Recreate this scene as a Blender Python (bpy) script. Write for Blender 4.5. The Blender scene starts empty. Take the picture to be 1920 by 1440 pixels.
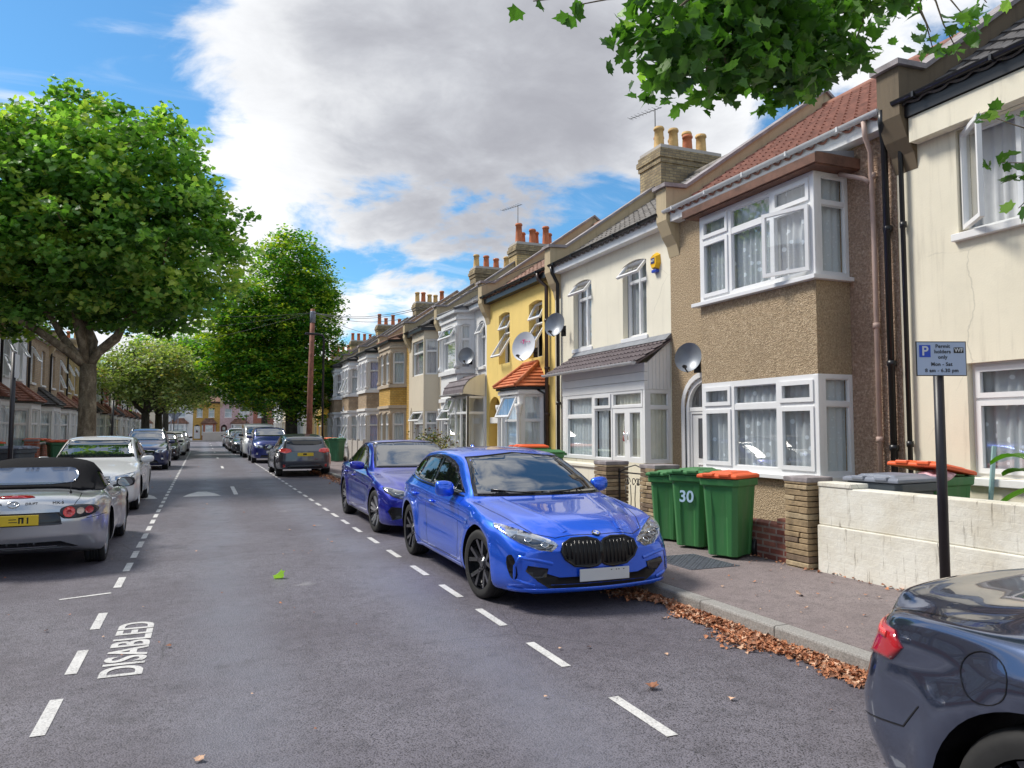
import bpy, bmesh, math, random
import numpy as np
from mathutils import Vector, Matrix
from mathutils.bvhtree import BVHTree
from math import radians as R, sin, cos, pi
random.seed(7); np.random.seed(7)
SC = bpy.context.scene
COL = SC.collection

def link(o, parent=None):
    COL.objects.link(o)
    if parent is not None: o.parent = parent
    return o
def tag(o, label=None, cat=None, group=None, kind=None):
    if label: o['label'] = label
    if cat: o['category'] = cat
    if group: o['group'] = group
    if kind: o['kind'] = kind
    return o
def empty(name, loc=(0,0,0), rz=0, label=None, cat=None, group=None):
    o = bpy.data.objects.new(name, None); o.empty_display_size = .2
    COL.objects.link(o); o.location = loc; o.rotation_euler = (0,0,rz)
    return tag(o, label, cat, group)
def kids(o): return [c for c in COL.objects if c.parent is o]
def copy_tree(o, parent=None, loc=None, rz=None):
    ch = kids(o)
    c = o.copy(); COL.objects.link(c)
    if parent is not None: c.parent = parent
    for k in ch: copy_tree(k, c)
    if loc is not None: c.location = loc
    if rz is not None: c.rotation_euler = (0,0,rz)
    return c

class MB:
    def __init__(s): s.v=[]; s.f=[]; s.m=[]; s.sm=[]; s.M=None; s.mi=0; s.smooth=False
    def vert(s, p):
        p = Vector(p)
        if s.M is not None: p = s.M @ p
        s.v.append(tuple(p)); return len(s.v)-1
    def face(s, idx, mi=None, sm=None):
        s.f.append(tuple(idx)); s.m.append(s.mi if mi is None else mi); s.sm.append(s.smooth if sm is None else sm)
    def poly(s, pts, mi=None, sm=None): s.face([s.vert(p) for p in pts], mi, sm)
    def box(s, a, b, mi=None):
        x0,y0,z0 = a; x1,y1,z1 = b
        if x0>x1: x0,x1=x1,x0
        if y0>y1: y0,y1=y1,y0
        if z0>z1: z0,z1=z1,z0
        i = [s.vert(p) for p in ((x0,y0,z0),(x1,y0,z0),(x1,y1,z0),(x0,y1,z0),(x0,y0,z1),(x1,y0,z1),(x1,y1,z1),(x0,y1,z1))]
        for q in ((0,3,2,1),(4,5,6,7),(0,1,5,4),(1,2,6,5),(2,3,7,6),(3,0,4,7)): s.face([i[k] for k in q], mi, False)
    def prism(s, pts, d, mi=None, sm=False):
        """extrude polygon pts (3d) by vector d"""
        d = Vector(d); n=len(pts)
        a=[s.vert(p) for p in pts]; b=[s.vert(Vector(p)+d) for p in pts]
        s.face(a[::-1], mi, False); s.face(b, mi, False)
        for k in range(n): s.face((a[k],a[(k+1)%n],b[(k+1)%n],b[k]), mi, sm)
    def lathe(s, prof, c=(0,0,0), n=16, axis='z', mi=None, sm=True, cap=True):
        rings=[]
        for r,h in prof:
            ring=[]
            for k in range(n):
                t=2*pi*k/n
                if axis=='z': p=(c[0]+r*cos(t),c[1]+r*sin(t),c[2]+h)
                elif axis=='x': p=(c[0]+h,c[1]+r*cos(t),c[2]+r*sin(t))
                else: p=(c[0]+r*sin(t),c[1]+h,c[2]+r*cos(t))
                ring.append(s.vert(p))
            rings.append(ring)
        for a,b in zip(rings,rings[1:]):
            for k in range(n): s.face((a[k],a[(k+1)%n],b[(k+1)%n],b[k]), mi, sm)
        if cap:
            s.face(rings[0][::-1], mi, False); s.face(rings[-1], mi, False)
    def tube(s, pts, r, n=8, mi=None, cap=True):
        pts=[Vector(p) for p in pts]; rs = r if isinstance(r,(list,tuple)) else [r]*len(pts)
        rings=[]; up=None
        for k,p in enumerate(pts):
            d = (pts[min(k+1,len(pts)-1)]-pts[max(k-1,0)]).normalized()
            if up is None:
                up = Vector((0,0,1)) if abs(d.z)<.9 else Vector((1,0,0))
            u = d.cross(up).normalized(); w = u.cross(d).normalized(); up = w
            rings.append([s.vert(p+(u*cos(2*pi*j/n)+w*sin(2*pi*j/n))*rs[k]) for j in range(n)])
        for a,b in zip(rings,rings[1:]):
            for j in range(n): s.face((a[j],a[(j+1)%n],b[(j+1)%n],b[j]), mi, True)
        if cap: s.face(rings[0][::-1],mi,False); s.face(rings[-1],mi,False)
    def grid(s, P, mi=None, sm=True, closed=False):
        """P: list of rows of points"""
        I=[[s.vert(p) for p in row] for row in P]
        for a,b in zip(I,I[1:]):
            n=len(a)
            for k in range(n if closed else n-1):
                s.face((a[k],a[(k+1)%n],b[(k+1)%n],b[k]), mi, sm)
        return I
    def build(s, name, mats, parent=None, loc=None, rot=None, bevel=0, recalc=False):
        me = bpy.data.meshes.new(name)
        me.from_pydata(s.v, [], s.f)
        if not isinstance(mats,(list,tuple)): mats=[mats]
        for m in mats: me.materials.append(m)
        if s.f:
            me.polygons.foreach_set('material_index', s.m)
            me.polygons.foreach_set('use_smooth', s.sm)
        if recalc:
            bm=bmesh.new(); bm.from_mesh(me); bmesh.ops.recalc_face_normals(bm, faces=bm.faces); bm.to_mesh(me); bm.free()
        me.update()
        o = bpy.data.objects.new(name, me); link(o, parent)
        if loc is not None: o.location = loc
        if rot is not None: o.rotation_euler = rot
        if bevel:
            b=o.modifiers.new('bevel','BEVEL'); b.width=bevel; b.segments=2; b.limit_method='ANGLE'; b.angle_limit=R(40)
        return o

def np_mesh(name, V, F, mats, mi=None, parent=None, smooth=False):
    """F: (n,k) array of equal-length faces"""
    me=bpy.data.meshes.new(name); V=np.asarray(V,dtype=np.float32); F=np.asarray(F,dtype=np.int32)
    n,k=F.shape
    me.vertices.add(len(V)); me.vertices.foreach_set('co',V.ravel())
    me.loops.add(n*k); me.loops.foreach_set('vertex_index',F.ravel())
    me.polygons.add(n); me.polygons.foreach_set('loop_start',np.arange(0,n*k,k,dtype=np.int32))
    me.polygons.foreach_set('loop_total',np.full(n,k,dtype=np.int32))
    for m in mats: me.materials.append(m)
    if mi is not None: me.polygons.foreach_set('material_index',np.asarray(mi,dtype=np.int32))
    me.polygons.foreach_set('use_smooth',np.full(n,smooth))
    me.update(calc_edges=True)
    o=bpy.data.objects.new(name,me); link(o,parent); return o

# ---------------------------------------------------------------- materials
class NT:
    def __init__(s, m): s.nt=m.node_tree; s.n=s.nt.nodes; s.l=s.nt.links
    def new(s, t, **kw):
        n=s.n.new(t)
        for k,v in kw.items():
            if k in n.inputs.keys() if isinstance(k,str) else False: pass
            setattr(n,k,v)
        return n
    def set(s, n, **kw):
        for k,v in kw.items():
            i=n.inputs[k.replace('_',' ')]
            if hasattr(v,'links') or isinstance(v,bpy.types.NodeSocket): s.l.new(v,i)
            else: i.default_value=v
        return n
    def math(s, op, a, b=None, c=None, clamp=False):
        n=s.n.new('ShaderNodeMath'); n.operation=op; n.use_clamp=clamp
        for i,v in enumerate((a,b,c)):
            if v is None: continue
            if isinstance(v,bpy.types.NodeSocket): s.l.new(v,n.inputs[i])
            else: n.inputs[i].default_value=v
        return n.outputs[0]
    def noise(s, vec, scale, detail=4, rough=.55, dist=0, out=0):
        n=s.n.new('ShaderNodeTexNoise'); s.l.new(vec,n.inputs['Vector'])
        n.inputs['Scale'].default_value=scale; n.inputs['Detail'].default_value=detail
        n.inputs['Roughness'].default_value=rough; n.inputs['Distortion'].default_value=dist
        return n.outputs[out]
    def ramp(s, fac, stops, interp='LINEAR'):
        n=s.n.new('ShaderNodeValToRGB'); s.l.new(fac,n.inputs[0]); cr=n.color_ramp; cr.interpolation=interp
        while len(cr.elements)<len(stops): cr.elements.new(.5)
        for e,(p,c) in zip(cr.elements,stops):
            e.position=p; e.color=(*c,1) if len(c)==3 else c
        return n.outputs[0]
    def mr(s, v, a, b, c=0, d=1, smooth=False):
        n=s.n.new('ShaderNodeMapRange'); s.l.new(v,n.inputs[0])
        if smooth: n.interpolation_type='SMOOTHSTEP'
        for i,x in zip((1,2,3,4),(a,b,c,d)): n.inputs[i].default_value=x
        return n.outputs[0]
    def mix(s, fac, a, b, mode='MIX'):
        n=s.n.new('ShaderNodeMix'); n.data_type='RGBA'; n.blend_type=mode
        for i,v in ((0,fac),(6,a),(7,b)):
            if isinstance(v,bpy.types.NodeSocket): s.l.new(v,n.inputs[i])
            elif i==0: n.inputs[0].default_value=v
            else: n.inputs[i].default_value=(*v,1) if len(v)==3 else v
        return n.outputs[2]
    def coord(s, kind='Object'):
        n=s.n.new('ShaderNodeTexCoord'); return n.outputs[kind]
    def mapping(s, vec, scale=(1,1,1), loc=(0,0,0), rot=(0,0,0)):
        n=s.n.new('ShaderNodeMapping'); s.l.new(vec,n.inputs[0]); n.inputs['Scale'].default_value=scale
        n.inputs['Location'].default_value=loc; n.inputs['Rotation'].default_value=rot; return n.outputs[0]
    def bump(s, h, strength=.3, dist=.01):
        n=s.n.new('ShaderNodeBump'); s.l.new(h,n.inputs['Height']); n.inputs['Strength'].default_value=strength
        n.inputs['Distance'].default_value=dist; return n.outputs[0]
    def wallvec(s):
        """box-ish mapping for walls: (x+y, z)"""
        c=s.coord(); sp=s.n.new('ShaderNodeSeparateXYZ'); s.l.new(c,sp.inputs[0])
        cb=s.n.new('ShaderNodeCombineXYZ'); s.l.new(s.math('ADD',sp.outputs[0],sp.outputs[1]),cb.inputs[0]); s.l.new(sp.outputs[2],cb.inputs[1])
        return cb.outputs[0]
def newmat(name):
    m=bpy.data.materials.new(name); m.use_nodes=True; t=NT(m)
    b=t.n['Principled BSDF']; return m,t,b
_mc={}
def plain(name, col, rough=.5, metal=0, var=.08, scale=3, bump=0, bscale=60, coat=0, ior=None, spec=None):
    if name in _mc: return _mc[name]
    m,t,b=newmat(name); co=t.coord()
    if var:
        n=t.noise(co,scale,5,.6)
        lo=tuple(c*(1-var) for c in col); hi=tuple(min(1,c*(1+var)) for c in col)
        t.l.new(t.ramp(n,[(.3,lo),(.7,hi)]),b.inputs['Base Color'])
    else: b.inputs['Base Color'].default_value=(*col,1)
    b.inputs['Roughness'].default_value=rough; b.inputs['Metallic'].default_value=metal
    if bump: t.l.new(t.bump(t.noise(co,bscale,3),bump,.01),b.inputs['Normal'])
    if coat: b.inputs['Coat Weight'].default_value=coat; b.inputs['Coat Roughness'].default_value=.03
    if ior: b.inputs['IOR'].default_value=ior
    _mc[name]=m; return m
def render_mat(name, col, dirt=.25, dcol=(.18,.15,.11), rough=.85, bump=.15):
    """painted render: mottled, with rain streaks and grime of its own"""
    if name in _mc: return _mc[name]
    m,t,b=newmat(name); co=t.coord()
    n=t.noise(co,1.1,6,.6); 
    base=t.ramp(n,[(.3,tuple(c*.93 for c in col)),(.7,tuple(min(1,c*1.04) for c in col))])
    st=t.noise(t.mapping(co,(5,5,.45)),1.6,6,.65)
    f=t.mr(st,.5,.85,0,dirt,True)
    blot=t.mr(t.noise(co,.8,7,.7),.52,.8,0,dirt,True)
    cv=t.n.new('ShaderNodeTexVoronoi'); cv.feature='DISTANCE_TO_EDGE'; t.l.new(t.mix(.15,co,t.noise(co,2.5,4,out=1)),cv.inputs['Vector']); cv.inputs['Scale'].default_value=.55
    ck=t.math('MULTIPLY',t.mr(cv.outputs['Distance'],.004,.0,0,.35),t.mr(t.noise(co,.8,3),.50,.58)); base=t.mix(ck,base,tuple(c*.25 for c in col))
    base=t.mix(f,base,dcol); base=t.mix(blot,base,tuple(c*.7 for c in col))
    t.l.new(base,b.inputs['Base Color']); b.inputs['Roughness'].default_value=rough
    t.l.new(t.bump(t.noise(co,45,4),bump,.01),b.inputs['Normal'])
    _mc[name]=m; return m
def pebble_mat(name, col, col2, scale=55, s=.9):
    if name in _mc: return _mc[name]
    m,t,b=newmat(name); co=t.coord()
    v=t.n.new('ShaderNodeTexVoronoi'); t.l.new(co,v.inputs['Vector']); v.inputs['Scale'].default_value=scale
    n=t.noise(co,scale*.6,4,.7)
    h=t.math('ADD',v.outputs['Distance'],n)
    c=t.ramp(n,[(.3,tuple(x*.55 for x in col)),(.5,col),(.72,col2)])
    big=t.noise(co,1.3,5); c=t.mix(t.mr(big,.45,.75,0,.35),c,tuple(x*.6 for x in col))
    t.l.new(c,b.inputs['Base Color']); b.inputs['Roughness'].default_value=.95
    t.l.new(t.bump(h,s,.012),b.inputs['Normal'])
    _mc[name]=m; return m
def brick_mat(name, c1, c2, mortar, bw=.225, bh=.075, ms=.01, dark=.0, bump=.5, var=.6, off=.5):
    if name in _mc: return _mc[name]
    m,t,b=newmat(name); vec=t.wallvec()
    br=t.n.new('ShaderNodeTexBrick'); t.l.new(vec,br.inputs['Vector'])
    br.inputs['Scale'].default_value=1; br.inputs['Brick Width'].default_value=bw; br.inputs['Row Height'].default_value=bh
    br.inputs['Mortar Size'].default_value=ms; br.inputs['Mortar Smooth'].default_value=.2; br.offset=off
    br.inputs['Color1'].default_value=(*c1,1); br.inputs['Color2'].default_value=(*c2,1); br.inputs['Mortar'].default_value=(*mortar,1)
    n=t.noise(vec,3.5,6,.7); g=t.mix(t.mr(n,.35,.75,0,var),br.outputs['Color'],tuple(x*.45 for x in c1))
    if dark:
        g=t.mix(t.mr(t.noise(vec,.9,6,.7),.4,.7,0,dark),g,(.03,.027,.022))
    t.l.new(g,b.inputs['Base Color']); b.inputs['Roughness'].default_value=.9
    inv=t.math('SUBTRACT',1,br.outputs['Fac']); h=t.math('ADD',inv,t.math('MULTIPLY',t.noise(vec,40,3),.35))
    t.l.new(t.bump(h,bump,.012),b.inputs['Normal'])
    _mc[name]=m; return m

M={}
M['upvc']=plain('white_upvc',(.78,.78,.78),.35,var=.04)
M['upvc_old']=plain('white_painted_wood',(.68,.66,.62),.5,var=.1)
M['stone_paint']=render_mat('painted_stone',(.78,.77,.75),.12)
M['stone']=render_mat('bath_stone',(.50,.41,.31),.5)
M['black']=plain('black_plastic',(.012,.012,.014),.35,var=.1)
M['blackmetal']=plain('black_painted_metal',(.012,.010,.014),.4,var=.15)
M['ironwork']=plain('black_iron',(.02,.018,.018),.55)
M['lead']=plain('lead_flashing',(.20,.21,.23),.55,var=.25)
M['pipe_pink']=plain('pinkish_painted_pipe',(.50,.36,.30),.55,var=.15)
M['pipe_brown']=plain('dark_brown_pipe',(.06,.035,.028),.4,var=.2)
M['gutter_white']=plain('white_gutter_plastic',(.62,.62,.62),.4,var=.15)
M['cream']=render_mat('cream_render',(.78,.72,.57),.42)
M['cream2']=render_mat('pale_cream_render',(.80,.75,.61),.22)
M['yellow']=render_mat('yellow_render',(.86,.63,.20),.15)
M['white']=render_mat('white_render',(.76,.76,.76),.15)
M['beige']=render_mat('beige_render',(.66,.58,.45),.12)
M['wallwhite']=render_mat('old_white_wall_paint',(.74,.71,.62),.45,(.30,.25,.16),.8,.5)
M['pebble']=pebble_mat('brown_pebbledash',(.42,.31,.19),(.64,.51,.35),60,1)
M['pebble_pink']=pebble_mat('pink_pebbledash',(.40,.27,.19),(.62,.47,.36),45,1)
M['stock']=brick_mat('yellow_stock_brick',(.56,.38,.14),(.70,.52,.24),(.34,.29,.22),dark=.15)
M['stockold']=brick_mat('sooty_stock_brick',(.34,.25,.14),(.54,.42,.23),(.24,.20,.15),dark=.45,var=.8)
M['stockgold']=brick_mat('golden_brick',(.62,.36,.07),(.70,.45,.12),(.38,.22,.08),dark=.1)
M['brown_brick']=brick_mat('brown_stock_brick',(.45,.31,.18),(.56,.41,.26),(.30,.27,.24),dark=.1)
M['redbrick']=brick_mat('red_brick',(.42,.10,.055),(.52,.16,.09),(.36,.28,.23),dark=.15)
M['redbrick_old']=brick_mat('worn_red_brick',(.26,.075,.055),(.40,.16,.11),(.38,.30,.25),dark=.4,var=.9,ms=.013)
M['pinkbrick']=brick_mat('pink_painted_brick',(.52,.22,.24),(.62,.30,.32),(.7,.62,.6),ms=.02)
M['rubble']=brick_mat('rough_split_stone',(.30,.22,.13),(.52,.40,.22),(.06,.05,.04),bw=.19,bh=.062,ms=.012,dark=.5,bump=1,off=.37)
M['tile_red']=plain('terracotta_roof_tile',(.26,.11,.075),.75,var=.35,scale=5,bump=.3)
M['tile_grey']=plain('grey_concrete_tile',(.20,.18,.16),.8,var=.4,scale=4,bump=.3)
M['tile_dark']=plain('dark_roof_tile',(.085,.078,.075),.75,var=.4,scale=4,bump=.3)
M['tile_purple']=plain('purple_grey_tile',(.15,.12,.125),.6,var=.25,scale=5,bump=.2)
M['tile_orange']=plain('orange_clay_tile',(.52,.15,.055),.7,var=.3,scale=6,bump=.3)
M['tile_brown']=plain('weathered_brown_tile',(.24,.13,.09),.8,var=.5,scale=2.5,bump=.3)
M['slate']=plain('slate_roof',(.13,.13,.14),.5,var=.3,scale=4,bump=.2)
M['coping']=plain('stone_coping',(.27,.24,.24),.85,var=.35,scale=5,bump=.4)
M['parapet']=render_mat('weathered_parapet_render',(.50,.40,.25),.5,(.09,.07,.045))
M['parapet_dark']=render_mat('sooty_parapet_render',(.16,.12,.075),.7,(.03,.025,.02))
M['pot_red']=plain('terracotta_pot',(.50,.15,.06),.75,var=.25)
M['pot_buff']=plain('buff_clay_pot',(.58,.37,.14),.75,var=.3)
M['concrete']=render_mat('concrete',(.46,.42,.38),.35)
M['door_white']=plain('white_door',(.72,.72,.72),.35,var=.03)
M['door_dark']=plain('dark_door',(.07,.02,.02),.35,var=.05)
M['wood_pole']=plain('brown_pole_timber',(.24,.095,.06),.8,var=.35,scale=6,bump=.4,bscale=30)
M['chrome']=plain('bright_chrome',(.75,.76,.78),.12,1,var=0)
M['alu']=plain('silver_alloy',(.55,.56,.58),.3,.9,var=.03)
M['alu_dark']=plain('black_alloy',(.05,.05,.06),.25,.6,var=0,coat=.6)
M['rubber']=plain('tyre_rubber',(.018,.018,.018),.75,var=.2,scale=20)
M['trim']=plain('gloss_black_trim',(.006,.006,.007),.18,var=0)
M['plate_w']=plain('white_plate',(.62,.64,.66),.35,var=.05)
M['plate_y']=plain('yellow_plate',(.78,.55,.03),.35,var=.05)
M['char']=plain('plate_lettering',(.015,.015,.015),.5,var=0)
M['red_lens']=plain('red_lamp_lens',(.42,.012,.02),.1,var=0,coat=1)
M['red_lens2']=plain('bright_red_lens',(.80,.06,.05),.12,var=0,coat=1)
M['amber']=plain('amber_lens',(.6,.45,.35),.12,var=0,coat=1)
M['reflector']=plain('lamp_reflector',(.55,.57,.6),.12,.8,var=0)
M['lampdark']=plain('lamp_inner_dark',(.03,.03,.035),.15,.2,var=0)
M['green_bin']=render_mat('green_bin_plastic',(.045,.19,.055),.5,(.17,.22,.14),.5,.02)
M['green_bin2']=plain('teal_green_bin_plastic',(.035,.15,.07),.45,var=.15,scale=4)
M['orange_lid']=render_mat('orange_lid_plastic',(.80,.12,.03),.3,(.45,.14,.07),.5,.02)
M['grey_lid']=plain('grey_lid_plastic',(.20,.22,.27),.45,var=.12)
M['darkgrey_bin']=plain('dark_grey_bin',(.07,.085,.10),.5,var=.15)
M['dishgrey']=plain('grey_dish_metal',(.22,.24,.27),.4,.3,var=.15)
M['dishwhite']=plain('white_dish',(.70,.72,.76),.4,var=.05)
M['magenta']=plain('magenta_print',(.65,.02,.22),.5,var=0)
M['roadpaint']=None
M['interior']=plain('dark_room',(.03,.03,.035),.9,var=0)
M['hall']=plain('lit_hall_wall',(.42,.38,.28),.9,var=.05)

def glass_mat(name, tint=(.8,.86,.9), lo=.12, hi=.9, ior=1.45):
    m=bpy.data.materials.new(name); m.use_nodes=True; t=NT(m); t.n.clear()
    out=t.n.new('ShaderNodeOutputMaterial'); tr=t.n.new('ShaderNodeBsdfTransparent'); tr.inputs[0].default_value=(*tint,1)
    gl=t.n.new('ShaderNodeBsdfGlossy'); gl.inputs['Roughness'].default_value=.015; gl.inputs[0].default_value=(1,1,1,1)
    fr=t.n.new('ShaderNodeLayerWeight'); fr.inputs[0].default_value=.5
    nz=t.bump(t.noise(t.coord(),1.3,2),.08,.02); t.l.new(nz,gl.inputs['Normal'])
    f=t.mr(t.math('POWER',fr.outputs['Facing'],3.5),0,1,lo,hi); mx=t.n.new('ShaderNodeMixShader'); t.l.new(f,mx.inputs[0]); t.l.new(tr.outputs[0],mx.inputs[1]); t.l.new(gl.outputs[0],mx.inputs[2])
    t.l.new(mx.outputs[0],out.inputs[0]); return m
M['glass']=glass_mat('window_glass',(.92,.95,.97),.10,1)
M['glass_clear']=glass_mat('clear_glass',(.9,.92,.9),.08,1)
def carglass(name,col,ior=1.9,rough=.02):
    m,t,b=newmat(name); b.inputs['Base Color'].default_value=(*col,1); b.inputs['Roughness'].default_value=rough; b.inputs['IOR'].default_value=ior
    return m
M['carglass']=carglass('car_window_glass',(.008,.011,.016),3.3)
M['carglass_dark']=carglass('car_side_glass',(.004,.005,.006),1.6)
M['lampglass']=glass_mat('lamp_cover',(.95,.97,1),.12,1)
def lace_mat(name,col,holes=.35,scale=7):
    m,t,b=newmat(name); co=t.coord(); 
    w=t.mapping(co,(1,1,1))
    v=t.n.new('ShaderNodeTexVoronoi'); t.l.new(w,v.inputs['Vector']); v.inputs['Scale'].default_value=scale
    d=t.mr(v.outputs['Distance'],.18,.30,1,0)
    n=t.mr(t.noise(co,5,6,.7),.4,.65,0,1)
    a=t.math('MAXIMUM',t.math('MULTIPLY',d,.95),t.math('MULTIPLY',n,1-holes),clamp=True)
    a=t.math('MAXIMUM',a,1-holes*1.15)
    t.l.new(t.ramp(a,[(0,tuple(c*.6 for c in col)),(1,col)]),b.inputs['Base Color']); b.inputs['Roughness'].default_value=.9
    t.l.new(a,b.inputs['Alpha']); return m
M['lace']=lace_mat('lace_curtain',(.86,.90,.93),.30,6)
M['net']=lace_mat('net_curtain',(.84,.88,.88),.12,14)
M['net_blue']=lace_mat('pale_blue_net',(.72,.84,.94),.08,16)
M['curtain_grey']=plain('grey_curtain',(.58,.58,.58),.9,var=.1)
M['curtain_lilac']=plain('lilac_curtain',(.66,.62,.80),.9,var=.1)
M['cream_curtain_backing']=plain('cream_blind_backing',(.78,.76,.64),.9,var=.08)
def car_paint(name,col,metal=.35,rough=.35):
    if name in _mc: return _mc[name]
    m,t,b=newmat(name); co=t.coord()
    n=t.noise(co,900,2,.5)
    t.l.new(t.ramp(n,[(.35,tuple(c*.85 for c in col)),(.65,tuple(min(1,c*1.15) for c in col))]),b.inputs['Base Color'])
    b.inputs['Metallic'].default_value=metal; b.inputs['Roughness'].default_value=rough
    b.inputs['Coat Weight'].default_value=1; b.inputs['Coat Roughness'].default_value=.02; b.inputs['Coat IOR'].default_value=1.6
    _mc[name]=m; return m
def text_part(txt, size, mat, parent, M4, name='lettering', ext=.002, align='CENTER', bold=0, xs=1, sp=1):
    c=bpy.data.curves.new('txt','FONT'); c.body=txt; c.size=size; c.extrude=ext; c.align_x=align; c.align_y='CENTER'; c.offset=bold; c.space_character=sp
    o=bpy.data.objects.new('txt',c); COL.objects.link(o)
    dg=bpy.context.evaluated_depsgraph_get(); dg.update()
    me=bpy.data.meshes.new_from_object(o.evaluated_get(dg)); bpy.data.objects.remove(o)
    me.transform(Matrix.Diagonal((xs,1,1,1))); me.transform(M4); me.materials.clear(); me.materials.append(mat)
    q=bpy.data.objects.new(name,me); link(q,parent); return q
FACE=Matrix.Rotation(pi/2,4,'X')   # text lying in xy -> standing in xz facing -y
# ---------------------------------------------------------------- building kit
def wall_panel(mb, x0, x1, z0, z1, ops=(), y=0, depth=.12, mi=0, T=None):
    """wall in local xz plane facing -y with reveals; T maps local points"""
    tf = (lambda p: T @ Vector(p)) if T is not None else (lambda p: Vector(p))
    xs = sorted({x0,x1,*[o[0] for o in ops],*[o[0]+o[2] for o in ops]}); zs = sorted({z0,z1,*[o[1] for o in ops],*[o[1]+o[3] for o in ops]})
    xs=[x for x in xs if x0-1e-6<=x<=x1+1e-6]; zs=[z for z in zs if z0-1e-6<=z<=z1+1e-6]
    for a,b in zip(xs,xs[1:]):
        for c,d in zip(zs,zs[1:]):
            mx,mz=(a+b)/2,(c+d)/2
            if any(o[0]<mx<o[0]+o[2] and o[1]<mz<o[1]+o[3] for o in ops): continue
            mb.poly([tf(p) for p in ((a,y,c),(b,y,c),(b,y,d),(a,y,d))], mi, False)
    for o in ops:
        ox,oz,w,h = o[:4]; rise = o[4] if len(o)>4 else 0
        arc=[(ox+w*k/12, oz+h-rise+ rise*math.sqrt(max(0,1-(2*k/12-1)**2)) if rise>=w*.4 else oz+h-rise*(2*k/12-1)**2) for k in range(13)] if rise else [(ox,oz+h),(ox+w,oz+h)]
        if rise:
            for (ax,az),(bx,bz) in zip(arc,arc[1:]):
                mb.poly([tf(p) for p in ((ax,y,az),(bx,y,bz),(bx,y,oz+h),(ax,y,oz+h))], mi, False)
        loop=[(ox,oz)]+[(ox+w,oz)]+arc[::-1]
        for (ax,az),(bx,bz) in zip(loop,loop[1:]+loop[:1]):
            mb.poly([tf(p) for p in ((ax,y,az),(ax,y+depth,az),(bx,y+depth,bz),(bx,y,bz))], mi, False)
def bar(mb,x0,z0,x1,z1,y0,y1,mi=0): mb.box((x0,y0,z0),(x1,y1,z1),mi)
def pane_frame(mb, x0,z0,x1,z1,t,y0,y1,mi=0):
    bar(mb,x0,z0,x1,z0+t,y0,y1,mi); bar(mb,x0,z1-t,x1,z1,y0,y1,mi)
    bar(mb,x0,z0+t,x0+t,z1-t,y0,y1,mi); bar(mb,x1-t,z0+t,x1,z1-t,y0,y1,mi)
def curtain_mesh(mb,x0,x1,z0,z1,y,amp=.025,per=.13,mi=0,gather=0):
    n=max(8,int((x1-x0)/per*6)); ph=random.random()*6
    rows=[]
    for z in (z1,(z0+z1)/2,z0):
        f=0 if z==z1 else 1
        rows.append([(x0+(x1-x0)*k/n, y+amp*sin(ph+2*pi*(x0+(x1-x0)*k/n)/per+.8*sin(k*.37))*(.6+.4*f), z) for k in range(n+1)])
    mb.grid(rows,mi,True)
def window(parent, x, z, w, h, y=.09, rz=0, cols=(1,), trans=None, opens={}, thick={}, curtain='net', sill=True, mat='upvc', org=None, fr=.055, name='window', cgap=(0,0), sillmat=None, arch=0):
    """a window unit; opens {(col,'t'|'b'): ('awn'|'l'|'r', degrees)}"""
    mb=MB(); D=.07
    pane_frame(mb,0,0,w,h,fr,0,D)
    g=MB()
    iw=w-2*fr; tot=sum(cols); cx=fr; tz=h*trans if trans else None
    if tz: bar(mb,fr,tz-fr/2,w-fr,tz+fr/2,.003,D-.003)
    sashes=[]
    for k,c in enumerate(cols):
        cw=iw*c/tot; a=cx; b=cx+cw; cx=b
        if k: bar(mb,a-fr/2,fr,a+fr/2,h-fr,-.002,D-.006)
        a+= fr/2 if k else 0; b-= fr/2 if k<len(cols)-1 else 0
        cells=[('b',fr,(tz-fr/2) if tz else h-fr)]+([('t',tz+fr/2,h-fr)] if tz else [])
        for nm,c0,c1 in cells:
            key=(k,nm)
            if key in opens: sashes.append((a,b,c0,c1,*opens[key])); continue
            if key in thick:
                pane_frame(mb,a-.012,c0-.012,b+.012,c1+.012,.058,-.022,.03); g.poly([(a+.03,.012,c0+.03),(b-.03,.012,c0+.03),(b-.03,.012,c1-.03),(a+.03,.012,c1-.03)])
            else:
                pane_frame(mb,a,c0,b,c1,.014,.02,.045); g.poly([(a+.005,.034,c0+.005),(b-.005,.034,c0+.005),(b-.005,.034,c1-.005),(a+.005,.034,c1-.005)])
    o=mb.build(name, M[mat], parent, loc=(org or (x,y,z)), rot=(0,0,rz))
    if org is None: o.location=(x,y,z)
    if g.f: g.build('pane', M['glass'], o)
    for a,b,c0,c1,kind,deg in sashes:
        s=MB(); sw=b-a+.02; sh=c1-c0+.02; s.box
        pane_frame(s,0,0,sw,sh,.05,-.05,0,0); s.poly([(.045,-.02,.045),(sw-.045,-.02,.045),(sw-.045,-.02,sh-.045),(.045,-.02,sh-.045)],1)
        if kind=='awn':
            s.M=None; s.v=[(p[0],p[1],p[2]-sh) for p in s.v]
            so=s.build('open_sash',[M[mat],M['glass']],o,loc=(a-.01,-.004,c1+.01),rot=(-R(deg),0,0))
        elif kind=='l':
            so=s.build('open_sash',[M[mat],M['glass']],o,loc=(a-.01,-.004,c0-.01),rot=(0,0,-R(deg)))
        else:
            s.v=[(p[0]-sw,p[1],p[2]) for p in s.v]
            so=s.build('open_sash',[M[mat],M['glass']],o,loc=(b+.01,-.004,c0-.01),rot=(0,0,R(deg)))
    if curtain:
        cm=MB(); curtain_mesh(cm,.03+cgap[0]*w,w-.03-cgap[1]*w,.03,h-.03,.115)
        cm.build('curtain',M[curtain],o)
    if sill:
        s=MB(); s.box((-.05,-.16,-.09),(w+.05,.06,-.004)); s.build('sill',M[sillmat or 'stone_paint'],o,bevel=.008)
    return o
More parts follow.
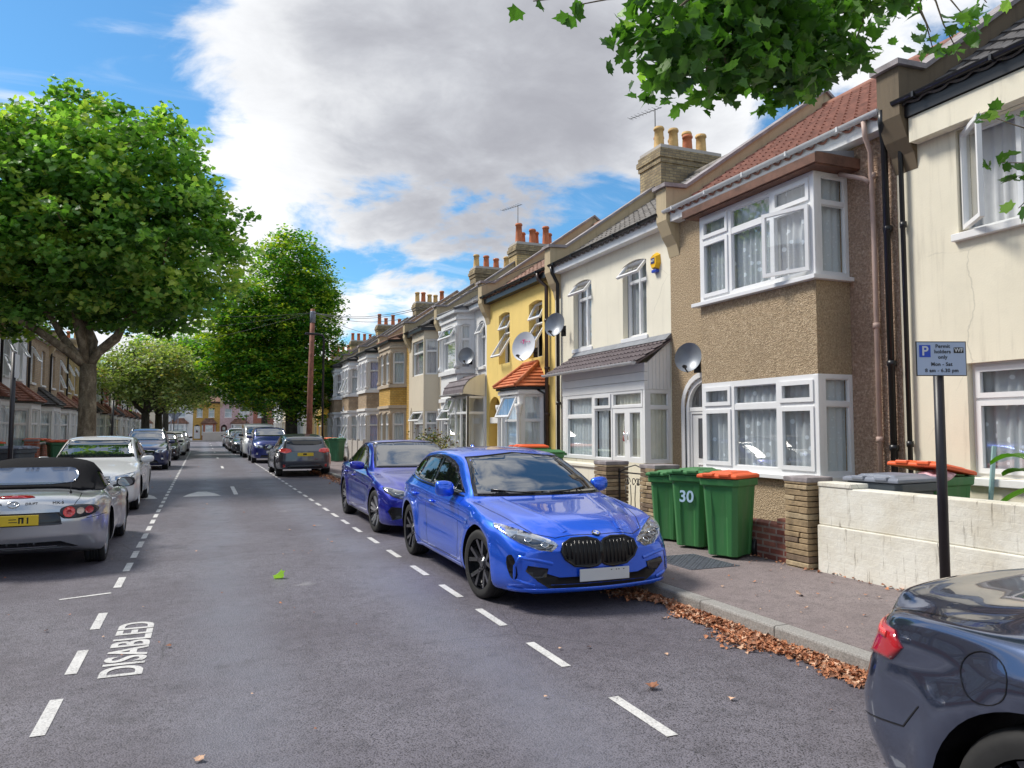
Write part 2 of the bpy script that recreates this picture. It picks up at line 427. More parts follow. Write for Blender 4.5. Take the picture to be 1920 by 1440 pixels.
def tiles(mb, x0,x1,ya,za,yb,zb, course=.3, per=.3, amp=.018, lift=.03, mi=0, prof='roman', xl=None, xr=None):
    """tiled slope from eave (ya,za) to ridge (yb,zb); xl/xr functions of t clip the sides (hips)"""
    L=math.hypot(yb-ya,zb-za); n=max(1,int(round(L/course))); ny,nz=-(zb-za)/L,(yb-ya)/L
    # normal points up and outward
    if nz<0: ny,nz=-ny,-nz
    P=4 if prof!='flat' else 1
    for k in range(n):
        t0,t1=k/n,min(1,(k+1)/n+.02)
        rows=[]
        for t,l in ((t0,lift),(t1,0.0)):
            a=xl(t) if xl else x0; b=xr(t) if xr else x1
            m=max(1,int(math.ceil((b-a)/per*P)))
            row=[]
            for j in range(m+1):
                x=min(b,a+per/P*j) if j<m else b
                q=((x-x0)/per)%1
                if prof=='roman': hh=amp*(1 if .0<q<.35 else 0)+amp*.5*sin(2*pi*q)
                elif prof=='flat': hh=0
                else: hh=amp*math.sin(2*pi*q)
                row.append((x,(ya+(yb-ya)*t)+ny*(l+hh),(za+(zb-za)*t)+nz*(l+hh)))
            rows.append(row)
        m=min(len(rows[0]),len(rows[1])); 
        if len(rows[0])!=len(rows[1]):
            # resample to equal count
            def rs(r,m): return [tuple(Vector(r[0]).lerp(Vector(r[-1]),j/(m-1))) for j in range(m)]
            m=max(2,m); rows=[rs(rows[0],m),rs(rows[1],m)]
        ids=mb.grid(rows,mi,False)
        # butt edge under the course
        low=[(p[0],p[1]-ny*(lift*.9),p[2]-nz*(lift*.9)) for p in rows[0]]
        mb.grid([low,rows[0]],mi,False)
def chimney(parent, x, y, z0, z1, pots, wx=.75, wy=1.75, mat='stock', potmats=('pot_red','pot_buff'), seed=0):
    """stack centred on x,y; local"""
    rnd=random.Random(seed); mb=MB()
    mb.box((x-wx/2,y-wy/2,z0),(x+wx/2,y+wy/2,z1-.5))
    for k,(e,h) in enumerate(((.035,.13),(.07,.13),(.035,.12),(.0,.10))):
        zz=z1-.5+sum(q for _,q in ((0,.13),(0,.13),(0,.12),(0,.10))[:k]); mb.box((x-wx/2-e,y-wy/2-e,zz),(x+wx/2+e,y+wy/2+e,zz+h),1 if k<3 else 2)
    o=mb.build('chimney',[M[mat],M['stockold'],M['concrete']],parent)
    n=pots
    for k in range(n):
        p=MB(); r=.13; hh=rnd.choice((.5,.58,.74,.6)); py=y-wy/2+.17+(wy-.34)*k/(max(1,n-1)); px=x+(rnd.uniform(-.06,.06) if n<6 else (-.17 if k%2 else .17))
        p.lathe([(r*1.12,0),(r*1.05,.05),(r*.95,hh*.5),(r*.88,hh-.09),(r*1.08,hh-.08),(r*1.08,hh-.03),(r*.95,hh-.03),(r*.95,hh),(r*.72,hh),(r*.72,hh-.15)],(0,0,0),12)
        p.build('chimney_pot',M[rnd.choice(potmats)],o,loc=(px,py,z1-.03))
    return o
def aerial(parent,x,y,z,h=1.3,L=1.1,rz=0):
    mb=MB(); mb.tube([(0,0,0),(0,0,h)],.014,6); mb.tube([(-L*.8,0,h),(L*.2,0,h-.04)],.009,5)
    for k in range(9):
        q=-L*.78+k*L*.11; mb.tube([(q,-.12,h),(q,.12,h)],.005,4)
    return mb.build('aerial',M['ironwork'],parent,loc=(x,y,z),rot=(0,0,rz))
def pipe(parent,pts,r=.035,mat='black',name='drainpipe',collars=()):
    mb=MB(); mb.tube(pts,r,10)
    for z in collars: mb.lathe([(r*1.35,0),(r*1.35,.07)],(pts[-1][0],pts[-1][1],z),10)
    return mb.build(name,M[mat],parent)
def half_gutter(parent,x0,x1,y,z,mat='gutter_white',r=.055,name='gutter',brackets=True):
    mb=MB(); rows=[]
    for x in (x0,x1): rows.append([(x,y+r*cos(t),z-r*sin(t)) for t in [pi*k/8 for k in range(9)]])
    mb.grid(rows,0,True)
    rows=[[(x,y+(r-.006)*cos(t),z-(r-.006)*sin(t)) for t in [pi*k/8 for k in range(9)]] for x in (x0,x1)]
    mb.grid(rows,0,True)
    for x in (x0,x1): mb.poly([(x,y+r*cos(t),z-r*sin(t)) for t in [pi*k/8 for k in range(9)]])
    if brackets:
        k=x0+.3
        while k<x1: mb.box((k,y-r-.008,z-r-.008),(k+.03,y+r+.02,z+.004)); k+=.95
    return mb.build(name,M[mat],parent)
D_H=7.2
def house_shell(root, W, wallmat, ops, roofmat, eave=5.55, ridge=8.15, prof='roman', gut='gutter_white', fasc='upvc', parapet=True, pmat='parapet', per=.3, amp=.018, soffit=True, extra=(), depth=.12, gable=False, parx=0, corbel='parapet', z0=0.05, ridgecol=None):
    mb=MB(); wall_panel(mb,0,W,z0,eave,ops,0,depth,0)
    # back, sides, room darkness
    e=.006
    mb.poly([(W-e,D_H,z0),(e,D_H,z0),(e,D_H,eave),(W-e,D_H,eave)],0); 
    for x in (e,W-e): mb.poly([(x,0,z0),(x,D_H,z0),(x,D_H,eave),(x,D_H/2,ridge-.03),(x,0,eave)],0)
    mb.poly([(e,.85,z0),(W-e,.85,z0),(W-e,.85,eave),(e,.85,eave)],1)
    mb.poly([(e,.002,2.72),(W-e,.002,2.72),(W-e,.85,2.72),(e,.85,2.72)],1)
    mb.build('wall',[M[wallmat],M['interior']],root)
    px=.30 if parapet else 0
    rf=MB(); tiles(rf,px+.0,W,-.22,eave+.03-.22*.72+.1,D_H/2,ridge,per=per,amp=amp,prof=prof)
    b=MB(); 
    rf.poly([(px,D_H+.2,eave-.1),(W,D_H+.2,eave-.1),(W,D_H/2,ridge),(px,D_H/2,ridge)][::-1])
    rf.tube([(px,D_H/2,ridge+.0),(W,D_H/2,ridge+.0)],.11,8)
    rf.build('roof',M[roofmat],root)
    f=MB(); f.box((px+.002,-.20,eave-.16),(W-.002,-.175,eave+.06)); 
    if soffit: f.box((px+.002,-.173,eave-.16),(W-.002,-.004,eave-.14))
    f.build('fascia',M[fasc],root)
    half_gutter(root,px-.1,W,-.265,eave+.06,gut)
    if parapet:
        p=MB(); s=(ridge-eave)/(D_H/2)
        x0,x1=-.02+parx,.30+parx
        prof_=[(-.26,eave-.28),(-.26,eave+.42),(.1,eave+.46),(D_H/2,ridge+.38),(D_H,eave+.40),(D_H,eave-.2),(0.02,eave-.6)]
        prof_=[(-.28,eave-.12),(-.28,eave+.48),(.12,eave+.5),(D_H/2,ridge+.33),(D_H,eave+.40),(D_H,eave-.2),(.03,eave-.2),(.03,eave-.75),(-.004,eave-.75),(-.06,eave-.55),(-.17,eave-.38)]
        a=[p.vert((x0,y,z)) for y,z in prof_]; bb=[p.vert((x1,y,z)) for y,z in prof_]
        p.face(a[::-1],0,False); p.face(bb,0,False)
        for k in range(len(a)): p.face((a[k],a[(k+1)%len(a)],bb[(k+1)%len(a)],bb[k]),0,False)
        po=p.build('parapet',[M[pmat]],root,recalc=True)
        c=MB(); 
        for (ya,za),(yb,zb) in (((-.34,eave+.48),(.14,eave+.50)),((.14,eave+.50),(D_H/2,ridge+.33)),((D_H/2,ridge+.33),(D_H,eave+.40))):
            c.prism([(x0-.05,ya,za+.002),(x1+.05,ya,za+.002),(x1+.05,ya,za+.07),(x0-.05,ya,za+.07)],(0,yb-ya,zb-za))
        c.build('coping',M['coping'],po,recalc=True)
    return root
def bay(root, plan, z0, z1, wins, mat, depth=.1, name='bay', band=None, win_kw={}):
    """plan: points left->right; wins: {facet:[(z,h,margin,kw,split)]}"""
    mb=MB(); mats=[M[mat]]
    if band: mats.append(M[band[2]])
    for k,((xa,ya),(xb,yb)) in enumerate(zip(plan,plan[1:])):
        L=math.hypot(xb-xa,yb-ya); ang=math.atan2(yb-ya,xb-xa)
        T=Matrix.Translation((xa,ya,0)) @ Matrix.Rotation(ang,4,'Z')
        ops=[]
        for (z,h,mg,kw,split) in wins.get(k,[]):
            n=split; ww=(L-2*mg-(n-1)*.14)/n
            for j in range(n):
                ox=mg+j*(ww+.14); rise=kw.get('arch',0)
                ops.append((ox,z,ww,h,rise) if rise else (ox,z,ww,h))
                p=T @ Vector((ox,kw.get('rec',.06),z)); k2={q:v for q,v in kw.items() if q not in('arch','rec')}
                window(root,0,0,ww,h,org=tuple(p),rz=ang,**k2)
        if band:
            bz0,bz1,_=band
            wall_panel(mb,0,L,z0,bz0,[o for o in ops if o[1]<bz0],0,depth,0,T)
            wall_panel(mb,0,L,bz0,bz1,[],0,depth,1,T); wall_panel(mb,0,L,bz1,z1,[o for o in ops if o[1]>=bz1],0,depth,0,T)
        else: wall_panel(mb,0,L,z0,z1,ops,0,depth,0,T)
    return mb.build(name,mats,root)
def offset_plan(plan,d):
    """grow bay plan outward"""
    out=[]
    n=len(plan)
    for k,(x,y) in enumerate(plan):
        if k in (0,n-1): out.append((x+(-d if k==0 else d)*1.0,y)); continue
        a=Vector(plan[k])-Vector(plan[k-1]); b=Vector(plan[k+1])-Vector(plan[k]); na=Vector((a.y,-a.x)).normalized(); nb=Vector((b.y,-b.x)).normalized()
        m=(na+nb).normalized(); s=d/max(.4,m.dot(na)); out.append((x+m.x*s,y+m.y*s))
    return out
def slab(root,plan,d,z0,z1,mat,name,parent=None):
    mb=MB(); pl=offset_plan(plan,d); mb.prism([(x,y if 0<k<len(pl)-1 else .001,z0) for k,(x,y) in enumerate(pl)],(0,0,z1-z0))
    return mb.build(name,M[mat],parent or root,recalc=True)
def hip_roof(root,plan,d,z0,z1,mat,name='bay_roof',ridge_tiles=True,topfrac=.5,ytop=.0,prof=True):
    pl=offset_plan(plan,d); cx=(pl[0][0]+pl[-1][0])/2; hw=(pl[-1][0]-pl[0][0])/2*topfrac
    top=[(cx-hw,ytop),(cx-hw,ytop),(cx+hw,ytop),(cx+hw,ytop)] if len(pl)==4 else None
    mb=MB()
    if len(pl)==4:
        tops=[Vector((cx-hw,ytop,z1)),Vector((cx-hw,ytop,z1)),Vector((cx+hw,ytop,z1)),Vector((cx+hw,ytop,z1))]
        bots=[Vector((x,y,z0)) for x,y in pl]
        for a,b,ta,tb in ((bots[0],bots[1],tops[0],tops[1]),(bots[1],bots[2],tops[1],tops[2]),(bots[2],bots[3],tops[2],tops[3])):
            n=7
            for k in range(n):
                t0,t1=k/n,(k+1)/n
                nn=(b-a).cross(ta-a); nn=nn.normalized() if nn.length>1e-6 else Vector((0,0,1))
                if nn.z<0: nn=-nn
                p0=a.lerp(ta,t0)+nn*.03; p1=b.lerp(tb,t0)+nn*.03; p2=b.lerp(tb,t1); p3=a.lerp(ta,t1)
                mb.poly([p0,p1,p2,p3]); mb.poly([a.lerp(ta,t0),b.lerp(tb,t0),p1,p0])
        for a,t in ((bots[1],tops[1]),(bots[2],tops[2])): mb.tube([a+Vector((0,0,.03)),t+Vector((0,0,.03))],.055,8)
        if hw>.05: mb.tube([tops[1]+Vector((0,-.02,.03)),tops[2]+Vector((0,-.02,.03))],.06,8)
        mb.poly([Vector((x,y,z0-.001)) for x,y in pl])
    return mb.build(name,M[mat],root)
def column(root,x,y,z0,z1,r=.05,mat='stone_paint'):
    mb=MB(); H_=z1-z0
    mb.lathe([(r*1.9,0),(r*1.9,.10),(r*1.4,.14),(r,.2),(r*.92,H_-.28),(r*1.3,H_-.25),(r*1.1,H_-.2),(r*1.9,H_-.08),(r*1.9,H_)],(x,y,z0),12)
    return mb.build('column',M[mat],root)
def dish(loc,rz,tilt,r,mat,label,logo=False,arm=(.35,.25),elong=1.12,armside=1,group='satellite dishes'):
    """dish facing local -y, bracket to +y"""
    root=empty('satellite_dish',loc,rz,label,'satellite dish',group)
    mb=MB(); rows=[]
    for i in range(7):
        q=i/6; rows.append([(r*q*cos(2*pi*k/28),.09*(1-q*q)*1.0,r*q*elong*sin(2*pi*k/28)) for k in range(28)])
    mb.grid(rows,0,True,closed=True); mb.grid([[(p[0],p[1]+.012,p[2]) for p in row] for row in rows],1,True,closed=True)
    mb.lathe([(r,0),(r,.0)],n=3) if 0 else None
    T=Matrix.Rotation(R(tilt),4,'X')
    mb.v=[tuple(T@Vector(p)) for p in mb.v]
    mb.build('reflector',[M[mat],M[mat]],root)
    a=MB(); a.tube([T@Vector((0,.05,-r*elong*.98)),T@Vector((0,-r*.55,-r*1.0))],.013,6); tip=T@Vector((0,-r*.6,-r*.92))
    a.lathe([(.02,-.06),(.032,-.02),(.032,.05)],tuple(tip),10,axis='y')
    a.build('feed_arm',M['black'],root)
    b=MB(); b.tube([T@Vector((0,.1,0)),Vector((armside*.05,arm[0]*.7,-.12)),Vector((armside*.05,arm[0],-.12))],.02,8); b.box((armside*.05-.06,arm[0]-.01,-.25),(armside*.05+.06,arm[0]+.01,.0))
    b.build('bracket',M['black'],root)
    if logo:
        TT=T@Matrix.Translation((0,-.0,r*.45))@FACE
        def lt(s,dx,sz,z=0): return text_part(s,sz,M['magenta'],root,T@Matrix.Translation((dx,.055,r*.38+z))@FACE,'logo',bold=.004)
        lt('T',-.05,.15); 
        d=MB()
        for q in (-.12,.03,.08,.13): d.box((q-.009,.045,r*.38-.01 - (.0)),(q+.009,.06,r*.38+.01))
        d.v=[tuple(T@Vector(p)) for p in d.v]; d.build('logo',M['magenta'],root)
    return root
RX=8.0
def rhouse(yfar,label,x=RX,name='terraced_house',grp=None): return empty(name,(x,yfar,0),-pi/2,label,'house',grp)
def rloc(yfar,lx,ly=0,z=0,x=RX): return (x+ly, yfar-lx, z)
# ---------------------------------------------------------------- right hand terrace
def box_part(root,name,mat,boxes,bevel=0,mats=None):
    for b in boxes:
        mb=MB(); mb.box(*b); o=mb.build(name,mats or M[mat],root,bevel=bevel)
    return o
def rdoor(root,x,z,w,h,y=.1,mat='door_white',glassw=.4,fan=None,name='door',gm='carglass'):
    mb=MB(); pane_frame(mb,0,0,w,h,.05,-.01,.06); mb.box((.05,.01,.05),(w-.05,.045,h-.05))
    for zz0,zz1 in ((.15,h*.42),): pane_frame(mb,w*.2,zz0,w*.8,zz1,.03,-.004,.01)
    o=mb.build(name,M[mat],root,loc=(x,y,z),bevel=.006)
    g=MB(); g.poly([(w*.5-glassw/2*w,.004,h*.48),(w*.5+glassw/2*w,.004,h*.48),(w*.5+glassw/2*w,.004,h*.92),(w*.5-glassw/2*w,.004,h*.92)]); g.build('pane',M[gm],o)
    hd=MB(); hd.tube([(w*.86,-.04,h*.48),(w*.86,-.04,h*.56)],.012,8); hd.box((w*.84,-.035,h*.46),(w*.88,.01,h*.58)); hd.build('handle',M['chrome'],o)
    return o
Y_=[6.71,11.66,16.6,21.45,26.2,30.8,35.7,40.6,45.5,50.4]
M['curtain_dark']=plain('dark_patterned_net',(.26,.26,.34),.9,var=.3)

# A: nearest cream house
A=rhouse(6.71,'nearest cream rendered terraced house with black gutter and dark tiled roof, behind the parking sign')
house_shell(A,5.0,'cream',[(.80,3.86,2.1,1.22),(.84,1.08,2.1,1.28),(3.75,.2,.95,2.1)],'tile_dark',gut='black',fasc='black',pmat='parapet_dark',per=.28)
window(A,.80,3.86,2.1,1.22,cols=(.62,.7,.72),trans=None,opens={(0,'b'):('l',38)},curtain='curtain_grey',cgap=(0,0))
window(A,.84,1.08,2.1,1.28,cols=(.66,.7,.7),trans=.68,opens={(1,'t'):('awn',18)},curtain='lace',thick={(0,'b'),(0,'t')})
rdoor(A,3.75,.2,.95,2.1)
box_part(A,'fascia','cream',[((.33,-.17,5.08),(4.98,-.02,5.38))])
# B: brown pebbledash with square two storey bay
B=rhouse(11.66,'brown pebbledashed terraced house with square two storey bay and red tiled roof')
bx0,bx1,bd=1.71,4.17,.6
house_shell(B,4.95,'pebble',[(.40,.35,1.12,2.17,.5)],'tile_red',gut='gutter_white',fasc='stone_paint',per=.22,amp=.035)
bw=MB(); plan=[(bx0,0),(bx0,-bd),(bx1,-bd),(bx1,0)]
slab(B,plan,-.02,.05,.93,'pebble','bay_wall'); slab(B,plan,0,2.34,3.58,'pebble','bay_wall')
box_part(B,'bay_sill','upvc',[((bx0-.12,-bd-.1,3.582),(bx1+.08,-.002,3.64)),((bx0-.03,-bd-.08,.932),(bx1+.08,-.002,.99))],bevel=.006)
for z0,z1,op,cs in ((.99,2.34,{},(.69,1.03,.68)),(3.64,5.04,{(2,'b'):('r',17)},(.68,.97,.74))):
    window(B,bx0,z0,bx1-bx0,z1-z0,y=-bd,cols=cs,trans=.71,opens=op,thick={(0,'b'),(2,'t'),(0,'t')} | ({(2,'b')} if not op else set()),curtain='lace',sill=False,fr=.085)
    for xx,rz_ in ((bx0,-pi/2),(bx1,pi/2)):
        window(B,0,0,bd-.07,z1-z0,org=(xx,-.0 if rz_<0 else -bd+.07,z0),rz=rz_,cols=(1,),trans=.71,curtain='net',sill=False,fr=.06)
box_part(B,'corner_post','upvc',[((bx1-.09,-bd-.004,3.642),(bx1+.006,-bd+.08,5.038)),((bx1-.09,-bd-.004,.992),(bx1+.006,-bd+.08,2.338))],bevel=.01)
mb=MB(); mb.prism([(bx0-.2,-bd-.18,5.2),(bx0-.2,-.1,5.3),(bx0-.2,-.1,5.17),(bx0-.2,-bd-.18,5.1)],(bx1-bx0+.42,0,0)); mb.build('bay_roof',M['lead'],B,recalc=True)
mbf=MB(); mbf.box((bx0-.21,-bd-.19,5.06),(bx1+.23,-bd-.16,5.18)); mbf.box((bx1+.2,-bd-.158,5.06),(bx1+.23,-.004,5.20)); mbf.box((bx0-.18,-bd-.158,5.045),(bx1+.2,-.004,5.06)); mbf.build('bay_fascia',plain('weathered_timber',(.15,.075,.05),.8,var=.4,scale=5),B)
mb=MB(); mb.box((bx1+.002,-.006,.2),(4.94,.0,5.36)); mb.build('wall_strip',M['pebble_pink'],B)
# arched door
mb=MB(); pts=[]
def archring(mb,x,z,w,h,rise,t,y0,y1):
    def arc(e): return [(x-e,z)]+[(x+w/2-(w/2+e)*cos(pi*k/14),z+h-rise+(rise+e)*sin(pi*k/14)) for k in range(15)]+[(x+w+e,z)]
    a,b=arc(0),arc(t)
    for k in range(len(a)-1):
        for y in (y0,y1): mb.poly([(a[k][0],y,a[k][1]),(b[k][0],y,b[k][1]),(b[k+1][0],y,b[k+1][1]),(a[k+1][0],y,a[k+1][1])])
        for q in (a,b): mb.poly([(q[k][0],y0,q[k][1]),(q[k+1][0],y0,q[k+1][1]),(q[k+1][0],y1,q[k+1][1]),(q[k][0],y1,q[k][1])])
archring(mb,.40,.35,1.12,2.17,.5,.09,-.02,.02); archring(mb,.48,.35,.96,2.09,.43,.08,.02,.1)
mb.build('door_surround',M['upvc'],B,recalc=True)
mb=MB(); mb.box((.46,.04,1.93),(1.46,.1,2.0)); g=mb
mb.build('fanlight_bar',M['upvc'],B)
g=MB(); g.poly([(.48+.48-.48*cos(pi*k/12),.09,2.0+.44*sin(pi*k/12)) for k in range(13)][::-1]); g.build('fanlight',M['carglass'],B)
rdoor(B,.48,.35,.96,1.58,y=.06,glassw=.55)
pipe(B,[(bx1+.1,-bd+.35,5.0),(4.55,-.12,4.87),(4.62,-.1,4.8)],.03,'pipe_pink')
pipe(B,[(4.70,-.26,5.55),(4.70,-.24,5.35),(4.64,-.09,5.2),(4.64,-.07,4.0),(4.64,-.07,.3)],.033,'pipe_pink',collars=(4.85,2.9,1.45))
pipe(A,[(.02,-.26,5.58),(.02,-.26,5.4),(-.1,-.09,5.2),(-.1,-.07,.3)],.042,'black',collars=(4.1,2.4,1.35))
pipe(A,[(.12,-.14,5.3),(.12,-.07,5.1),(.12,-.06,.3)],.03,'black',collars=(4.1,1.4))
# C: cream with porch
C_=rhouse(16.6,'cream terraced house with white glazed porch under a grey tiled lean-to and yellow alarm box')
w_up=[(.98,3.47,.88,1.56,.07),(3.22,3.47,.9,1.56,.07)]
house_shell(C_,4.94,'cream2',[*w_up,(.42,1.0,.9,1.4,.1),(3.6,.6,.9,2.0),(1.75,1.0,1.2,1.35)],'tile_grey',gut='black',fasc='upvc',per=.21,amp=.02)
for x,z,w,h,_ in w_up:
    window(C_,x,z,w,h,y=.13,cols=(.5,.5),trans=.74,opens={(0,'t'):('awn',34),(1,'t'):('awn',34)} if 0 else {},curtain='curtain_grey',cgap=(0,.1),sillmat='upvc')
for o in [c for c in kids(C_) if c.name.startswith('window')]:
    s=MB(); pane_frame(s,0,0,.80,.40,.05,-.05,0,0); s.poly([(.045,-.02,.045),(.755,-.02,.045),(.755,-.02,.355),(.045,-.02,.355)],1); s.v=[(p[0],p[1],p[2]-.40) for p in s.v]
    s.build('open_sash',[M['upvc'],M['glass']],o,loc=(.04,-.02,1.53),rot=(-R(40),0,0))
px0,px1,pd=1.55,4.9,.56
slab(C_,[(px0,0),(px0,-pd),(px1,-pd),(px1,0)],-.01,.05,.99,'cream','porch_plinth')
window(C_,px0+.15,.99,1.25,1.35,y=-pd,cols=(1,),trans=.66,curtain='net',sill=False,fr=.07)
window(C_,px0+1.4,.99,.76,1.35,y=-pd,cols=(1,),trans=.76,curtain='net',cgap=(0,.35),sill=False,fr=.05,thick={(0,'t')})
window(C_,px0+2.16,2.02,1.1,.32,y=-pd,cols=(1,),curtain='cream_curtain_backing',sill=False,fr=.05)  # cream sheet added behind the glass in place of the bright porch interior
for k in range(2):
    o=window(C_,px0+2.16+k*.55,.99,.55,1.03,y=-pd+.01,cols=(1,),curtain='cream_curtain_backing',sill=False,fr=.095,name='door')  # no real blind: cream sheet added to stand in for the bright interior
    hd=MB(); hd.tube([(.07 if k else .48,-.03,.42),(.07 if k else .48,-.03,.56)],.012,6); hd.build('handle',M['chrome'],o)
window(C_,0,0,pd-.06,1.35,org=(px1,-pd+.06,.99),rz=pi/2,cols=(1,),trans=.76,curtain='cream_curtain_backing',sill=False,fr=.06)  # same added cream sheet behind the side pane
box_part(C_,'porch_post','upvc',[((px1-.06,-pd-.005,.995),(px1+.004,-pd+.058,2.34)),((px0-.01,-pd-.004,.995),(px0+.148,-.003,2.34))])
mb=MB()
for k in range(3): mb.box((px0-.02,-pd-.01-.006*(k%2),2.342+.165*k),(px1+.01,-pd+.06,2.50+.165*k))
mb.prism([(px1-.02,-pd+.062,2.342),(px1-.02,-.003,2.342),(px1-.02,-.003,3.25),(px1-.02,-pd+.062,2.84)],(.022,0,0))
for k in range(6): mb.prism([(px1+.001,-pd+.08+k*.08,2.35),(px1+.001,-pd+.145+k*.08,2.35),(px1+.001,-pd+.145+k*.08,2.9+k*.055),(px1+.001,-pd+.08+k*.08,2.86+k*.055)],(.012,0,0))
mb.build('porch_fascia',M['upvc'],C_,recalc=True)
mb=MB(); tiles(mb,px0-.45,px1+.06,-pd-.2,2.84,0,3.30,course=.25,per=.14,amp=.014,lift=.03)
mb.prism([(px0-.45,-pd-.2,2.80),(px1+.06,-pd-.2,2.80),(px1+.06,-.002,3.25),(px0-.45,-.002,3.25)],(0,0,.035)); mb.build('porch_roof',M['tile_purple'],C_)
mb=MB(); mb.prism([(px0-.45,-.14,3.27),(px0-.45,-.002,3.31),(px0-.45,-.002,3.40)],(px1-px0+.5,0,0)); mb.build('flashing',M['lead'],C_,recalc=True)
half_gutter(C_,px0-.5,px1+.04,-pd-.26,2.84,'gutter_white',brackets=False)
box_part(C_,'hall_wall','hall',[((3.3,.3,.99),(4.88,.34,2.6))])
chimney(C_,.15,3.65,6.4,8.95,8,wy=1.9,wx=1.0,mat='stockold',potmats=('pot_buff','pot_buff','pot_buff','pot_red'),seed=4)
aerial(C_,.1,2.9,8.8,1.3,1.1,rz=.3)
# D: yellow
D_=rhouse(21.45,'yellow rendered terraced house with orange tiled bay roof and arched entry')
ups=[(1.02,3.50,.84,1.48,.06),(3.22,3.48,.86,1.5,.06)]
house_shell(D_,4.83,'yellow',[*ups,(.22,.15,.94,2.42,.4)],'tile_brown',gut='black',fasc='black',per=.28,depth=.2)
for x,z,w,h,_ in ups:
    window(D_,x,z,w,h,y=.2,cols=(1,),trans=.62,opens={(0,'t'):('awn',26),(0,'b'):('awn',32)},curtain='lace',cgap=(.45,0),sillmat='upvc',arch=1)
mb=MB(); mb.box((.0,1.0,.05),(1.3,1.05,2.6)); mb.box((.18,.1,.05),(.215,1.0,2.6)); mb.box((1.165,.1,.05),(1.2,1.0,2.6)); mb.build('entry_wall',M['yellow'],D_)
text_part('LANGLEY',.16,M['ironwork'],D_,Matrix.Translation((.69,-.03,1.86))@FACE,'plaque_lettering',xs=.9) if 0 else None
box_part(D_,'name_plaque','stone_paint',[((.36,-.03,1.78),(1.02,-.003,1.96))],bevel=.01)
planD=[(2.42,0),(2.80,-.66),(4.12,-.66),(4.32,0)]
bay(D_,planD,.05,2.62,{1:[(.55,1.95,.14,dict(arch=.1,cols=(1,),trans=.66,opens={(0,'t'):('awn',24)},curtain='net_blue',sill=False),1)],2:[(.55,1.95,.09,dict(arch=.1,cols=(1,),trans=.66,curtain='net',sill=False),1)],0:[(.55,1.95,.12,dict(arch=.1,cols=(1,),trans=.66,curtain='net',sill=False),1)]},'stone_paint')
for x,y in planD[1:3]: column(D_,x,y-.02,.55,2.25,.055)
slab(D_,planD,.05,2.5,2.60,'stone_paint','cornice')
slab(D_,planD,.10,2.622,2.68,'black','bay_gutter')
hip_roof(D_,planD,.16,2.69,3.32,'tile_orange',topfrac=.42)
pipe(D_,[(4.22,-.3,2.66),(4.40,-.08,2.5),(4.40,-.06,.3)],.035,'black')
pipe(D_,[(4.35,-.26,5.55),(4.35,-.24,5.4),(4.5,-.08,5.2),(4.5,-.07,.3)],.05,'pipe_brown',collars=(4.3,3.1,1.95))
pipe(C_,[(.32,-.26,5.55),(.32,-.24,5.4),(.30,-.08,5.15),(.30,-.07,.3)],.045,'black',collars=(4.3,2.2))
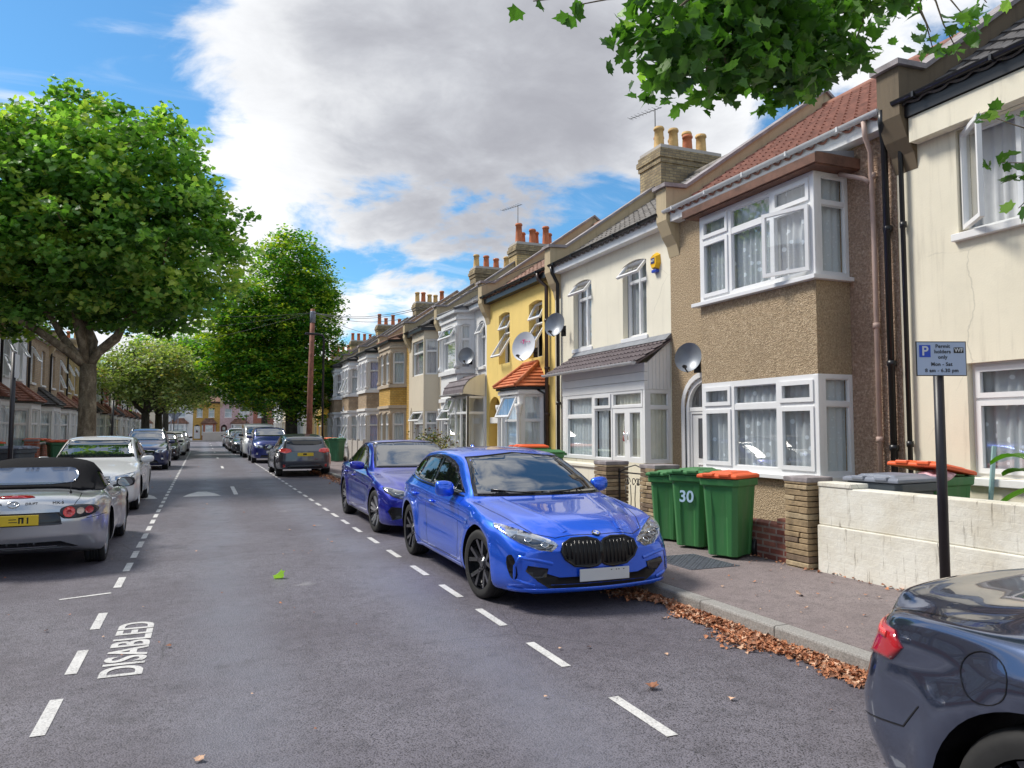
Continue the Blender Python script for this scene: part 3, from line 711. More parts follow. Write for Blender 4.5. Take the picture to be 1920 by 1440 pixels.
# E: white canted bay with colonnettes and slate canopy porch
def bay_house(yfar,W,label,wall,baymat,bx,dep=.5,cant=(.28,.24),roofm='tile_dark',gut='black',fasc='black',z_up=(3.55,4.95),z_lo=(.75,2.35),n=1,band=None,curt='net',opens_up={},opens_lo={},eaveb=5.35,smooth=False,right=None,pots=0,seed=1,trans=.66,cols=(1,),colmn=True,door=(.25,.95),parapet=True,name='terraced_house',pm='parapet',bigside=False,lowfield=None):
    r=rhouse(yfar,label)
    ops=[]
    if right: ops.append((right[0],3.55,right[1],1.45,.1))
    if door: ops.append((door[0],.3,door[1],2.3,.3))
    house_shell(r,W,wall,ops,roofm,gut=gut,fasc=fasc,parapet=parapet,pmat=pm,prof='roman' if roofm!='slate' else 'flat')
    if right: window(r,right[0],3.55,right[1],1.45,cols=(1,),trans=.66,opens={(0,'t'):('awn',28)} if seed%2 else {},curtain=curt)
    if door: rdoor(r,door[0],.3,door[1],2.0,y=.12,mat='door_white' if seed%3 else 'door_dark')
    x0,x1=bx; plan=[(x0,0),(x0+cant[0],-dep),(x1-cant[1],-dep),(x1,0)]
    def kw(op): return dict(cols=cols,trans=trans,opens=op,curtain=curt,sill=False,**({} if smooth else dict(arch=.08)))
    def wz(z,op): return {1:[(z[0],z[1]-z[0],.07 if smooth else .12,kw(op),n)],2:[(z[0],z[1]-z[0],.05 if smooth else .1,dict(kw({}),cols=(1,)),1)],0:[(z[0],z[1]-z[0],.1,dict(kw({}),cols=(1,)),1)]}
    lo,up=wz(z_lo,opens_lo),wz(z_up,opens_up)
    bay(r,plan,.05,z_lo[1]+.28,lo,baymat)
    fz0,fz1=z_lo[1]+.28,z_up[0]-.12
    bay(r,plan,fz0,fz1,{},lowfield or band or baymat,name='bay_panel')
    bay(r,plan,fz1,eaveb,up,baymat,name='bay')
    if not smooth:
        slab(r,plan,.07,z_lo[1]+.15,z_lo[1]+.27,baymat,'string_course'); slab(r,plan,.08,z_up[0]-.16,z_up[0]-.03,baymat,'bay_sill'); slab(r,plan,.05,z_lo[0]-.14,z_lo[0]-.04,baymat,'bay_sill')
        slab(r,plan,.05,z_up[1]+.14,z_up[1]+.22,baymat,'cornice')
    if colmn:
        for za,zb in (z_lo,z_up):
            for p in plan[1:3]: column(r,p[0],p[1]-.015,za,zb-.05,.05,baymat)
            if n>1:
                mx=(plan[1][0]+plan[2][0])/2; column(r,mx,plan[1][1]-.02,za,zb-.05,.04,baymat)
    slab(r,plan,.13,eaveb,eaveb+.09,gut if gut!='gutter_white' else 'gutter_white','bay_gutter')
    hip_roof(r,plan,.12,eaveb+.095,5.95,roofm,topfrac=.55,ytop=.55)
    if pots: chimney(r,.15,3.65,6.4,8.7,pots,mat='stock' if seed%2 else 'stockold',potmats=('pot_red',) if seed%2 else ('pot_red','pot_buff'),seed=seed)
    return r
E_=bay_house(26.2,4.75,'white painted terraced house with canted bay, white gutter and slate hood over its porch','white','white',(1.35,3.6),dep=.5,roofm='slate',gut='gutter_white',fasc='upvc',z_up=(3.55,5.0),opens_up={(0,'t'):('awn',30)},opens_lo={(0,'t'):('awn',30)},curt='curtain_grey',right=(3.98,.62),pots=6,seed=5,door=None)
aerial(E_,.1,3.0,8.6,1.6,1.2,rz=.3)
# porch canopy on E
mb=MB(); rows=[]
for k in range(9):
    t=k/8; zz=3.33-.62*t**1.6; yy=-.02-.72*math.sin(t*pi/2)**1.1
    rows.append([(2.7,yy-.03,zz),(4.72,yy-.03,zz)])
mb.grid(rows,0,False); 
for k in (2,4,6): mb.box((2.7,rows[k][0][1]-.02,rows[k][0][2]-.01),(4.72,rows[k][0][1]+.01,rows[k][0][2]+.02))
mb.build('porch_hood',M['tile_purple'],E_)
mb=MB(); mb.prism([(4.68,rows[k][0][1]+.02,rows[k][0][2]-.02) for k in range(9)]+[(4.68,-.02,2.62)],(.03,0,0)); mb.build('hood_cheek',M['cream2'],E_,recalc=True); mb=MB(); mb.prism([(2.72,rows[k][0][1]+.02,rows[k][0][2]-.02) for k in range(9)]+[(2.72,-.02,2.62)],(.03,0,0)); mb.build('hood_cheek',M['cream2'],E_,recalc=True)
half_gutter(E_,2.66,4.76,-.82,2.70,'gutter_white',brackets=False)
slab(E_,[(2.75,0),(2.75,-.62),(4.68,-.62),(4.68,0)],0,.05,.9,'white','porch_plinth')
window(E_,2.75,.9,1.93,1.72,y=-.62,cols=(.8,.55,.55),trans=.7,opens={(0,'t'):('awn',22)},curtain='cream_curtain_backing',sill=False,cgap=(0,.4))
window(E_,0,0,.60,1.72,org=(4.68,-.60,.9),rz=pi/2,cols=(1,),trans=.7,curtain=None,sill=False)
F_=bay_house(30.8,4.6,'beige rendered terraced house with plain canted bay and wide white windows','beige','beige',(2.15,4.35),dep=.52,smooth=True,colmn=False,z_up=(3.62,4.95),z_lo=(.95,2.28),opens_lo={(0,'t'):('awn',30)},curt='curtain_grey',pots=4,seed=8,gut='black',eaveb=5.25,trans=.66,n=1,cols=(1,))
G_=bay_house(35.7,4.9,'yellow stock brick terraced house with stained stone two storey bay','stockgold','stone',(1.45,4.45),dep=.6,cant=(.4,.45),n=2,band='stockgold',curt='net',seed=2,roofm='tile_brown',fasc='black')
H_=bay_house(40.6,4.9,'white painted bay terraced house with lilac curtains and a yellow brick band','brown_brick','stone_paint',(1.4,4.3),dep=.6,cant=(.4,.4),n=2,band='brown_brick',curt='curtain_lilac',seed=4,pots=5,roofm='tile_dark')
I_=bay_house(45.5,4.9,'white painted bay terraced house with a sagging open sash and yellow brick band','brown_brick','white',(1.4,4.3),dep=.6,cant=(.4,.4),n=2,band='brown_brick',curt='net',seed=6,roofm='tile_dark',opens_up={(0,'b'):('awn',20)},opens_lo={(0,'b'):('awn',20)})
J_=bay_house(50.4,4.9,'white bay terraced house with dark brick band beside the big hornbeam','brown_brick','white',(1.4,4.3),dep=.6,cant=(.4,.4),n=1,band='brown_brick',curt='curtain_grey',seed=7,pots=4,roofm='tile_dark')
ft=['distant pale yellow rendered house just past the telegraph pole','distant cream bay house behind the hornbeam trunk','distant grey-white bay house behind the hornbeam','distant brick and white bay house two past the hornbeam','distant orange-brown brick bay house near the end on the right','distant cream bay house third from the end on the right','distant white bay house second from the end on the right','last terraced house at the end of the right hand side']
fm=[('yellow','yellow'),('beige','beige'),('white','white'),('brown_brick','white'),('redbrick','stone_paint'),('beige','beige'),('white','white'),('stock','stone_paint')]
for k,(lb,(wm,bm_)) in enumerate(zip(ft,fm)):
    bay_house(55.3+4.9*k,4.9,lb,wm,bm_,(1.4,4.3),dep=.6,cant=(.4,.4),n=1,curt='net',seed=k+10,pots=4 if k%2 else 0,roofm='tile_dark' if k%3 else 'tile_brown')
# one more house beside the camera, mostly seen in reflections
Z_=rhouse(1.71,'cream terraced house beside the nearest one, partly out of the picture')
house_shell(Z_,5,'beige',[(.8,3.86,1.6,1.22),(.84,1.08,1.9,1.28)],'tile_dark',gut='black',fasc='black',pmat='parapet_dark')
window(Z_,.8,3.86,1.6,1.22,cols=(1,1)); window(Z_,.84,1.08,1.9,1.28,cols=(1,1),trans=.7)

# ---------------------------------------------------------------- left hand terrace
LX=-6.45
def lhouse(y0,label,wall,roofm='tile_brown',bayroof='tile_red',baym='stone_paint',seed=0,W=4.6,two=True,pots=0,stem='upvc',pipex=.08):
    r=empty('terraced_house',(LX,y0,0),pi/2,label,'house')
    ups=[(.75,3.5,.82,1.5,.07),(2.85,3.5,.82,1.5,.07)]
    house_shell(r,W,wall,[*ups,(.3,.3,.95,2.25,.3)],roofm,eave=5.5,gut='black',fasc='upvc',prof='flat',parapet=seed%2==0)
    for j,(x,z,w,h,_) in enumerate(ups):
        window(r,x,z,w,h,cols=(1,),trans=.5,opens={(0,'t'):('awn',26),(0,'b'):('awn',22)} if (seed+j)%3==0 else ({(0,'t'):('awn',28)} if (seed+j)%3==1 else {}),curtain='net')
    rdoor(r,.3,.3,.95,1.95)
    plan=[(1.7,0),(2.05,-.65),(3.75,-.65),(4.1,0)]
    bay(r,plan,.05,2.55,{1:[(.75,1.6,.1,dict(cols=(1,1,1) if seed%2 else (1,1),trans=.66,opens={(1,'t'):('awn',25)} if seed%2 else {},curtain='net' if seed%2 else 'cream_curtain_backing',sill=False),1)],0:[(.75,1.6,.08,dict(cols=(1,),trans=.66,curtain='net',sill=False),1)],2:[(.75,1.6,.08,dict(cols=(1,),trans=.66,curtain='net',sill=False),1)]},baym)
    slab(r,plan,.10,2.552,2.62,'black','bay_gutter'); hip_roof(r,plan,.16,2.63,3.3,bayroof,topfrac=.4)
    pipe(r,[(pipex,-.26,5.5),(pipex,-.08,5.2),(pipex,-.06,.3)],.045,'black')
    if pots: chimney(r,.15,3.65,6.4,8.7,pots,seed=seed)
    return r
ly=[30.0,34.4,38.9,43.4,48.1,52.9,57.6,62.3,67,71.7,76.4,81.1,85.8]
ll=['white rendered house at the left edge of the picture, red bay roof','brown brick house with bay just left of the plane trunk','brown brick house hidden partly by the plane trunk, dark red bay roof','sooty brick house right behind the plane trunk','brown brick house past the plane trunk with black downpipe','white house past the plane tree with red hipped bay','red brick house on the left with small hipped bay','cream house on the left behind the two small trees','orange brick house on the left behind the two small trees','white house on the left near the give way sign','brick house fourth from the far left corner','pale house third from the far left corner','house at the far left corner of the street']
lw=['white','brown_brick','brown_brick','stock','brown_brick','white','redbrick','cream','redbrick','white','brown_brick','beige','white']
for k,(y,lb,wm) in enumerate(zip(ly,ll,lw)):
    lhouse(y,lb,wm,seed=k,bayroof=('tile_red','tile_dark','tile_brown')[k%3],pots=4 if k%3==2 else 0,W=4.5 if k<3 else 4.7)
base=None
for k in range(7):
    o=lhouse(25.4-4.6*k,'white rendered terraced house on the left, beside the viewer and out of the picture' ,'white' if k%2 else 'brown_brick',seed=k+1) if base is None else copy_tree(base,loc=(LX,25.4-4.6*k,0))
    base=base or o; o['group']='left terrace beside the viewer'
# ---------------------------------------------------------------- houses closing the street
def ehouse(x0,W,wall,label,roofm,bayr,seed,baym='redbrick',eave=5.25):
    r=empty('terraced_house',(x0,110,0),0,label,'house')
    k=W/4.0
    ups=[(.55*k,3.2,.85*k,1.2),(2.3*k,3.2,.85*k,1.2)]
    house_shell(r,W,wall,[*ups,(.15,.3,.8,1.9,.3)],roofm,eave=eave,ridge=7.7,gut='black',fasc='black',prof='flat')
    for x,z,w,h in ups: window(r,x,z,w,h,cols=(1,),trans=.55,curtain='net')
    rdoor(r,.15,.3,.8,1.7,mat='door_dark' if seed else 'door_white')
    plan=[(1.35*k,0),(1.6*k,-.6),(3.2*k,-.6),(3.45*k,0)]
    bay(r,plan,.05,2.3,{1:[(.7,1.45,.2,dict(cols=(1,),trans=.66,curtain='net',sill=False),1)],0:[(.7,1.45,.06,dict(cols=(1,),curtain='net',sill=False,opens={(0,'b'):('l',25)}),1)],2:[(.7,1.45,.06,dict(cols=(1,),curtain='net',sill=False),1)]},baym)
    slab(r,plan,.1,2.302,2.36,'tile_brown','bay_gutter'); hip_roof(r,plan,.16,2.37,2.95,bayr)
    return r
ehouse(-1.25,3.4,'stockgold','golden brick house closing the end of the street, white front door','tile_brown','tile_brown',0)
ehouse(2.15,4.3,'pinkbrick','pink painted brick house closing the end of the street, dark front door','tile_grey','tile_brown',1,'stone_paint')
ehouse(6.45,4.3,'redbrick','red brick end-of-street house behind the hornbeam','tile_brown','tile_red',1)
ehouse(10.75,4.3,'beige','beige house across the junction to the far right','tile_brown','tile_red',1)
ehouse(-5.6,4.35,'white','white rendered house across the junction behind the two small trees','tile_brown','tile_brown',0,'white')
ehouse(-9.95,4.35,'beige','beige house across the junction to the far left','tile_brown','tile_brown',0,'white')
# ---------------------------------------------------------------- cars
from mathutils.geometry import delaunay_2d_cdt
def pchip(tab, xs):
    X=np.array([a for a,_ in tab],float); Y=np.array([b for _,b in tab],float)
    h=np.diff(X); d=np.diff(Y)/h; m=np.zeros(len(X))
    for k in range(1,len(X)-1):
        if d[k-1]*d[k]>0: w1=2*h[k]+h[k-1]; w2=h[k]+2*h[k-1]; m[k]=(w1+w2)/(w1/d[k-1]+w2/d[k])
    m[0]=d[0]; m[-1]=d[-1]
    xs=np.clip(np.asarray(xs,float),X[0],X[-1]); i=np.clip(np.searchsorted(X,xs)-1,0,len(h)-1); t=(xs-X[i])/h[i]
    return (2*t**3-3*t**2+1)*Y[i]+(t**3-2*t**2+t)*h[i]*m[i]+(-2*t**3+3*t**2)*Y[i+1]+(t**3-t**2)*h[i]*m[i+1]
class Body:
    def __init__(s, S, n=110, q=5):
        L=S['L']; W=S['W']; s.L=L; s.S=S
        e=np.array([0,.012,.03,.055,.085,.12,.16,.21,.27,.34]); ys=np.concatenate([e,np.linspace(.42,L-.42,n-20),(L-e)[::-1]])
        hw=pchip(S['plan'],ys)*W; zb=pchip(S['bot'],ys); belt=pchip(S['belt'],ys); top=pchip(S['top'],ys); rw=pchip(S['rw'],ys); cr=pchip(S['crown'],ys)
        ze=np.maximum(belt+.012,top-cr); top=np.maximum(top,ze+.012); hb=belt-zb
        sh=S.get('sh',.07)
        ctl=[(0*hw,zb),(hw*.8,zb),(hw-.07,zb+.012),(hw-.02,zb+.08),(hw,zb+.36*hb),(hw-.004,zb+.68*hb),(hw-.02,belt-.07),(hw-sh,belt),
             ((hw-sh)*.62+rw*.38,belt+.36*(ze-belt)),(rw+.012,ze-.004),(rw-.09,ze+(top-ze)*.45),(rw*.5,ze+(top-ze)*.88),(0*hw,top)]
        K=len(ctl); ti=np.linspace(0,K-1,(K-1)*q+1); PX=[];PZ=[]
        for k in range(len(ys)):
            PX.append(pchip([(i,c[0][k]) for i,c in enumerate(ctl)],ti)); PZ.append(pchip([(i,c[1][k]) for i,c in enumerate(ctl)],ti))
        X=np.array(PX); Z=np.array(PZ); Y=np.repeat(ys[:,None],X.shape[1],1)
        for it in range(S.get('smooth',3)):
            for A in (X,Z):
                B=A.copy(); B[1:-1,1:-1]=.5*A[1:-1,1:-1]+.125*(A[:-2,1:-1]+A[2:,1:-1]+A[1:-1,:-2]+A[1:-1,2:]); A[:]=B
        # side sculpture
        for wy in S['wheels']:
            r=np.hypot(Y-wy,Z-S['wr']-.0); side=np.clip((X-.6*W)/(.25*W),0,1)*(Z<belt[:,None]+.02)
            X+=side*S.get('flare',.022)*np.exp(-((r-S['wr']-.09)/.085)**2)
        side=np.clip((X-.8*W)/(.1*W),0,1); mid=np.clip((Y-S['wheels'][0]-.5)/.3,0,1)*np.clip((S['wheels'][1]-.5-Y)/.3,0,1)
        X-=side*mid*.018*np.exp(-((Z-(zb+.48*hb)[:,None])/.09)**2)
        X-=side*.010*np.exp(-((Z-(belt-.17)[:,None])/.035)**2)
        for f in S.get('sculpt',()): X,Y,Z=f(X,Y,Z)
        # nose / tail curvature
        zt=np.array([a for a,_ in S['nose']]); zv=np.array([b for _,b in S['nose']])
        bl=np.clip(1-Y/.6,0,1)**2; Y=Y+bl*(np.interp(Z,zt,zv)+S.get('nosex',.13)*(X/W)**2)
        zt=np.array([a for a,_ in S['tail']]); zv=np.array([b for _,b in S['tail']])
        bl=np.clip(1-(L-ys[:,None])/.6,0,1)**2; Y=Y-bl*(np.interp(Z,zt,zv)+S.get('tailx',.10)*(X/W)**2)
        n,m=X.shape
        V=[];ringN=2*(m-1)
        for k in range(n):
            for j in range(m): V.append((X[k,j],Y[k,j],Z[k,j]))
            for j in range(m-2,0,-1): V.append((-X[k,j],Y[k,j],Z[k,j]))
        F=[]
        for k in range(n-1):
            for j in range(ringN):
                a=k*ringN+j; b=k*ringN+(j+1)%ringN; F.append((a,b,b+ringN,a+ringN))
        # caps: stitch left half to right half rows
        def cap(k,flip):
            o=k*ringN; 
            for j in range(m-1):
                r0=o+j; r1=o+j+1; l0=o+(0 if j==0 else ringN-j); l1=o+(ringN-j-1 if j<m-2 else m-1)
                if j==0: f=(r0,r1,l1)
                elif j==m-2: f=(r0,o+m-1,l0)
                else: f=(r0,r1,l1,l0)
                F.append(f[::-1] if flip else f)
        cap(0,False); cap(n-1,True)
        s.V=V; s.F=F
        bm=bmesh.new(); vs=[bm.verts.new(v) for v in V]
        for f in F:
            try: bm.faces.new([vs[i] for i in f])
            except ValueError: pass
        # densify caps so that they bend: subdivide long cap edges
        bmesh.ops.recalc_face_normals(bm,faces=bm.faces)
        ed=[e for e in bm.edges if e.calc_length()>.16 and (abs(e.verts[0].co.y-e.verts[1].co.y)<.06) and e.verts[0].co.x*e.verts[1].co.x<0]
        if ed: 
            bmesh.ops.subdivide_edges(bm,edges=ed,cuts=11,use_grid_fill=True)
            W2=W
            for v in bm.verts:
                pass
        bm.verts.index_update()
        # bend the caps in plan
        y0c=np.interp; 
        for v in bm.verts:
            if v.index>=len(V):
                x,y,z=v.co; 
                if y<L/2: v.co.y = np.interp(z,np.array([a for a,_ in S['nose']]),np.array([b for _,b in S['nose']]))+S.get('nosex',.13)*(x/W)**2
                else: v.co.y = L-(np.interp(z,zt,zv)+S.get('tailx',.10)*(x/W)**2)
        bmesh.ops.triangulate(bm,faces=[f for f in bm.faces if len(f.verts)>4])
        s.bm=bm; s.bvh=BVHTree.FromBMesh(bm)
    def cast(s,p,d,off=.004):
        d=Vector(d).normalized(); p=Vector(p)
        o=p-d*4; h=s.bvh.ray_cast(o,d)
        if h[0] is None:
            h=s.bvh.find_nearest(p)
        n=h[1]
        if n.dot(d)>0: n=-n
        return h[0]+n*off-d*off*.4, n
    def snap(s,p,d):
        """bring an approximate point onto the skin before an oblique cast"""
        if abs(d.y)>.3 and abs(d.y)<.9999:
            e=Vector((0,1 if d.y>0 else -1,0)); h=s.bvh.ray_cast(Vector((p.x,-3 if d.y>0 else s.L+3,p.z)),e)
            if h[0] is not None: return h[0]
        return p
    def patch(s,root,name,mat,pts,d,off=.004,mirror=False,res=.05,rnd=0,depth=.012,parent=None,sm=True):
        d=Vector(d).normalized(); pts=[Vector(p) for p in pts]
        if mirror: d=Vector((-d.x,d.y,d.z)); pts=[Vector((-p.x,p.y,p.z)) for p in pts]
        for _ in range(rnd):
            q=[]
            for a,b in zip(pts,pts[1:]+pts[:1]): q+=[a.lerp(b,.22),a.lerp(b,.78)]
            pts=q
        u=(Vector((1,0,0)) if abs(d.z)>.95 else d.cross(Vector((0,0,1)))).normalized(); v=u.cross(d).normalized()
        P=[]
        for a,b in zip(pts,pts[1:]+pts[:1]):
            k=max(1,int((b-a).length/res)); P+=[a.lerp(b,i/k) for i in range(k)]
        P=[s.snap(p,d) for p in P]
        P2=[Vector((p.dot(u),p.dot(v))) for p in P]; N=len(P2)
        xs=[p.x for p in P2]; ys=[p.y for p in P2]; allp=list(P2)
        def inside(q):
            c=False; j=N-1
            for i in range(N):
                if (P2[i].y>q.y)!=(P2[j].y>q.y) and q.x<(P2[j].x-P2[i].x)*(q.y-P2[i].y)/(P2[j].y-P2[i].y+1e-12)+P2[i].x: c=not c
                j=i
            return c
        gx=min(xs)+res*.5
        while gx<max(xs):
            gy=min(ys)+res*.5
            while gy<max(ys):
                q=Vector((gx,gy))
                if inside(q) and min((q-p).length for p in P2)>res*.35: allp.append(q)
                gy+=res
            gx+=res
        r=delaunay_2d_cdt(allp,[(i,(i+1)%N) for i in range(N)],[list(range(N))],1,1e-6)
        vv,ee,ff=r[0],r[1],r[2]
        mb=MB(); out=[]
        c0=sum((p for p in P),Vector())/N; dep=c0.dot(d)
        for q in vv:
            pos,n=s.cast(u*q.x+v*q.y+d*dep,d,off); out.append((pos,n)); mb.vert(pos)
        for f in ff:
            a,b,c=[Vector(mb.v[i]) for i in f[:3]]
            f2=list(f)
            if (b-a).cross(c-a).dot(d)>0: f2=f2[::-1]
            mb.face(f2,0,sm)
        # skirt
        cnt={}
        for f in ff:
            for a,b in zip(f,list(f[1:])+[f[0]]): cnt[(min(a,b),max(a,b))]=cnt.get((min(a,b),max(a,b)),0)+1
        back={}
        for (a,b),k in cnt.items():
            if k==1:
                for i in (a,b):
                    if i not in back: back[i]=mb.vert(out[i][0]-out[i][1]*depth)
                mb.face((a,b,back[b],back[a]),0,False)
        return mb.build(name,mat,parent or root)
    def ribbon(s,root,name,mat,pts,d,w=.008,off=.0015,mirror=False,res=.04,parent=None,thick=0):
        d=Vector(d).normalized(); pts=[Vector(p) for p in pts]
        if mirror: d=Vector((-d.x,d.y,d.z)); pts=[Vector((-p.x,p.y,p.z)) for p in pts]
        P=[]
        for a,b in zip(pts,pts[1:]):
            k=max(1,int((b-a).length/res)); P+=[a.lerp(b,i/k) for i in range(k)]
        P.append(pts[-1]); C=[s.cast(s.snap(p,d),d,off) for p in P]; mb=MB(); rows=[]
        for k,(p,n) in enumerate(C):
            tg=(C[min(k+1,len(C)-1)][0]-C[max(k-1,0)][0]).normalized(); b=tg.cross(n).normalized()*w/2
            rows.append([p-b,p+n*thick*.5,p+b] if thick else [p-b,p+b])
        mb.grid(rows,0,True); return mb.build(name,mat,parent or root)
    def finish(s,root,paint,cut=True,name='body'):
        S=s.S; me=bpy.data.meshes.new(name); bmesh.ops.recalc_face_normals(s.bm,faces=s.bm.faces)
        for f in s.bm.faces: f.smooth=True
        s.bm.to_mesh(me); me.materials.append(paint); me.materials.append(M['trim'])
        o=bpy.data.objects.new(name,me); COL.objects.link(o)
        if cut:
            cb=MB()
            for wy in S['wheels']:
                for sd in (1,-1):
                    x0,x1=sd*(S['W']-.30),sd*(S['W']+.25)
                    cb.lathe([(S['wr']+.055,min(x0,x1)),(S['wr']+.055,max(x0,x1))],(0,wy,S['wr']-.005),48,'x')
            c=cb.build('cut',M['trim'],recalc=True)
            md=o.modifiers.new('b','BOOLEAN'); md.operation='DIFFERENCE'; md.object=c; md.solver='EXACT'; md.material_mode='TRANSFER'
            dg=bpy.context.evaluated_depsgraph_get(); dg.update()
            m2=bpy.data.meshes.new_from_object(o.evaluated_get(dg)); o.modifiers.clear(); o.data=m2; bpy.data.objects.remove(c)
            m2.set_sharp_from_angle(angle=R(38))
        o.parent=root; return o
def wheel(root,x,y,r,side,style='y5',rimmat='alu_dark',steer=0,w=.225,ac=None):
    """wheel centre; side=+1 outer face towards +x"""
    t=MB(); s=side; rr=r*.735
    prof=[(rr,-w/2+.01),(r*.86,-w/2),(r*.96,-w/2+.008),(r*.995,-w/2+.03),(r,-w*.3)]
    for k in (-.2,-.07,.07,.2): prof+=[(r,w*k-.008),(r-.008,w*k-.005),(r-.008,w*k+.005),(r,w*k+.008)]
    prof+=[(r,w*.3),(r*.995,w/2-.03),(r*.96,w/2-.008),(r*.86,w/2),(rr,w/2-.01)]
    t.lathe(prof,(0,0,0),40,'x',cap=False)
    o=t.build('wheel',M['rubber'],root,loc=(x,y,r),rot=(0,0,steer))
    m=MB(); f=s*(w/2-.012)
    m.lathe([(rr+.004,-w/2+.012),(rr+.004,w/2-.012),(rr-.012,w/2-.004),(rr-.02,w/2-.02),(rr-.028,-w/2+.03)],(0,0,0),40,'x',cap=False)
    m.lathe([(0.001,s*.0),(rr-.02,s*.0)],(0,0,0),32,'x',mi=1,cap=False)
    def spoke(a0,a1,r0,r1,w0,w1,d0,d1,mi=0):
        p0=Vector((0,cos(a0)*r0,sin(a0)*r0)); p1=Vector((0,cos(a1)*r1,sin(a1)*r1)); t_=(p1-p0).normalized(); n=Vector((0,-t_.z,t_.y))
        F=[p0+n*w0/2+Vector((d0,0,0)),p0-n*w0/2+Vector((d0,0,0)),p1-n*w1/2+Vector((d1,0,0)),p1+n*w1/2+Vector((d1,0,0))]
        B=[p+Vector((-s*.035,0,0))+ (n*(.006 if k in(0,3) else -.006)) for k,p in enumerate(F)]
        i=[m.vert(p) for p in F]+[m.vert(p) for p in B]
        for q in ((0,1,2,3),(7,6,5,4),(0,4,5,1),(1,5,6,2),(2,6,7,3),(3,7,4,0)): m.face([i[z] for z in q],mi,False)
    hubd=f-s*.045
    for k in range(5):
        a=2*pi*k/5+pi/2
        if style=='y5':
            spoke(a,a,.05,rr*.42,.055,.05,hubd,hubd+s*.015)
            for q in (-1,1): spoke(a+q*.06,a+q*.27,rr*.40,rr-.008,.034,.04,hubd+s*.015,f-s*.006)
        elif style=='d5':
            for q in (-1,1): spoke(a+q*.30,a+q*.17,.06,rr-.008,.04,.045,hubd,f-s*.006,2)
            for q in (-1,1): spoke(a+q*.5,a+q*.44,.06,rr-.008,.028,.03,hubd,f-s*.008)
        else:
            spoke(a,a,.05,rr-.008,.07,.085,hubd,f-s*.006)
            spoke(a+pi/5,a+pi/5,.05,rr-.008,.04,.05,hubd,f-s*.012)
    m.lathe([(.075,hubd-s*.03),(.072,hubd+s*.006),(.034,hubd+s*.012),(.034,hubd+s*.018)],(0,0,0),20,'x') if s>0 else m.lathe([(.034,hubd+s*.018),(.034,hubd+s*.012),(.072,hubd+s*.006),(.075,hubd-s*.03)],(0,0,0),20,'x')
    for k in range(5):
        a=2*pi*k/5; m.lathe([(.009,-.006),(.009,.006)],(hubd+s*.008,cos(a)*.052,sin(a)*.052),8,'x',mi=1)
    m.build('rim',[M[rimmat],M['lampdark'],M['alu']],o)
    b=MB(); b.lathe([(rr*.78,-.012),(rr*.78,.012)],(s*.0-s*.02,0,0),32,'x'); b.box((s*.0-.04,-rr*.8,-.06),(s*.0+.04,-rr*.55,.09)); b.build('brake_disc',M['alu'],o)
    return o
def mirror(root,x,y,z,side,paint,sc=1):
    mb=MB(); rows=[]
    for k in range(9):
        a=pi*k/8; rows.append([(side*(.12+.115*cos(t)*sin(a)**.6*1.0)*sc if 0 else side*(.13-.125*cos(a))*sc,(.055*sin(a)**.5*cos(t)-.01)*sc,(.075*sin(a)**.45*sin(t)+.03+.02*(k/8))*sc) for t in [2*pi*j/14 for j in range(14)]])
    mb.grid(rows,0,True,closed=True)
    o=mb.build('wing_mirror',paint,root,loc=(x,y,z),recalc=True)
    g=MB(); g.poly([(side*(.13-.10*cos(a))*sc,.062*sc,(.03+.01+.062*sin(a))*sc) for a in [2*pi*j/16 for j in range(16)]]); g.build('mirror_glass',M['carglass'],o)
    a=MB(); a.prism([(0,-.03*sc,-.035),(0,.03*sc,-.035),(0,.03*sc,.0),(0,-.03*sc,.0)],(side*.12*sc,0,.03)); a.v=[(p[0]-side*.03,p[1],p[2]) for p in a.v]; a.build('stalk',M['black'],o)
    return o
def plate(root,x,y,z,mat,w=.52,h=.111,smudge=False,rear=False,rx=0):
    mb=MB(); mb.box((-w/2,-.008,-h/2),(w/2,.004,h/2)); o=mb.build('number_plate',M[mat],root,loc=(x,y,z),rot=(rx,0,pi if rear else 0),bevel=.004)
    if smudge:
        s=MB(); 
        for k,(a,b,c,d) in enumerate(smudge): s.box((a,-.0095,c),(b,-.0075,d))
        s.build('plate_lettering',M['char'],o)
    return o
def side_windows(B,root,dlo,splits,z_in=.018,mirror_both=True,glass=None,chrome=False):
    """dlo: [(y,z)...] outline; splits: list of y bounds giving the panes"""
    for mir in (False,True):
        B.patch(root,'window_surround',M['trim'],[(1,y,z) for y,z in dlo],(-1,0,0),off=.003,mirror=mir,rnd=1)
        cy=sum(p[0] for p in dlo)/len(dlo); cz=sum(p[1] for p in dlo)/len(dlo)
        def shrink(y,z): 
            return (y+(.03 if y<cy else -.03)*min(1,abs(y-cy)/.3), z+(.022 if z<cz else -.022))
        ins=[shrink(*p) for p in dlo]
        for a,b in splits:
            poly=clip(clip(ins,a,True),b,False)
            if len(poly)>2: B.patch(root,'side_window',glass or M['carglass_dark'],[(1,y,z) for y,z in poly],(-1,0,0),off=.006,mirror=mir,rnd=0)
def clip(poly,y,keep_greater):
    out=[]
    for (a,b) in zip(poly,poly[1:]+poly[:1]):
        ia=(a[0]>=y)==keep_greater; ib=(b[0]>=y)==keep_greater
        if ia: out.append(a)
        if ia!=ib:
            t=(y-a[0])/(b[0]-a[0]); out.append((y,a[1]+(b[1]-a[1])*t))
    return out
def both(fn):
    for m in (False,True): fn(m)
def wheels4(root,S,style,rim,steer=0,inset=.012):
    x=S['W']-.1125-inset
    for k,wy in enumerate(S['wheels']):
        for sd in (1,-1): wheel(root,sd*x,wy,S['wr'],sd,style,rim,steer if k==0 else 0)
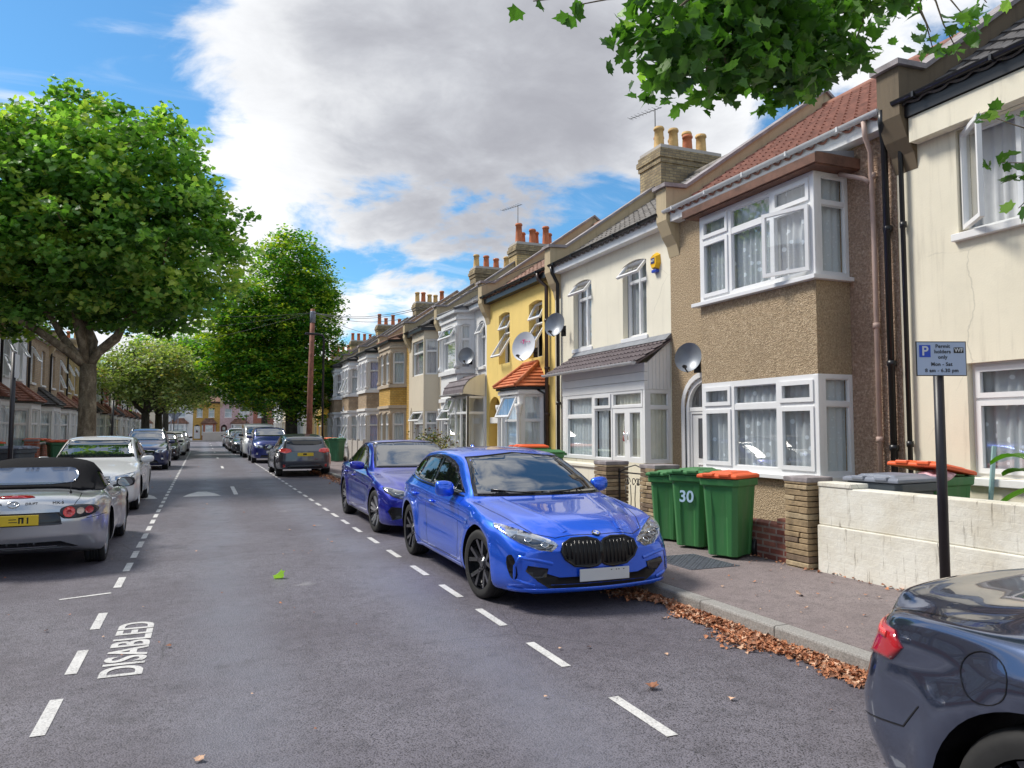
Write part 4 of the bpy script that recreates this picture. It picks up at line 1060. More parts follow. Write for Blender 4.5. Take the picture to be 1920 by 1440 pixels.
def seams(B,root,lines,w=.007):
    for ln in lines: both(lambda m:B.ribbon(root,'door_seam',M['trim'],[(1,y,z) for y,z in ln],(-1,0,0),w=w,mirror=m))
def handles(B,root,pts,paint):
    for y,z in pts:
        for m in (False,True):
            p,n=B.cast(((-1 if m else 1),y,z),(1 if m else -1,0,0),0)
            mb=MB(); s=-1 if m else 1; mb.tube([p+Vector((s*.004,-.09,0)),p+Vector((s*.032,-.07,.004)),p+Vector((s*.034,.06,.004)),p+Vector((s*.004,.085,0))],[.012,.014,.014,.012],8); mb.build('door_handle',paint,root)
blue=car_paint('bright_blue_car_paint',(.012,.13,.88),.55,.25)
blue_deep=car_paint('deep_blue_car_paint',(.007,.020,.40),.6,.26)
M['grille']=plain('matt_black_grille',(.004,.004,.005),.6,var=0)
# ------------------------------------------------ compact blue hatchback (front three-quarter, nearest)
HB=dict(smooth=1,L=4.36,W=.905,wheels=(.84,3.55),wr=.335,flare=.03,
 plan=[(0,.80),(.05,.85),(.15,.905),(.35,.955),(.8,.99),(1.6,.985),(2.8,.995),(3.5,1.0),(4.0,.955),(4.25,.90),(4.33,.84),(4.36,.78)],
 bot=[(0,.17),(.3,.16),(1.0,.175),(3.4,.19),(4.0,.22),(4.36,.28)],
 belt=[(0,.565),(.15,.635),(.4,.74),(.9,.84),(1.3,.895),(2.5,.945),(3.4,.985),(4.0,.985),(4.25,.93),(4.36,.84)],
 top=[(0,.635),(.05,.68),(.15,.735),(.4,.815),(.8,.872),(1.05,.905),(1.19,.925),(1.27,.955),(1.55,1.105),(1.87,1.26),(2.08,1.35),(2.4,1.42),(2.9,1.44),(3.45,1.425),(3.95,1.37),(4.05,1.31),(4.15,1.13),(4.27,.98),(4.33,.93),(4.36,.88)],
 rw=[(0,.42),(.3,.55),(.9,.66),(1.35,.72),(1.7,.69),(2.2,.61),(2.8,.605),(3.6,.58),(3.95,.55),(4.2,.60),(4.36,.50)],
 crown=[(0,.05),(.9,.085),(1.3,.07),(2.2,.068),(3.9,.065),(4.36,.04)],
 nose=[(.15,.05),(.25,.0),(.55,.0),(.66,.03),(.75,.10),(.9,.12)],tail=[(.28,.06),(.5,0),(.8,.01),(1.0,.03),(1.3,.05)],nosex=.16)
car=empty('hatchback_car',(3.35,6.02,0),R(-.8),'bright blue hatchback nearest on the right, black kidney grille facing the viewer','car')
B=Body(HB,n=130,q=6)
B.patch(car,'windscreen_surround',M['trim'],[(-.74,0,.945),(0,0,.945),(.74,0,.945),(.70,0,1.07),(.58,0,1.335),(0,0,1.385),(-.58,0,1.335),(-.70,0,1.07)],(0,1,0),off=.003)
B.patch(car,'windscreen',M['carglass'],[(-.695,0,.968),(0,0,.963),(.695,0,.968),(.66,0,1.085),(.545,0,1.318),(0,0,1.365),(-.545,0,1.318),(-.66,0,1.085)],(0,1,0),off=.006)
side_windows(B,car,[(1.54,.945),(1.88,1.10),(2.22,1.275),(2.70,1.345),(3.2,1.338),(3.65,1.29),(3.97,1.18),(3.86,1.06),(3.2,1.005),(2.4,.975)],[(1.5,1.90),(1.93,2.72),(2.79,3.42),(3.46,4.0)])
both(lambda m:B.ribbon(car,'window_strip',M['trim'],[(1,1.54,.935),(1,2.4,.962),(1,3.2,.99),(1,3.84,1.035)],(-1,0,0),w=.018,off=.007,mirror=m))
seams(B,car,[[(1.52,.92),(1.50,.75),(1.50,.35),(1.55,.27),(2.6,.27)],[(2.74,.97),(2.74,.6),(2.66,.27)],[(3.42,1.0),(3.40,.78),(3.22,.56),(3.12,.35),(2.98,.27),(2.66,.27)]])
handles(B,car,[(2.52,.80),(3.28,.83)],blue)
for ln in ([(-.80,1.30,.9),(-.74,.9,.88),(-.66,.5,.86),(-.56,.25,.8),(-.40,.12,.75),(0,.08,.74),(.40,.12,.75),(.56,.25,.8),(.66,.5,.86),(.74,.9,.88),(.80,1.30,.9)],):
    B.ribbon(car,'bonnet_seam',M['trim'],ln,(0,0,-1),w=.007)
for q in (.46,):
    both(lambda m:B.ribbon(car,'bonnet_crease',blue,[(q*.62,.16,1),(q*.85,.6,1),(q*1.1,1.25,1)],(0,0,-1),w=.07,off=.0,thick=.012,mirror=m,res=.08))
kid=[(.006,0,.60),(.035,0,.635),(.12,0,.655),(.27,0,.650),(.355,0,.61),(.380,0,.545),(.345,0,.475),(.26,0,.415),(.12,0,.400),(.045,0,.412),(.006,0,.435)]
both(lambda m:B.patch(car,'grille',M['grille'],kid,(0,1,0),off=.010,mirror=m,rnd=1,res=.035,depth=.02))
def slats(m):
    mb=MB(); s=-1 if m else 1
    for k in range(8):
        x=.055+k*.039; zt=.64 if k<6 else .62; p1,_=B.cast((s*x,0,zt-.01),(0,1,0),.014); p2,_=B.cast((s*x,0,.43 if k<6 else .48),(0,1,0),.014)
        mb.tube([p1,(p1+p2)/2+Vector((0,-.006,0)),p2],.0065,6)
    mb.build('grille_slats',M['trim'],car)
both(slats)
both(lambda m:B.ribbon(car,'grille_rim',M['trim'],kid+[kid[0]],(0,1,0),w=.022,off=.012,mirror=m,thick=.02))
B.patch(car,'lower_grille',M['grille'],[(-.66,0,.37),(-.60,0,.29),(-.45,0,.195),(.45,0,.195),(.60,0,.29),(.66,0,.37),(.52,0,.355),(.40,0,.315),(-.40,0,.315),(-.52,0,.355)],(0,1,0),off=.004)
both(lambda m:B.patch(car,'bumper_vent',M['lampdark'],[(.50,0,.40),(.68,0,.43),(.70,0,.38),(.62,0,.31),(.52,0,.325)],(0,1,0),off=.007,mirror=m))
both(lambda m:B.patch(car,'bumper_intake',M['trim'],[(.785,.1,.52),(.815,.15,.515),(.825,.16,.42),(.80,.14,.31),(.765,.1,.30),(.755,.1,.36)],(-.45,.9,0),off=.004,mirror=m,rnd=1))
both(lambda m:B.ribbon(car,'bumper_crease',blue,[(.46,0,.44),(.60,0,.475),(.74,.1,.50),(.775,.12,.42),(.78,.12,.30),(.62,0,.245)],(-.25,.97,0),w=.035,off=.001,thick=.03,mirror=m))
B.ribbon(car,'splitter',blue,[(-.80,.1,.215),(-.55,0,.20),(0,0,.195),(.55,0,.20),(.80,.1,.215)],(0,1,0),w=.04,off=.004,thick=.04)
hl=[(.40,0,.600),(.47,0,.548),(.58,.1,.562),(.72,.2,.62),(.81,.35,.685),(.848,.5,.735),(.835,.56,.765),(.76,.42,.745),(.64,.25,.705),(.50,.1,.655),(.42,0,.625)]
both(lambda m:B.patch(car,'headlight',M['reflector'],hl,(-.45,.9,0),off=.003,mirror=m,res=.035))
hi=[(.43,0,.60),(.475,0,.557),(.58,.1,.570),(.71,.2,.622),(.77,.3,.665),(.72,.27,.685),(.56,.15,.64)]
def lampdetail(m):
    h=B.patch(car,'headlight_inner',M['lampdark'],hi,(-.45,.9,0),off=.006,mirror=m,res=.035)
    for c in ((.535,.05,.600),(.655,.15,.64)):
        s=-1 if m else 1; p,n=B.cast((s*c[0],c[1],c[2]),(-.45*s,.9,0),.012)
        q=Vector((0,0,1)).cross(n).normalized(); w_=n.cross(q)
        mb=MB(); rr_=.033; pts=[p+(q*cos(a)+w_*sin(a))*rr_ for a in [2*pi*j/6+.5 for j in range(7)]]
        mb.tube(pts,.0055,6); mb.build('light_ring',M['chrome'],h)
        g=MB(); g.poly([p+(q*cos(a)+w_*sin(a))*.022 for a in [2*pi*j/14 for j in range(14)]]); g.build('lens',M['carglass'],h)
both(lampdetail)
both(lambda m:B.patch(car,'headlight_cover',M['lampglass'],hl,(-.45,.9,0),off=.016,mirror=m,res=.035,depth=.018))
p,n=B.cast(B.snap(Vector((0,0,.685)),Vector((0,.94,-.34))),(0,.94,-.34),.004)
T=Matrix.Translation(p)@n.to_track_quat('Z','Y').to_matrix().to_4x4()
mb=MB(); mb.M=T; mb.lathe([(.041,-.004),(.041,.004),(.036,.006)],(0,0,0),24,mi=0); mb.lathe([(.030,.0061),(.030,.0075)],(0,0,0),24,mi=1)
for k in range(4):
    mb.poly([(0,0,.0082)]+[(.027*cos(pi/2*k+pi/2*j/5),.027*sin(pi/2*k+pi/2*j/5),.0082) for j in range(6)],2 if k%2 else 3)
mb.build('badge',[M['trim'],M['chrome'],blue,M['plate_w']],car)
p,n=B.cast((.0,0,.335),(0,1,0),.012); plate(car,.02,p.y-.012,.330,'plate_w',.50,.112,smudge=[(.06+.025*k,.072+.025*k,.032,.040) for k in (0,2,3,5)],rx=0)
for sd in (-1,1): mirror(car,sd*.83,1.80,.955,sd,blue).scale=(.85,1.1,1.2)
mb=MB(); mb.tube([(0,3.55,1.38),(0,3.66,1.435),(0,3.72,1.43)],[.03,.018,.006],8); mb.build('roof_fin',blue,car)
for m in (1,-1):
    mb=MB(); a=[B.cast((m*x,0,z),(0,1,0),.014)[0] for x,z in ((.10,.958),(.35,.975),(.55,1.0))]; mb.tube(a,.008,6); mb.build('wiper',M['trim'],car)
both(lambda m:B.ribbon(car,'body_crease',blue,[(1,1.15,.70),(1,2.2,.765),(1,3.3,.80),(1,4.0,.80)],(-1,0,0),w=.05,off=.0,thick=.014,mirror=m))
B.ribbon(car,'side_skirt',blue,[(-1,1.3,.215),(-1,3.1,.225)],(1,0,0),w=.07,off=.0,thick=.035)
B.finish(car,blue); wheels4(car,HB,'y5','alu_dark',steer=R(6)); car.scale=(1,1,.972)
# ------------------------------------------------ deep blue saloon
SA=dict(smooth=1,L=4.68,W=.905,wheels=(.80,3.62),wr=.33,flare=.025,
 plan=[(0,.80),(.05,.86),(.15,.915),(.35,.96),(.8,.99),(1.6,.99),(2.8,.995),(3.6,.995),(4.2,.95),(4.55,.90),(4.64,.85),(4.68,.78)],
 bot=[(0,.16),(.3,.15),(1.0,.17),(3.4,.18),(4.2,.2),(4.68,.3)],
 belt=[(0,.58),(.15,.65),(.4,.73),(.9,.82),(1.4,.875),(2.5,.92),(3.4,.955),(4.1,.97),(4.5,.95),(4.68,.84)],
 top=[(0,.66),(.05,.70),(.15,.74),(.4,.80),(.9,.885),(1.35,.94),(1.5,.975),(1.8,1.12),(2.15,1.29),(2.4,1.375),(2.7,1.42),(3.1,1.41),(3.5,1.34),(3.9,1.18),(4.15,1.065),(4.3,1.035),(4.6,1.03),(4.66,.99),(4.68,.93)],
 rw=[(0,.42),(.3,.55),(.9,.66),(1.45,.71),(1.8,.69),(2.4,.60),(2.9,.595),(3.5,.575),(4.1,.62),(4.68,.5)],
 crown=[(0,.05),(.9,.07),(1.35,.055),(2.2,.055),(3.9,.055),(4.68,.03)],
 nose=[(.15,.05),(.25,.0),(.55,.0),(.62,.03),(.7,.09),(.9,.12)],tail=[(.28,.06),(.5,0),(.8,.01),(1.0,.03)],nosex=.16)
def saloon(root,paint,S=SA,front=True,rear=False):
    B=Body(S,n=110,q=5)
    B.patch(root,'windscreen_surround',M['trim'],[(-.72,0,.965),(0,0,.965),(.72,0,.965),(.69,0,1.08),(.575,0,1.37),(0,0,1.39),(-.575,0,1.37),(-.69,0,1.08)],(0,1,0),off=.003)
    B.patch(root,'windscreen',M['carglass'],[(-.68,0,.985),(0,0,.985),(.68,0,.985),(.65,0,1.09),(.545,0,1.35),(0,0,1.372),(-.545,0,1.35),(-.65,0,1.09)],(0,1,0),off=.006)
    side_windows(B,root,[(1.78,.935),(2.2,1.15),(2.5,1.30),(2.85,1.345),(3.2,1.325),(3.6,1.235),(3.98,1.09),(3.85,1.0),(3.2,.965),(2.5,.945)],[(1.7,2.12),(2.15,2.85),(2.91,3.55),(3.59,4.0)])
    seams(B,root,[[(1.62,.89),(1.60,.7),(1.60,.35),(2.75,.27)],[(2.87,.93),(2.87,.6),(2.78,.27)],[(3.62,.97),(3.60,.78),(3.35,.56),(3.2,.3),(2.78,.27)]])
    handles(B,root,[(2.66,.79),(3.42,.82)],paint)
    hl=[(.36,0,.60),(.44,0,.555),(.62,.1,.56),(.74,.25,.60),(.82,.4,.66),(.83,.5,.72),(.76,.38,.72),(.62,.2,.68),(.45,.05,.645)]
    both(lambda m:B.patch(root,'headlight',M['lampdark'],hl,(-.45,.9,0),off=.004,mirror=m,res=.04))
    def det(m):
        for c in ((.48,.05,.60),(.65,.15,.635)):
            s=-1 if m else 1; p,n=B.cast((s*c[0],c[1],c[2]),(-.45*s,.9,0),.012); q=Vector((0,0,1)).cross(n).normalized(); w_=n.cross(q)
            mb=MB(); mb.tube([p+(q*cos(a)*1.3+w_*sin(a)*.9)*.034 for a in [pi+pi*j/8 for j in range(9)]],.006,6); mb.build('light_ring',M['chrome'],root)
    both(det)
    both(lambda m:B.patch(root,'headlight_cover',M['lampglass'],hl,(-.45,.9,0),off=.012,mirror=m,res=.04))
    both(lambda m:B.patch(root,'grille',M['trim'],[(.01,0,.60),(.06,0,.65),(.27,0,.655),(.33,0,.60),(.30,0,.50),(.22,0,.44),(.05,0,.44),(.01,0,.47)],(0,1,0),off=.008,mirror=m,rnd=1,res=.04))
    B.patch(root,'lower_grille',M['lampdark'],[(-.42,0,.36),(-.5,0,.24),(.5,0,.24),(.42,0,.36)],(0,1,0),off=.004)
    both(lambda m:B.patch(root,'bumper_intake',M['trim'],[(.56,0,.43),(.76,.1,.45),(.80,.12,.38),(.74,.1,.25),(.60,0,.28)],(-.3,.9,0),off=.005,mirror=m))
    plate(root,0,B.cast((0,0,.37),(0,1,0),.012)[0].y-.008,.37,'plate_w')
    mirror(root,-.83,1.92,.955,-1,paint); mirror(root,.83,1.92,.955,1,paint)
    B.ribbon(root,'side_skirt',M['alu'],[(-1,1.3,.20),(-1,3.2,.205)],(1,0,0),w=.02,off=.003,thick=.01)
    B.finish(root,paint); return B
car=empty('saloon_car',(3.40,11.02,0),R(-.6),'deep blue saloon parked directly behind the bright blue hatchback, two-tone alloy wheels','car')
saloon(car,blue_deep); wheels4(car,SA,'d5','alu_dark',steer=R(5))
# ------------------------------------------------ silver roadster with soft top (rear view)
RO=dict(L=4.02,W=.86,wheels=(.83,3.16),wr=.31,flare=.045,smooth=4,
 plan=[(0,.72),(.05,.80),(.15,.87),(.35,.94),(.8,.985),(1.6,.965),(2.4,.965),(3.1,1.0),(3.5,.985),(3.75,.95),(3.92,.88),(3.98,.82),(4.02,.74)],
 bot=[(0,.17),(.3,.15),(1.0,.16),(3.4,.17),(3.75,.22),(4.02,.28)],
 belt=[(0,.50),(.15,.57),(.4,.66),(.8,.74),(1.3,.76),(2.0,.78),(2.7,.81),(3.2,.85),(3.6,.83),(3.85,.79),(4.02,.71)],
 top=[(0,.56),(.15,.63),(.4,.70),(.9,.79),(1.3,.84),(1.45,.88),(1.7,1.01),(1.95,1.15),(2.1,1.2),(2.4,1.235),(2.65,1.225),(2.85,1.17),(3.1,1.05),(3.3,.95),(3.42,.91),(3.7,.89),(3.88,.865),(3.98,.83),(4.02,.78)],
 rw=[(0,.4),(.8,.6),(1.4,.66),(2.0,.56),(2.6,.54),(3.0,.56),(3.3,.60),(3.6,.62),(4.02,.5)],
 crown=[(0,.04),(.9,.06),(1.35,.055),(2.2,.06),(2.9,.08),(3.3,.06),(3.6,.05),(4.02,.04)],
 nose=[(.15,.08),(.3,.0),(.5,.02),(.7,.1)],tail=[(.26,.10),(.42,.015),(.58,0),(.72,.03),(.82,.07),(.9,.09)],nosex=.2,tailx=.22)
silver=car_paint('silver_car_paint',(.52,.53,.55),.75,.30)
car=empty('roadster_car',(-1.91,9.73+4.02,0),pi,'silver two-seat roadster with black soft top, seen from behind at the left edge','car')
B=Body(RO,n=120,q=5); F=M['trim']
soft=plain('black_canvas',(.007,.007,.009),.85,var=.2,bump=.2,bscale=300)
soft.node_tree.nodes['Principled BSDF'].inputs['Specular IOR Level'].default_value=.12
# soft top: skin over the cabin between screen and deck, cast from above
B.patch(car,'soft_top',soft,[(-.64,1.95,1.5),(-.62,2.4,1.5),(-.66,2.9,1.5),(-.70,3.25,1.5),(-.55,3.37,1.5),(0,3.40,1.5),(.55,3.37,1.5),(.70,3.25,1.5),(.66,2.9,1.5),(.62,2.4,1.5),(.64,1.95,1.5),(0,1.92,1.5)],(0,0,-1),off=.012,res=.06,depth=.02)
both(lambda m:B.patch(car,'soft_top',soft,[(1,2.55,1.17),(1,2.9,1.10),(1,3.25,.93),(1,3.28,.875),(1,2.45,.835),(1,2.47,1.0)],(-1,0,0),off=.010,mirror=m))
B.patch(car,'rear_window',carglass('plastic_rear_window',(.10,.13,.20),1.7,.08),[(-.45,5,.945),(-.51,5,1.02),(-.46,5,1.105),(-.38,5,1.13),(.38,5,1.13),(.46,5,1.105),(.51,5,1.02),(.45,5,.945)],(0,-1,0),off=.020,rnd=1)
B.patch(car,'windscreen',M['carglass'],[(-.62,0,.90),(.62,0,.90),(.52,0,1.15),(-.52,0,1.15)],(0,1,0),off=.006)
both(lambda m:B.patch(car,'side_window',M['carglass'],[(1,1.68,.835),(1,2.05,1.07),(1,2.35,1.15),(1,2.52,1.14),(1,2.45,.845)],(-1,0,0),off=.006,mirror=m))
B.patch(car,'brake_light',M['red_lens'],[(-.20,5,.845),(.20,5,.845),(.14,5,.868),(-.14,5,.868)],(0,-1,0),off=.006,rnd=1)
tl=[(.44,5,.70),(.46,5,.735),(.55,5,.755),(.68,4,.755),(.78,4,.735),(.81,4,.69),(.77,4,.64),(.66,5,.61),(.5,5,.605),(.45,5,.63)]
def tail(m):
    B.patch(car,'tail_light',M['lampdark'],tl,(-.2,-1,0),off=.004,mirror=m,rnd=1,res=.035)
    for (x,z,r_,mt) in ((.53,.68,.058,'red_lens2'),(.635,.685,.036,'amber'),(.715,.69,.040,'red_lens')):
        B.patch(car,'lamp_lens',M[mt],[(x+r_*cos(a),5,z+r_*sin(a)) for a in [2*pi*j/18 for j in range(18)]],(-.2,-1,0),off=.008,mirror=m,res=.03)
    B.patch(car,'lamp_lens',M['red_lens'],[(.53+.025*cos(a),5,.68+.025*sin(a)) for a in [2*pi*j/12 for j in range(12)]],(-.2,-1,0),off=.013,mirror=m,res=.03)
both(tail)
B.patch(car,'plate_recess',M['lampdark'],[(-.44,5,.685),(.44,5,.685),(.47,5,.55),(.40,5,.545),(-.40,5,.545),(-.47,5,.55)],(0,-1,0),off=.004)
B.patch(car,'bumper_lower',M['lampdark'],[(-.62,5,.285),(-.45,5,.36),(.45,5,.36),(.62,5,.285)],(0,-1,0),off=.004)
B.ribbon(car,'bumper_trim',M['alu'],[(-.42,5,.31),(.42,5,.31)],(0,-1,0),w=.012,off=.008)
p,n=B.cast((0,5,.615),(0,-1,0),.02); plate(car,0,p.y+.012,.615,'plate_y',.52,.112,rear=True,smudge=[(.07,.12,.02,.034),(.07,.085,-.03,.034),(.10,.12,-.03,.034),(.15,.165,-.035,.034),(-.02,.06,-.02,-.012),(-.02,.05,.01,.018)])
B.ribbon(car,'boot_seam',M['trim'],[(-.60,3.50,1),(-.61,3.75,1),(-.56,3.9,1),(-.50,3.96,1)],(0,0,-1),w=.007); B.ribbon(car,'boot_seam',M['trim'],[(.60,3.50,1),(.61,3.75,1),(.56,3.9,1),(.50,3.96,1)],(0,0,-1),w=.007); B.ribbon(car,'boot_seam',M['trim'],[(-.60,3.50,1),(.60,3.50,1)],(0,0,-1),w=.007)
seams(B,car,[[(1.62,.76),(1.6,.4),(1.65,.25),(2.5,.25),(2.58,.4),(2.6,.78)],[(3.5,.62),(3.85,.60)]],.006)
handles(B,car,[(2.48,.70)],silver)
p,n=B.cast((-.13,5,.775),(0,-1,0),.004)
def reartext(B,root,txt,x,z,size,mat,name='badge_lettering',flip=1):
    p,n=B.cast((x,9,z),(0,-1,0),.003)
    yy=n.copy(); zax=n.normalized(); xax=Vector((0,0,1)).cross(zax).normalized(); yax=zax.cross(xax)
    T=Matrix((( xax.x,yax.x,zax.x,p.x),(xax.y,yax.y,zax.y,p.y),(xax.z,yax.z,zax.z,p.z),(0,0,0,1)))
    return text_part(txt,size,mat,root,T,name)
reartext(B,car,'MIATA',.17,.785,.045,M['lampdark']); reartext(B,car,'DRIFT',-.17,.785,.045,M['lampdark']); reartext(B,car,'MX-5',-.42,.785,.05,M['lampdark'])
p,n=B.cast((0,9,.785),(0,-1,0),.004); xax=Vector((0,0,1)).cross(n).normalized(); yax=n.cross(xax)
mb=MB(); mb.tube([p+xax*.055*cos(a)+yax*.04*sin(a) for a in [2*pi*j/20 for j in range(21)]],.006,6); mb.tube([p+xax*-.045+yax*.015,p+xax*-.02+yax*.018,p-yax*.02,p+xax*.02+yax*.018,p+xax*.045+yax*.015],.005,6); mb.build('badge',M['chrome'],car)
p,n=B.cast((-.50,3.62,1),(0,0,-1),0); mb=MB(); mb.lathe([(.016,0),(.012,.02),(.004,.035),(.0025,.13)],tuple(p),8); mb.build('aerial_stub',M['black'],car)
for sd in (1,-1): mirror(car,sd*.80,1.85,.84,sd,M['trim'],.95)
B.finish(car,silver); wheels4(car,RO,'s10','alu')
# ------------------------------------------------ dark blue-grey coupe cut by the right edge (rear corner)
CP=dict(smooth=1,sh=.05,L=4.64,W=.92,wheels=(.86,3.66),wr=.345,flare=.035,
 plan=[(0,.78),(.1,.86),(.35,.95),(.8,.99),(1.8,.97),(2.8,.985),(3.6,1.0),(4.1,.975),(4.4,.93),(4.55,.885),(4.61,.84),(4.64,.76)],
 bot=[(0,.16),(1.0,.17),(3.4,.18),(4.2,.2),(4.64,.30)],
 belt=[(0,.60),(.4,.74),(1.4,.86),(2.5,.90),(3.4,.92),(4.0,.925),(4.4,.90),(4.64,.80)],
 top=[(0,.66),(.15,.74),(.6,.85),(1.35,.93),(1.5,.97),(2.0,1.22),(2.3,1.33),(2.7,1.38),(3.1,1.34),(3.6,1.17),(3.95,1.01),(4.15,.975),(4.4,.975),(4.55,.985),(4.62,.97),(4.64,.92)],
 rw=[(0,.42),(.9,.66),(1.45,.70),(2.3,.57),(2.9,.56),(3.6,.58),(4.1,.66),(4.5,.68),(4.64,.55)],
 crown=[(0,.05),(.9,.07),(1.35,.055),(3.1,.06),(3.9,.05),(4.2,.028),(4.64,.015)],
 nose=[(.15,.05),(.25,0),(.55,0),(.7,.09)],tail=[(.26,.11),(.42,.02),(.55,0),(.70,.04),(.85,.10),(.98,.15)],tailx=.20)
navy=car_paint('dark_slate_blue_car_paint',(.085,.105,.17),.8,.16)
car=empty('coupe_car',(3.33,2.52+4.64*0+0,0),0,'dark slate blue coupe cut off by the lower right corner, red tail lamp showing','car')
car.rotation_euler=(0,0,pi); car.location=(3.31,2.52-4.64,0)
car.rotation_euler=(0,0,0)
# front towards -y, rear at y=+L
B=Body(CP,n=120,q=5)
both(lambda m:B.patch(car,'tail_light',M['red_lens'],[(.60,9,.845),(.70,9,.865),(.80,9,.865),(.85,4.50,.855),(.868,4.46,.80),(.855,4.49,.74),(.80,9,.735),(.74,9,.77),(.62,9,.79)],(-.55,-.83,0),off=.006,mirror=m,res=.035,depth=.02))
both(lambda m:B.patch(car,'tail_light_inner',M['red_lens2'],[(.72,9,.85),(.80,9,.85),(.84,4.50,.84),(.845,4.49,.815),(.74,9,.825)],(-.55,-.83,0),off=.010,mirror=m,res=.035))
side_windows(B,car,[(1.85,.93),(2.4,1.22),(2.75,1.30),(3.1,1.27),(3.5,1.13),(3.72,1.03),(3.3,.985),(2.6,.95)],[(1.8,2.95),(3.0,3.8)])
B.patch(car,'rear_window',M['carglass'],[(-.58,9,1.06),(.58,9,1.06),(.48,9,1.29),(-.48,9,1.29)],(0,-1,0),off=.005)
B.patch(car,'windscreen',M['carglass'],[(-.68,0,.985),(.68,0,.985),(.52,0,1.32),(-.52,0,1.32)],(0,1,0),off=.005)
seams(B,car,[[(1.7,.89),(1.68,.35),(1.75,.27),(2.9,.27),(3.05,.45),(3.1,.93)],[(4.12,.62),(4.2,.52),(4.45,.48)]],.006)
both(lambda m:B.ribbon(car,'boot_seam',M['trim'],[(.74,3.92,1),(.77,4.1,1),(.78,4.35,1),(.74,4.55,1)],(0,0,-1),w=.008,mirror=m))
B.ribbon(car,'fuel_flap_seam',M['trim'],[(-1,3.86+.09*cos(a),.80+.08*sin(a)) for a in [2*pi*j/24 for j in range(25)]],(1,0,0),w=.0035)
handles(B,car,[(2.85,.80)],navy); mirror(car,-.84,1.95,.94,-1,navy); mirror(car,.84,1.95,.94,1,navy)
B.patch(car,'bumper_lower',M['lampdark'],[(-.6,9,.34),(.6,9,.34),(.55,9,.46),(-.55,9,.46)],(0,-1,0),off=.005)
p,n=B.cast((0,9,.6),(0,-1,0),.01); plate(car,0,p.y+.008,.6,'plate_y',rear=True)
B.finish(car,navy); wheels4(car,CP,'d5','alu_dark')
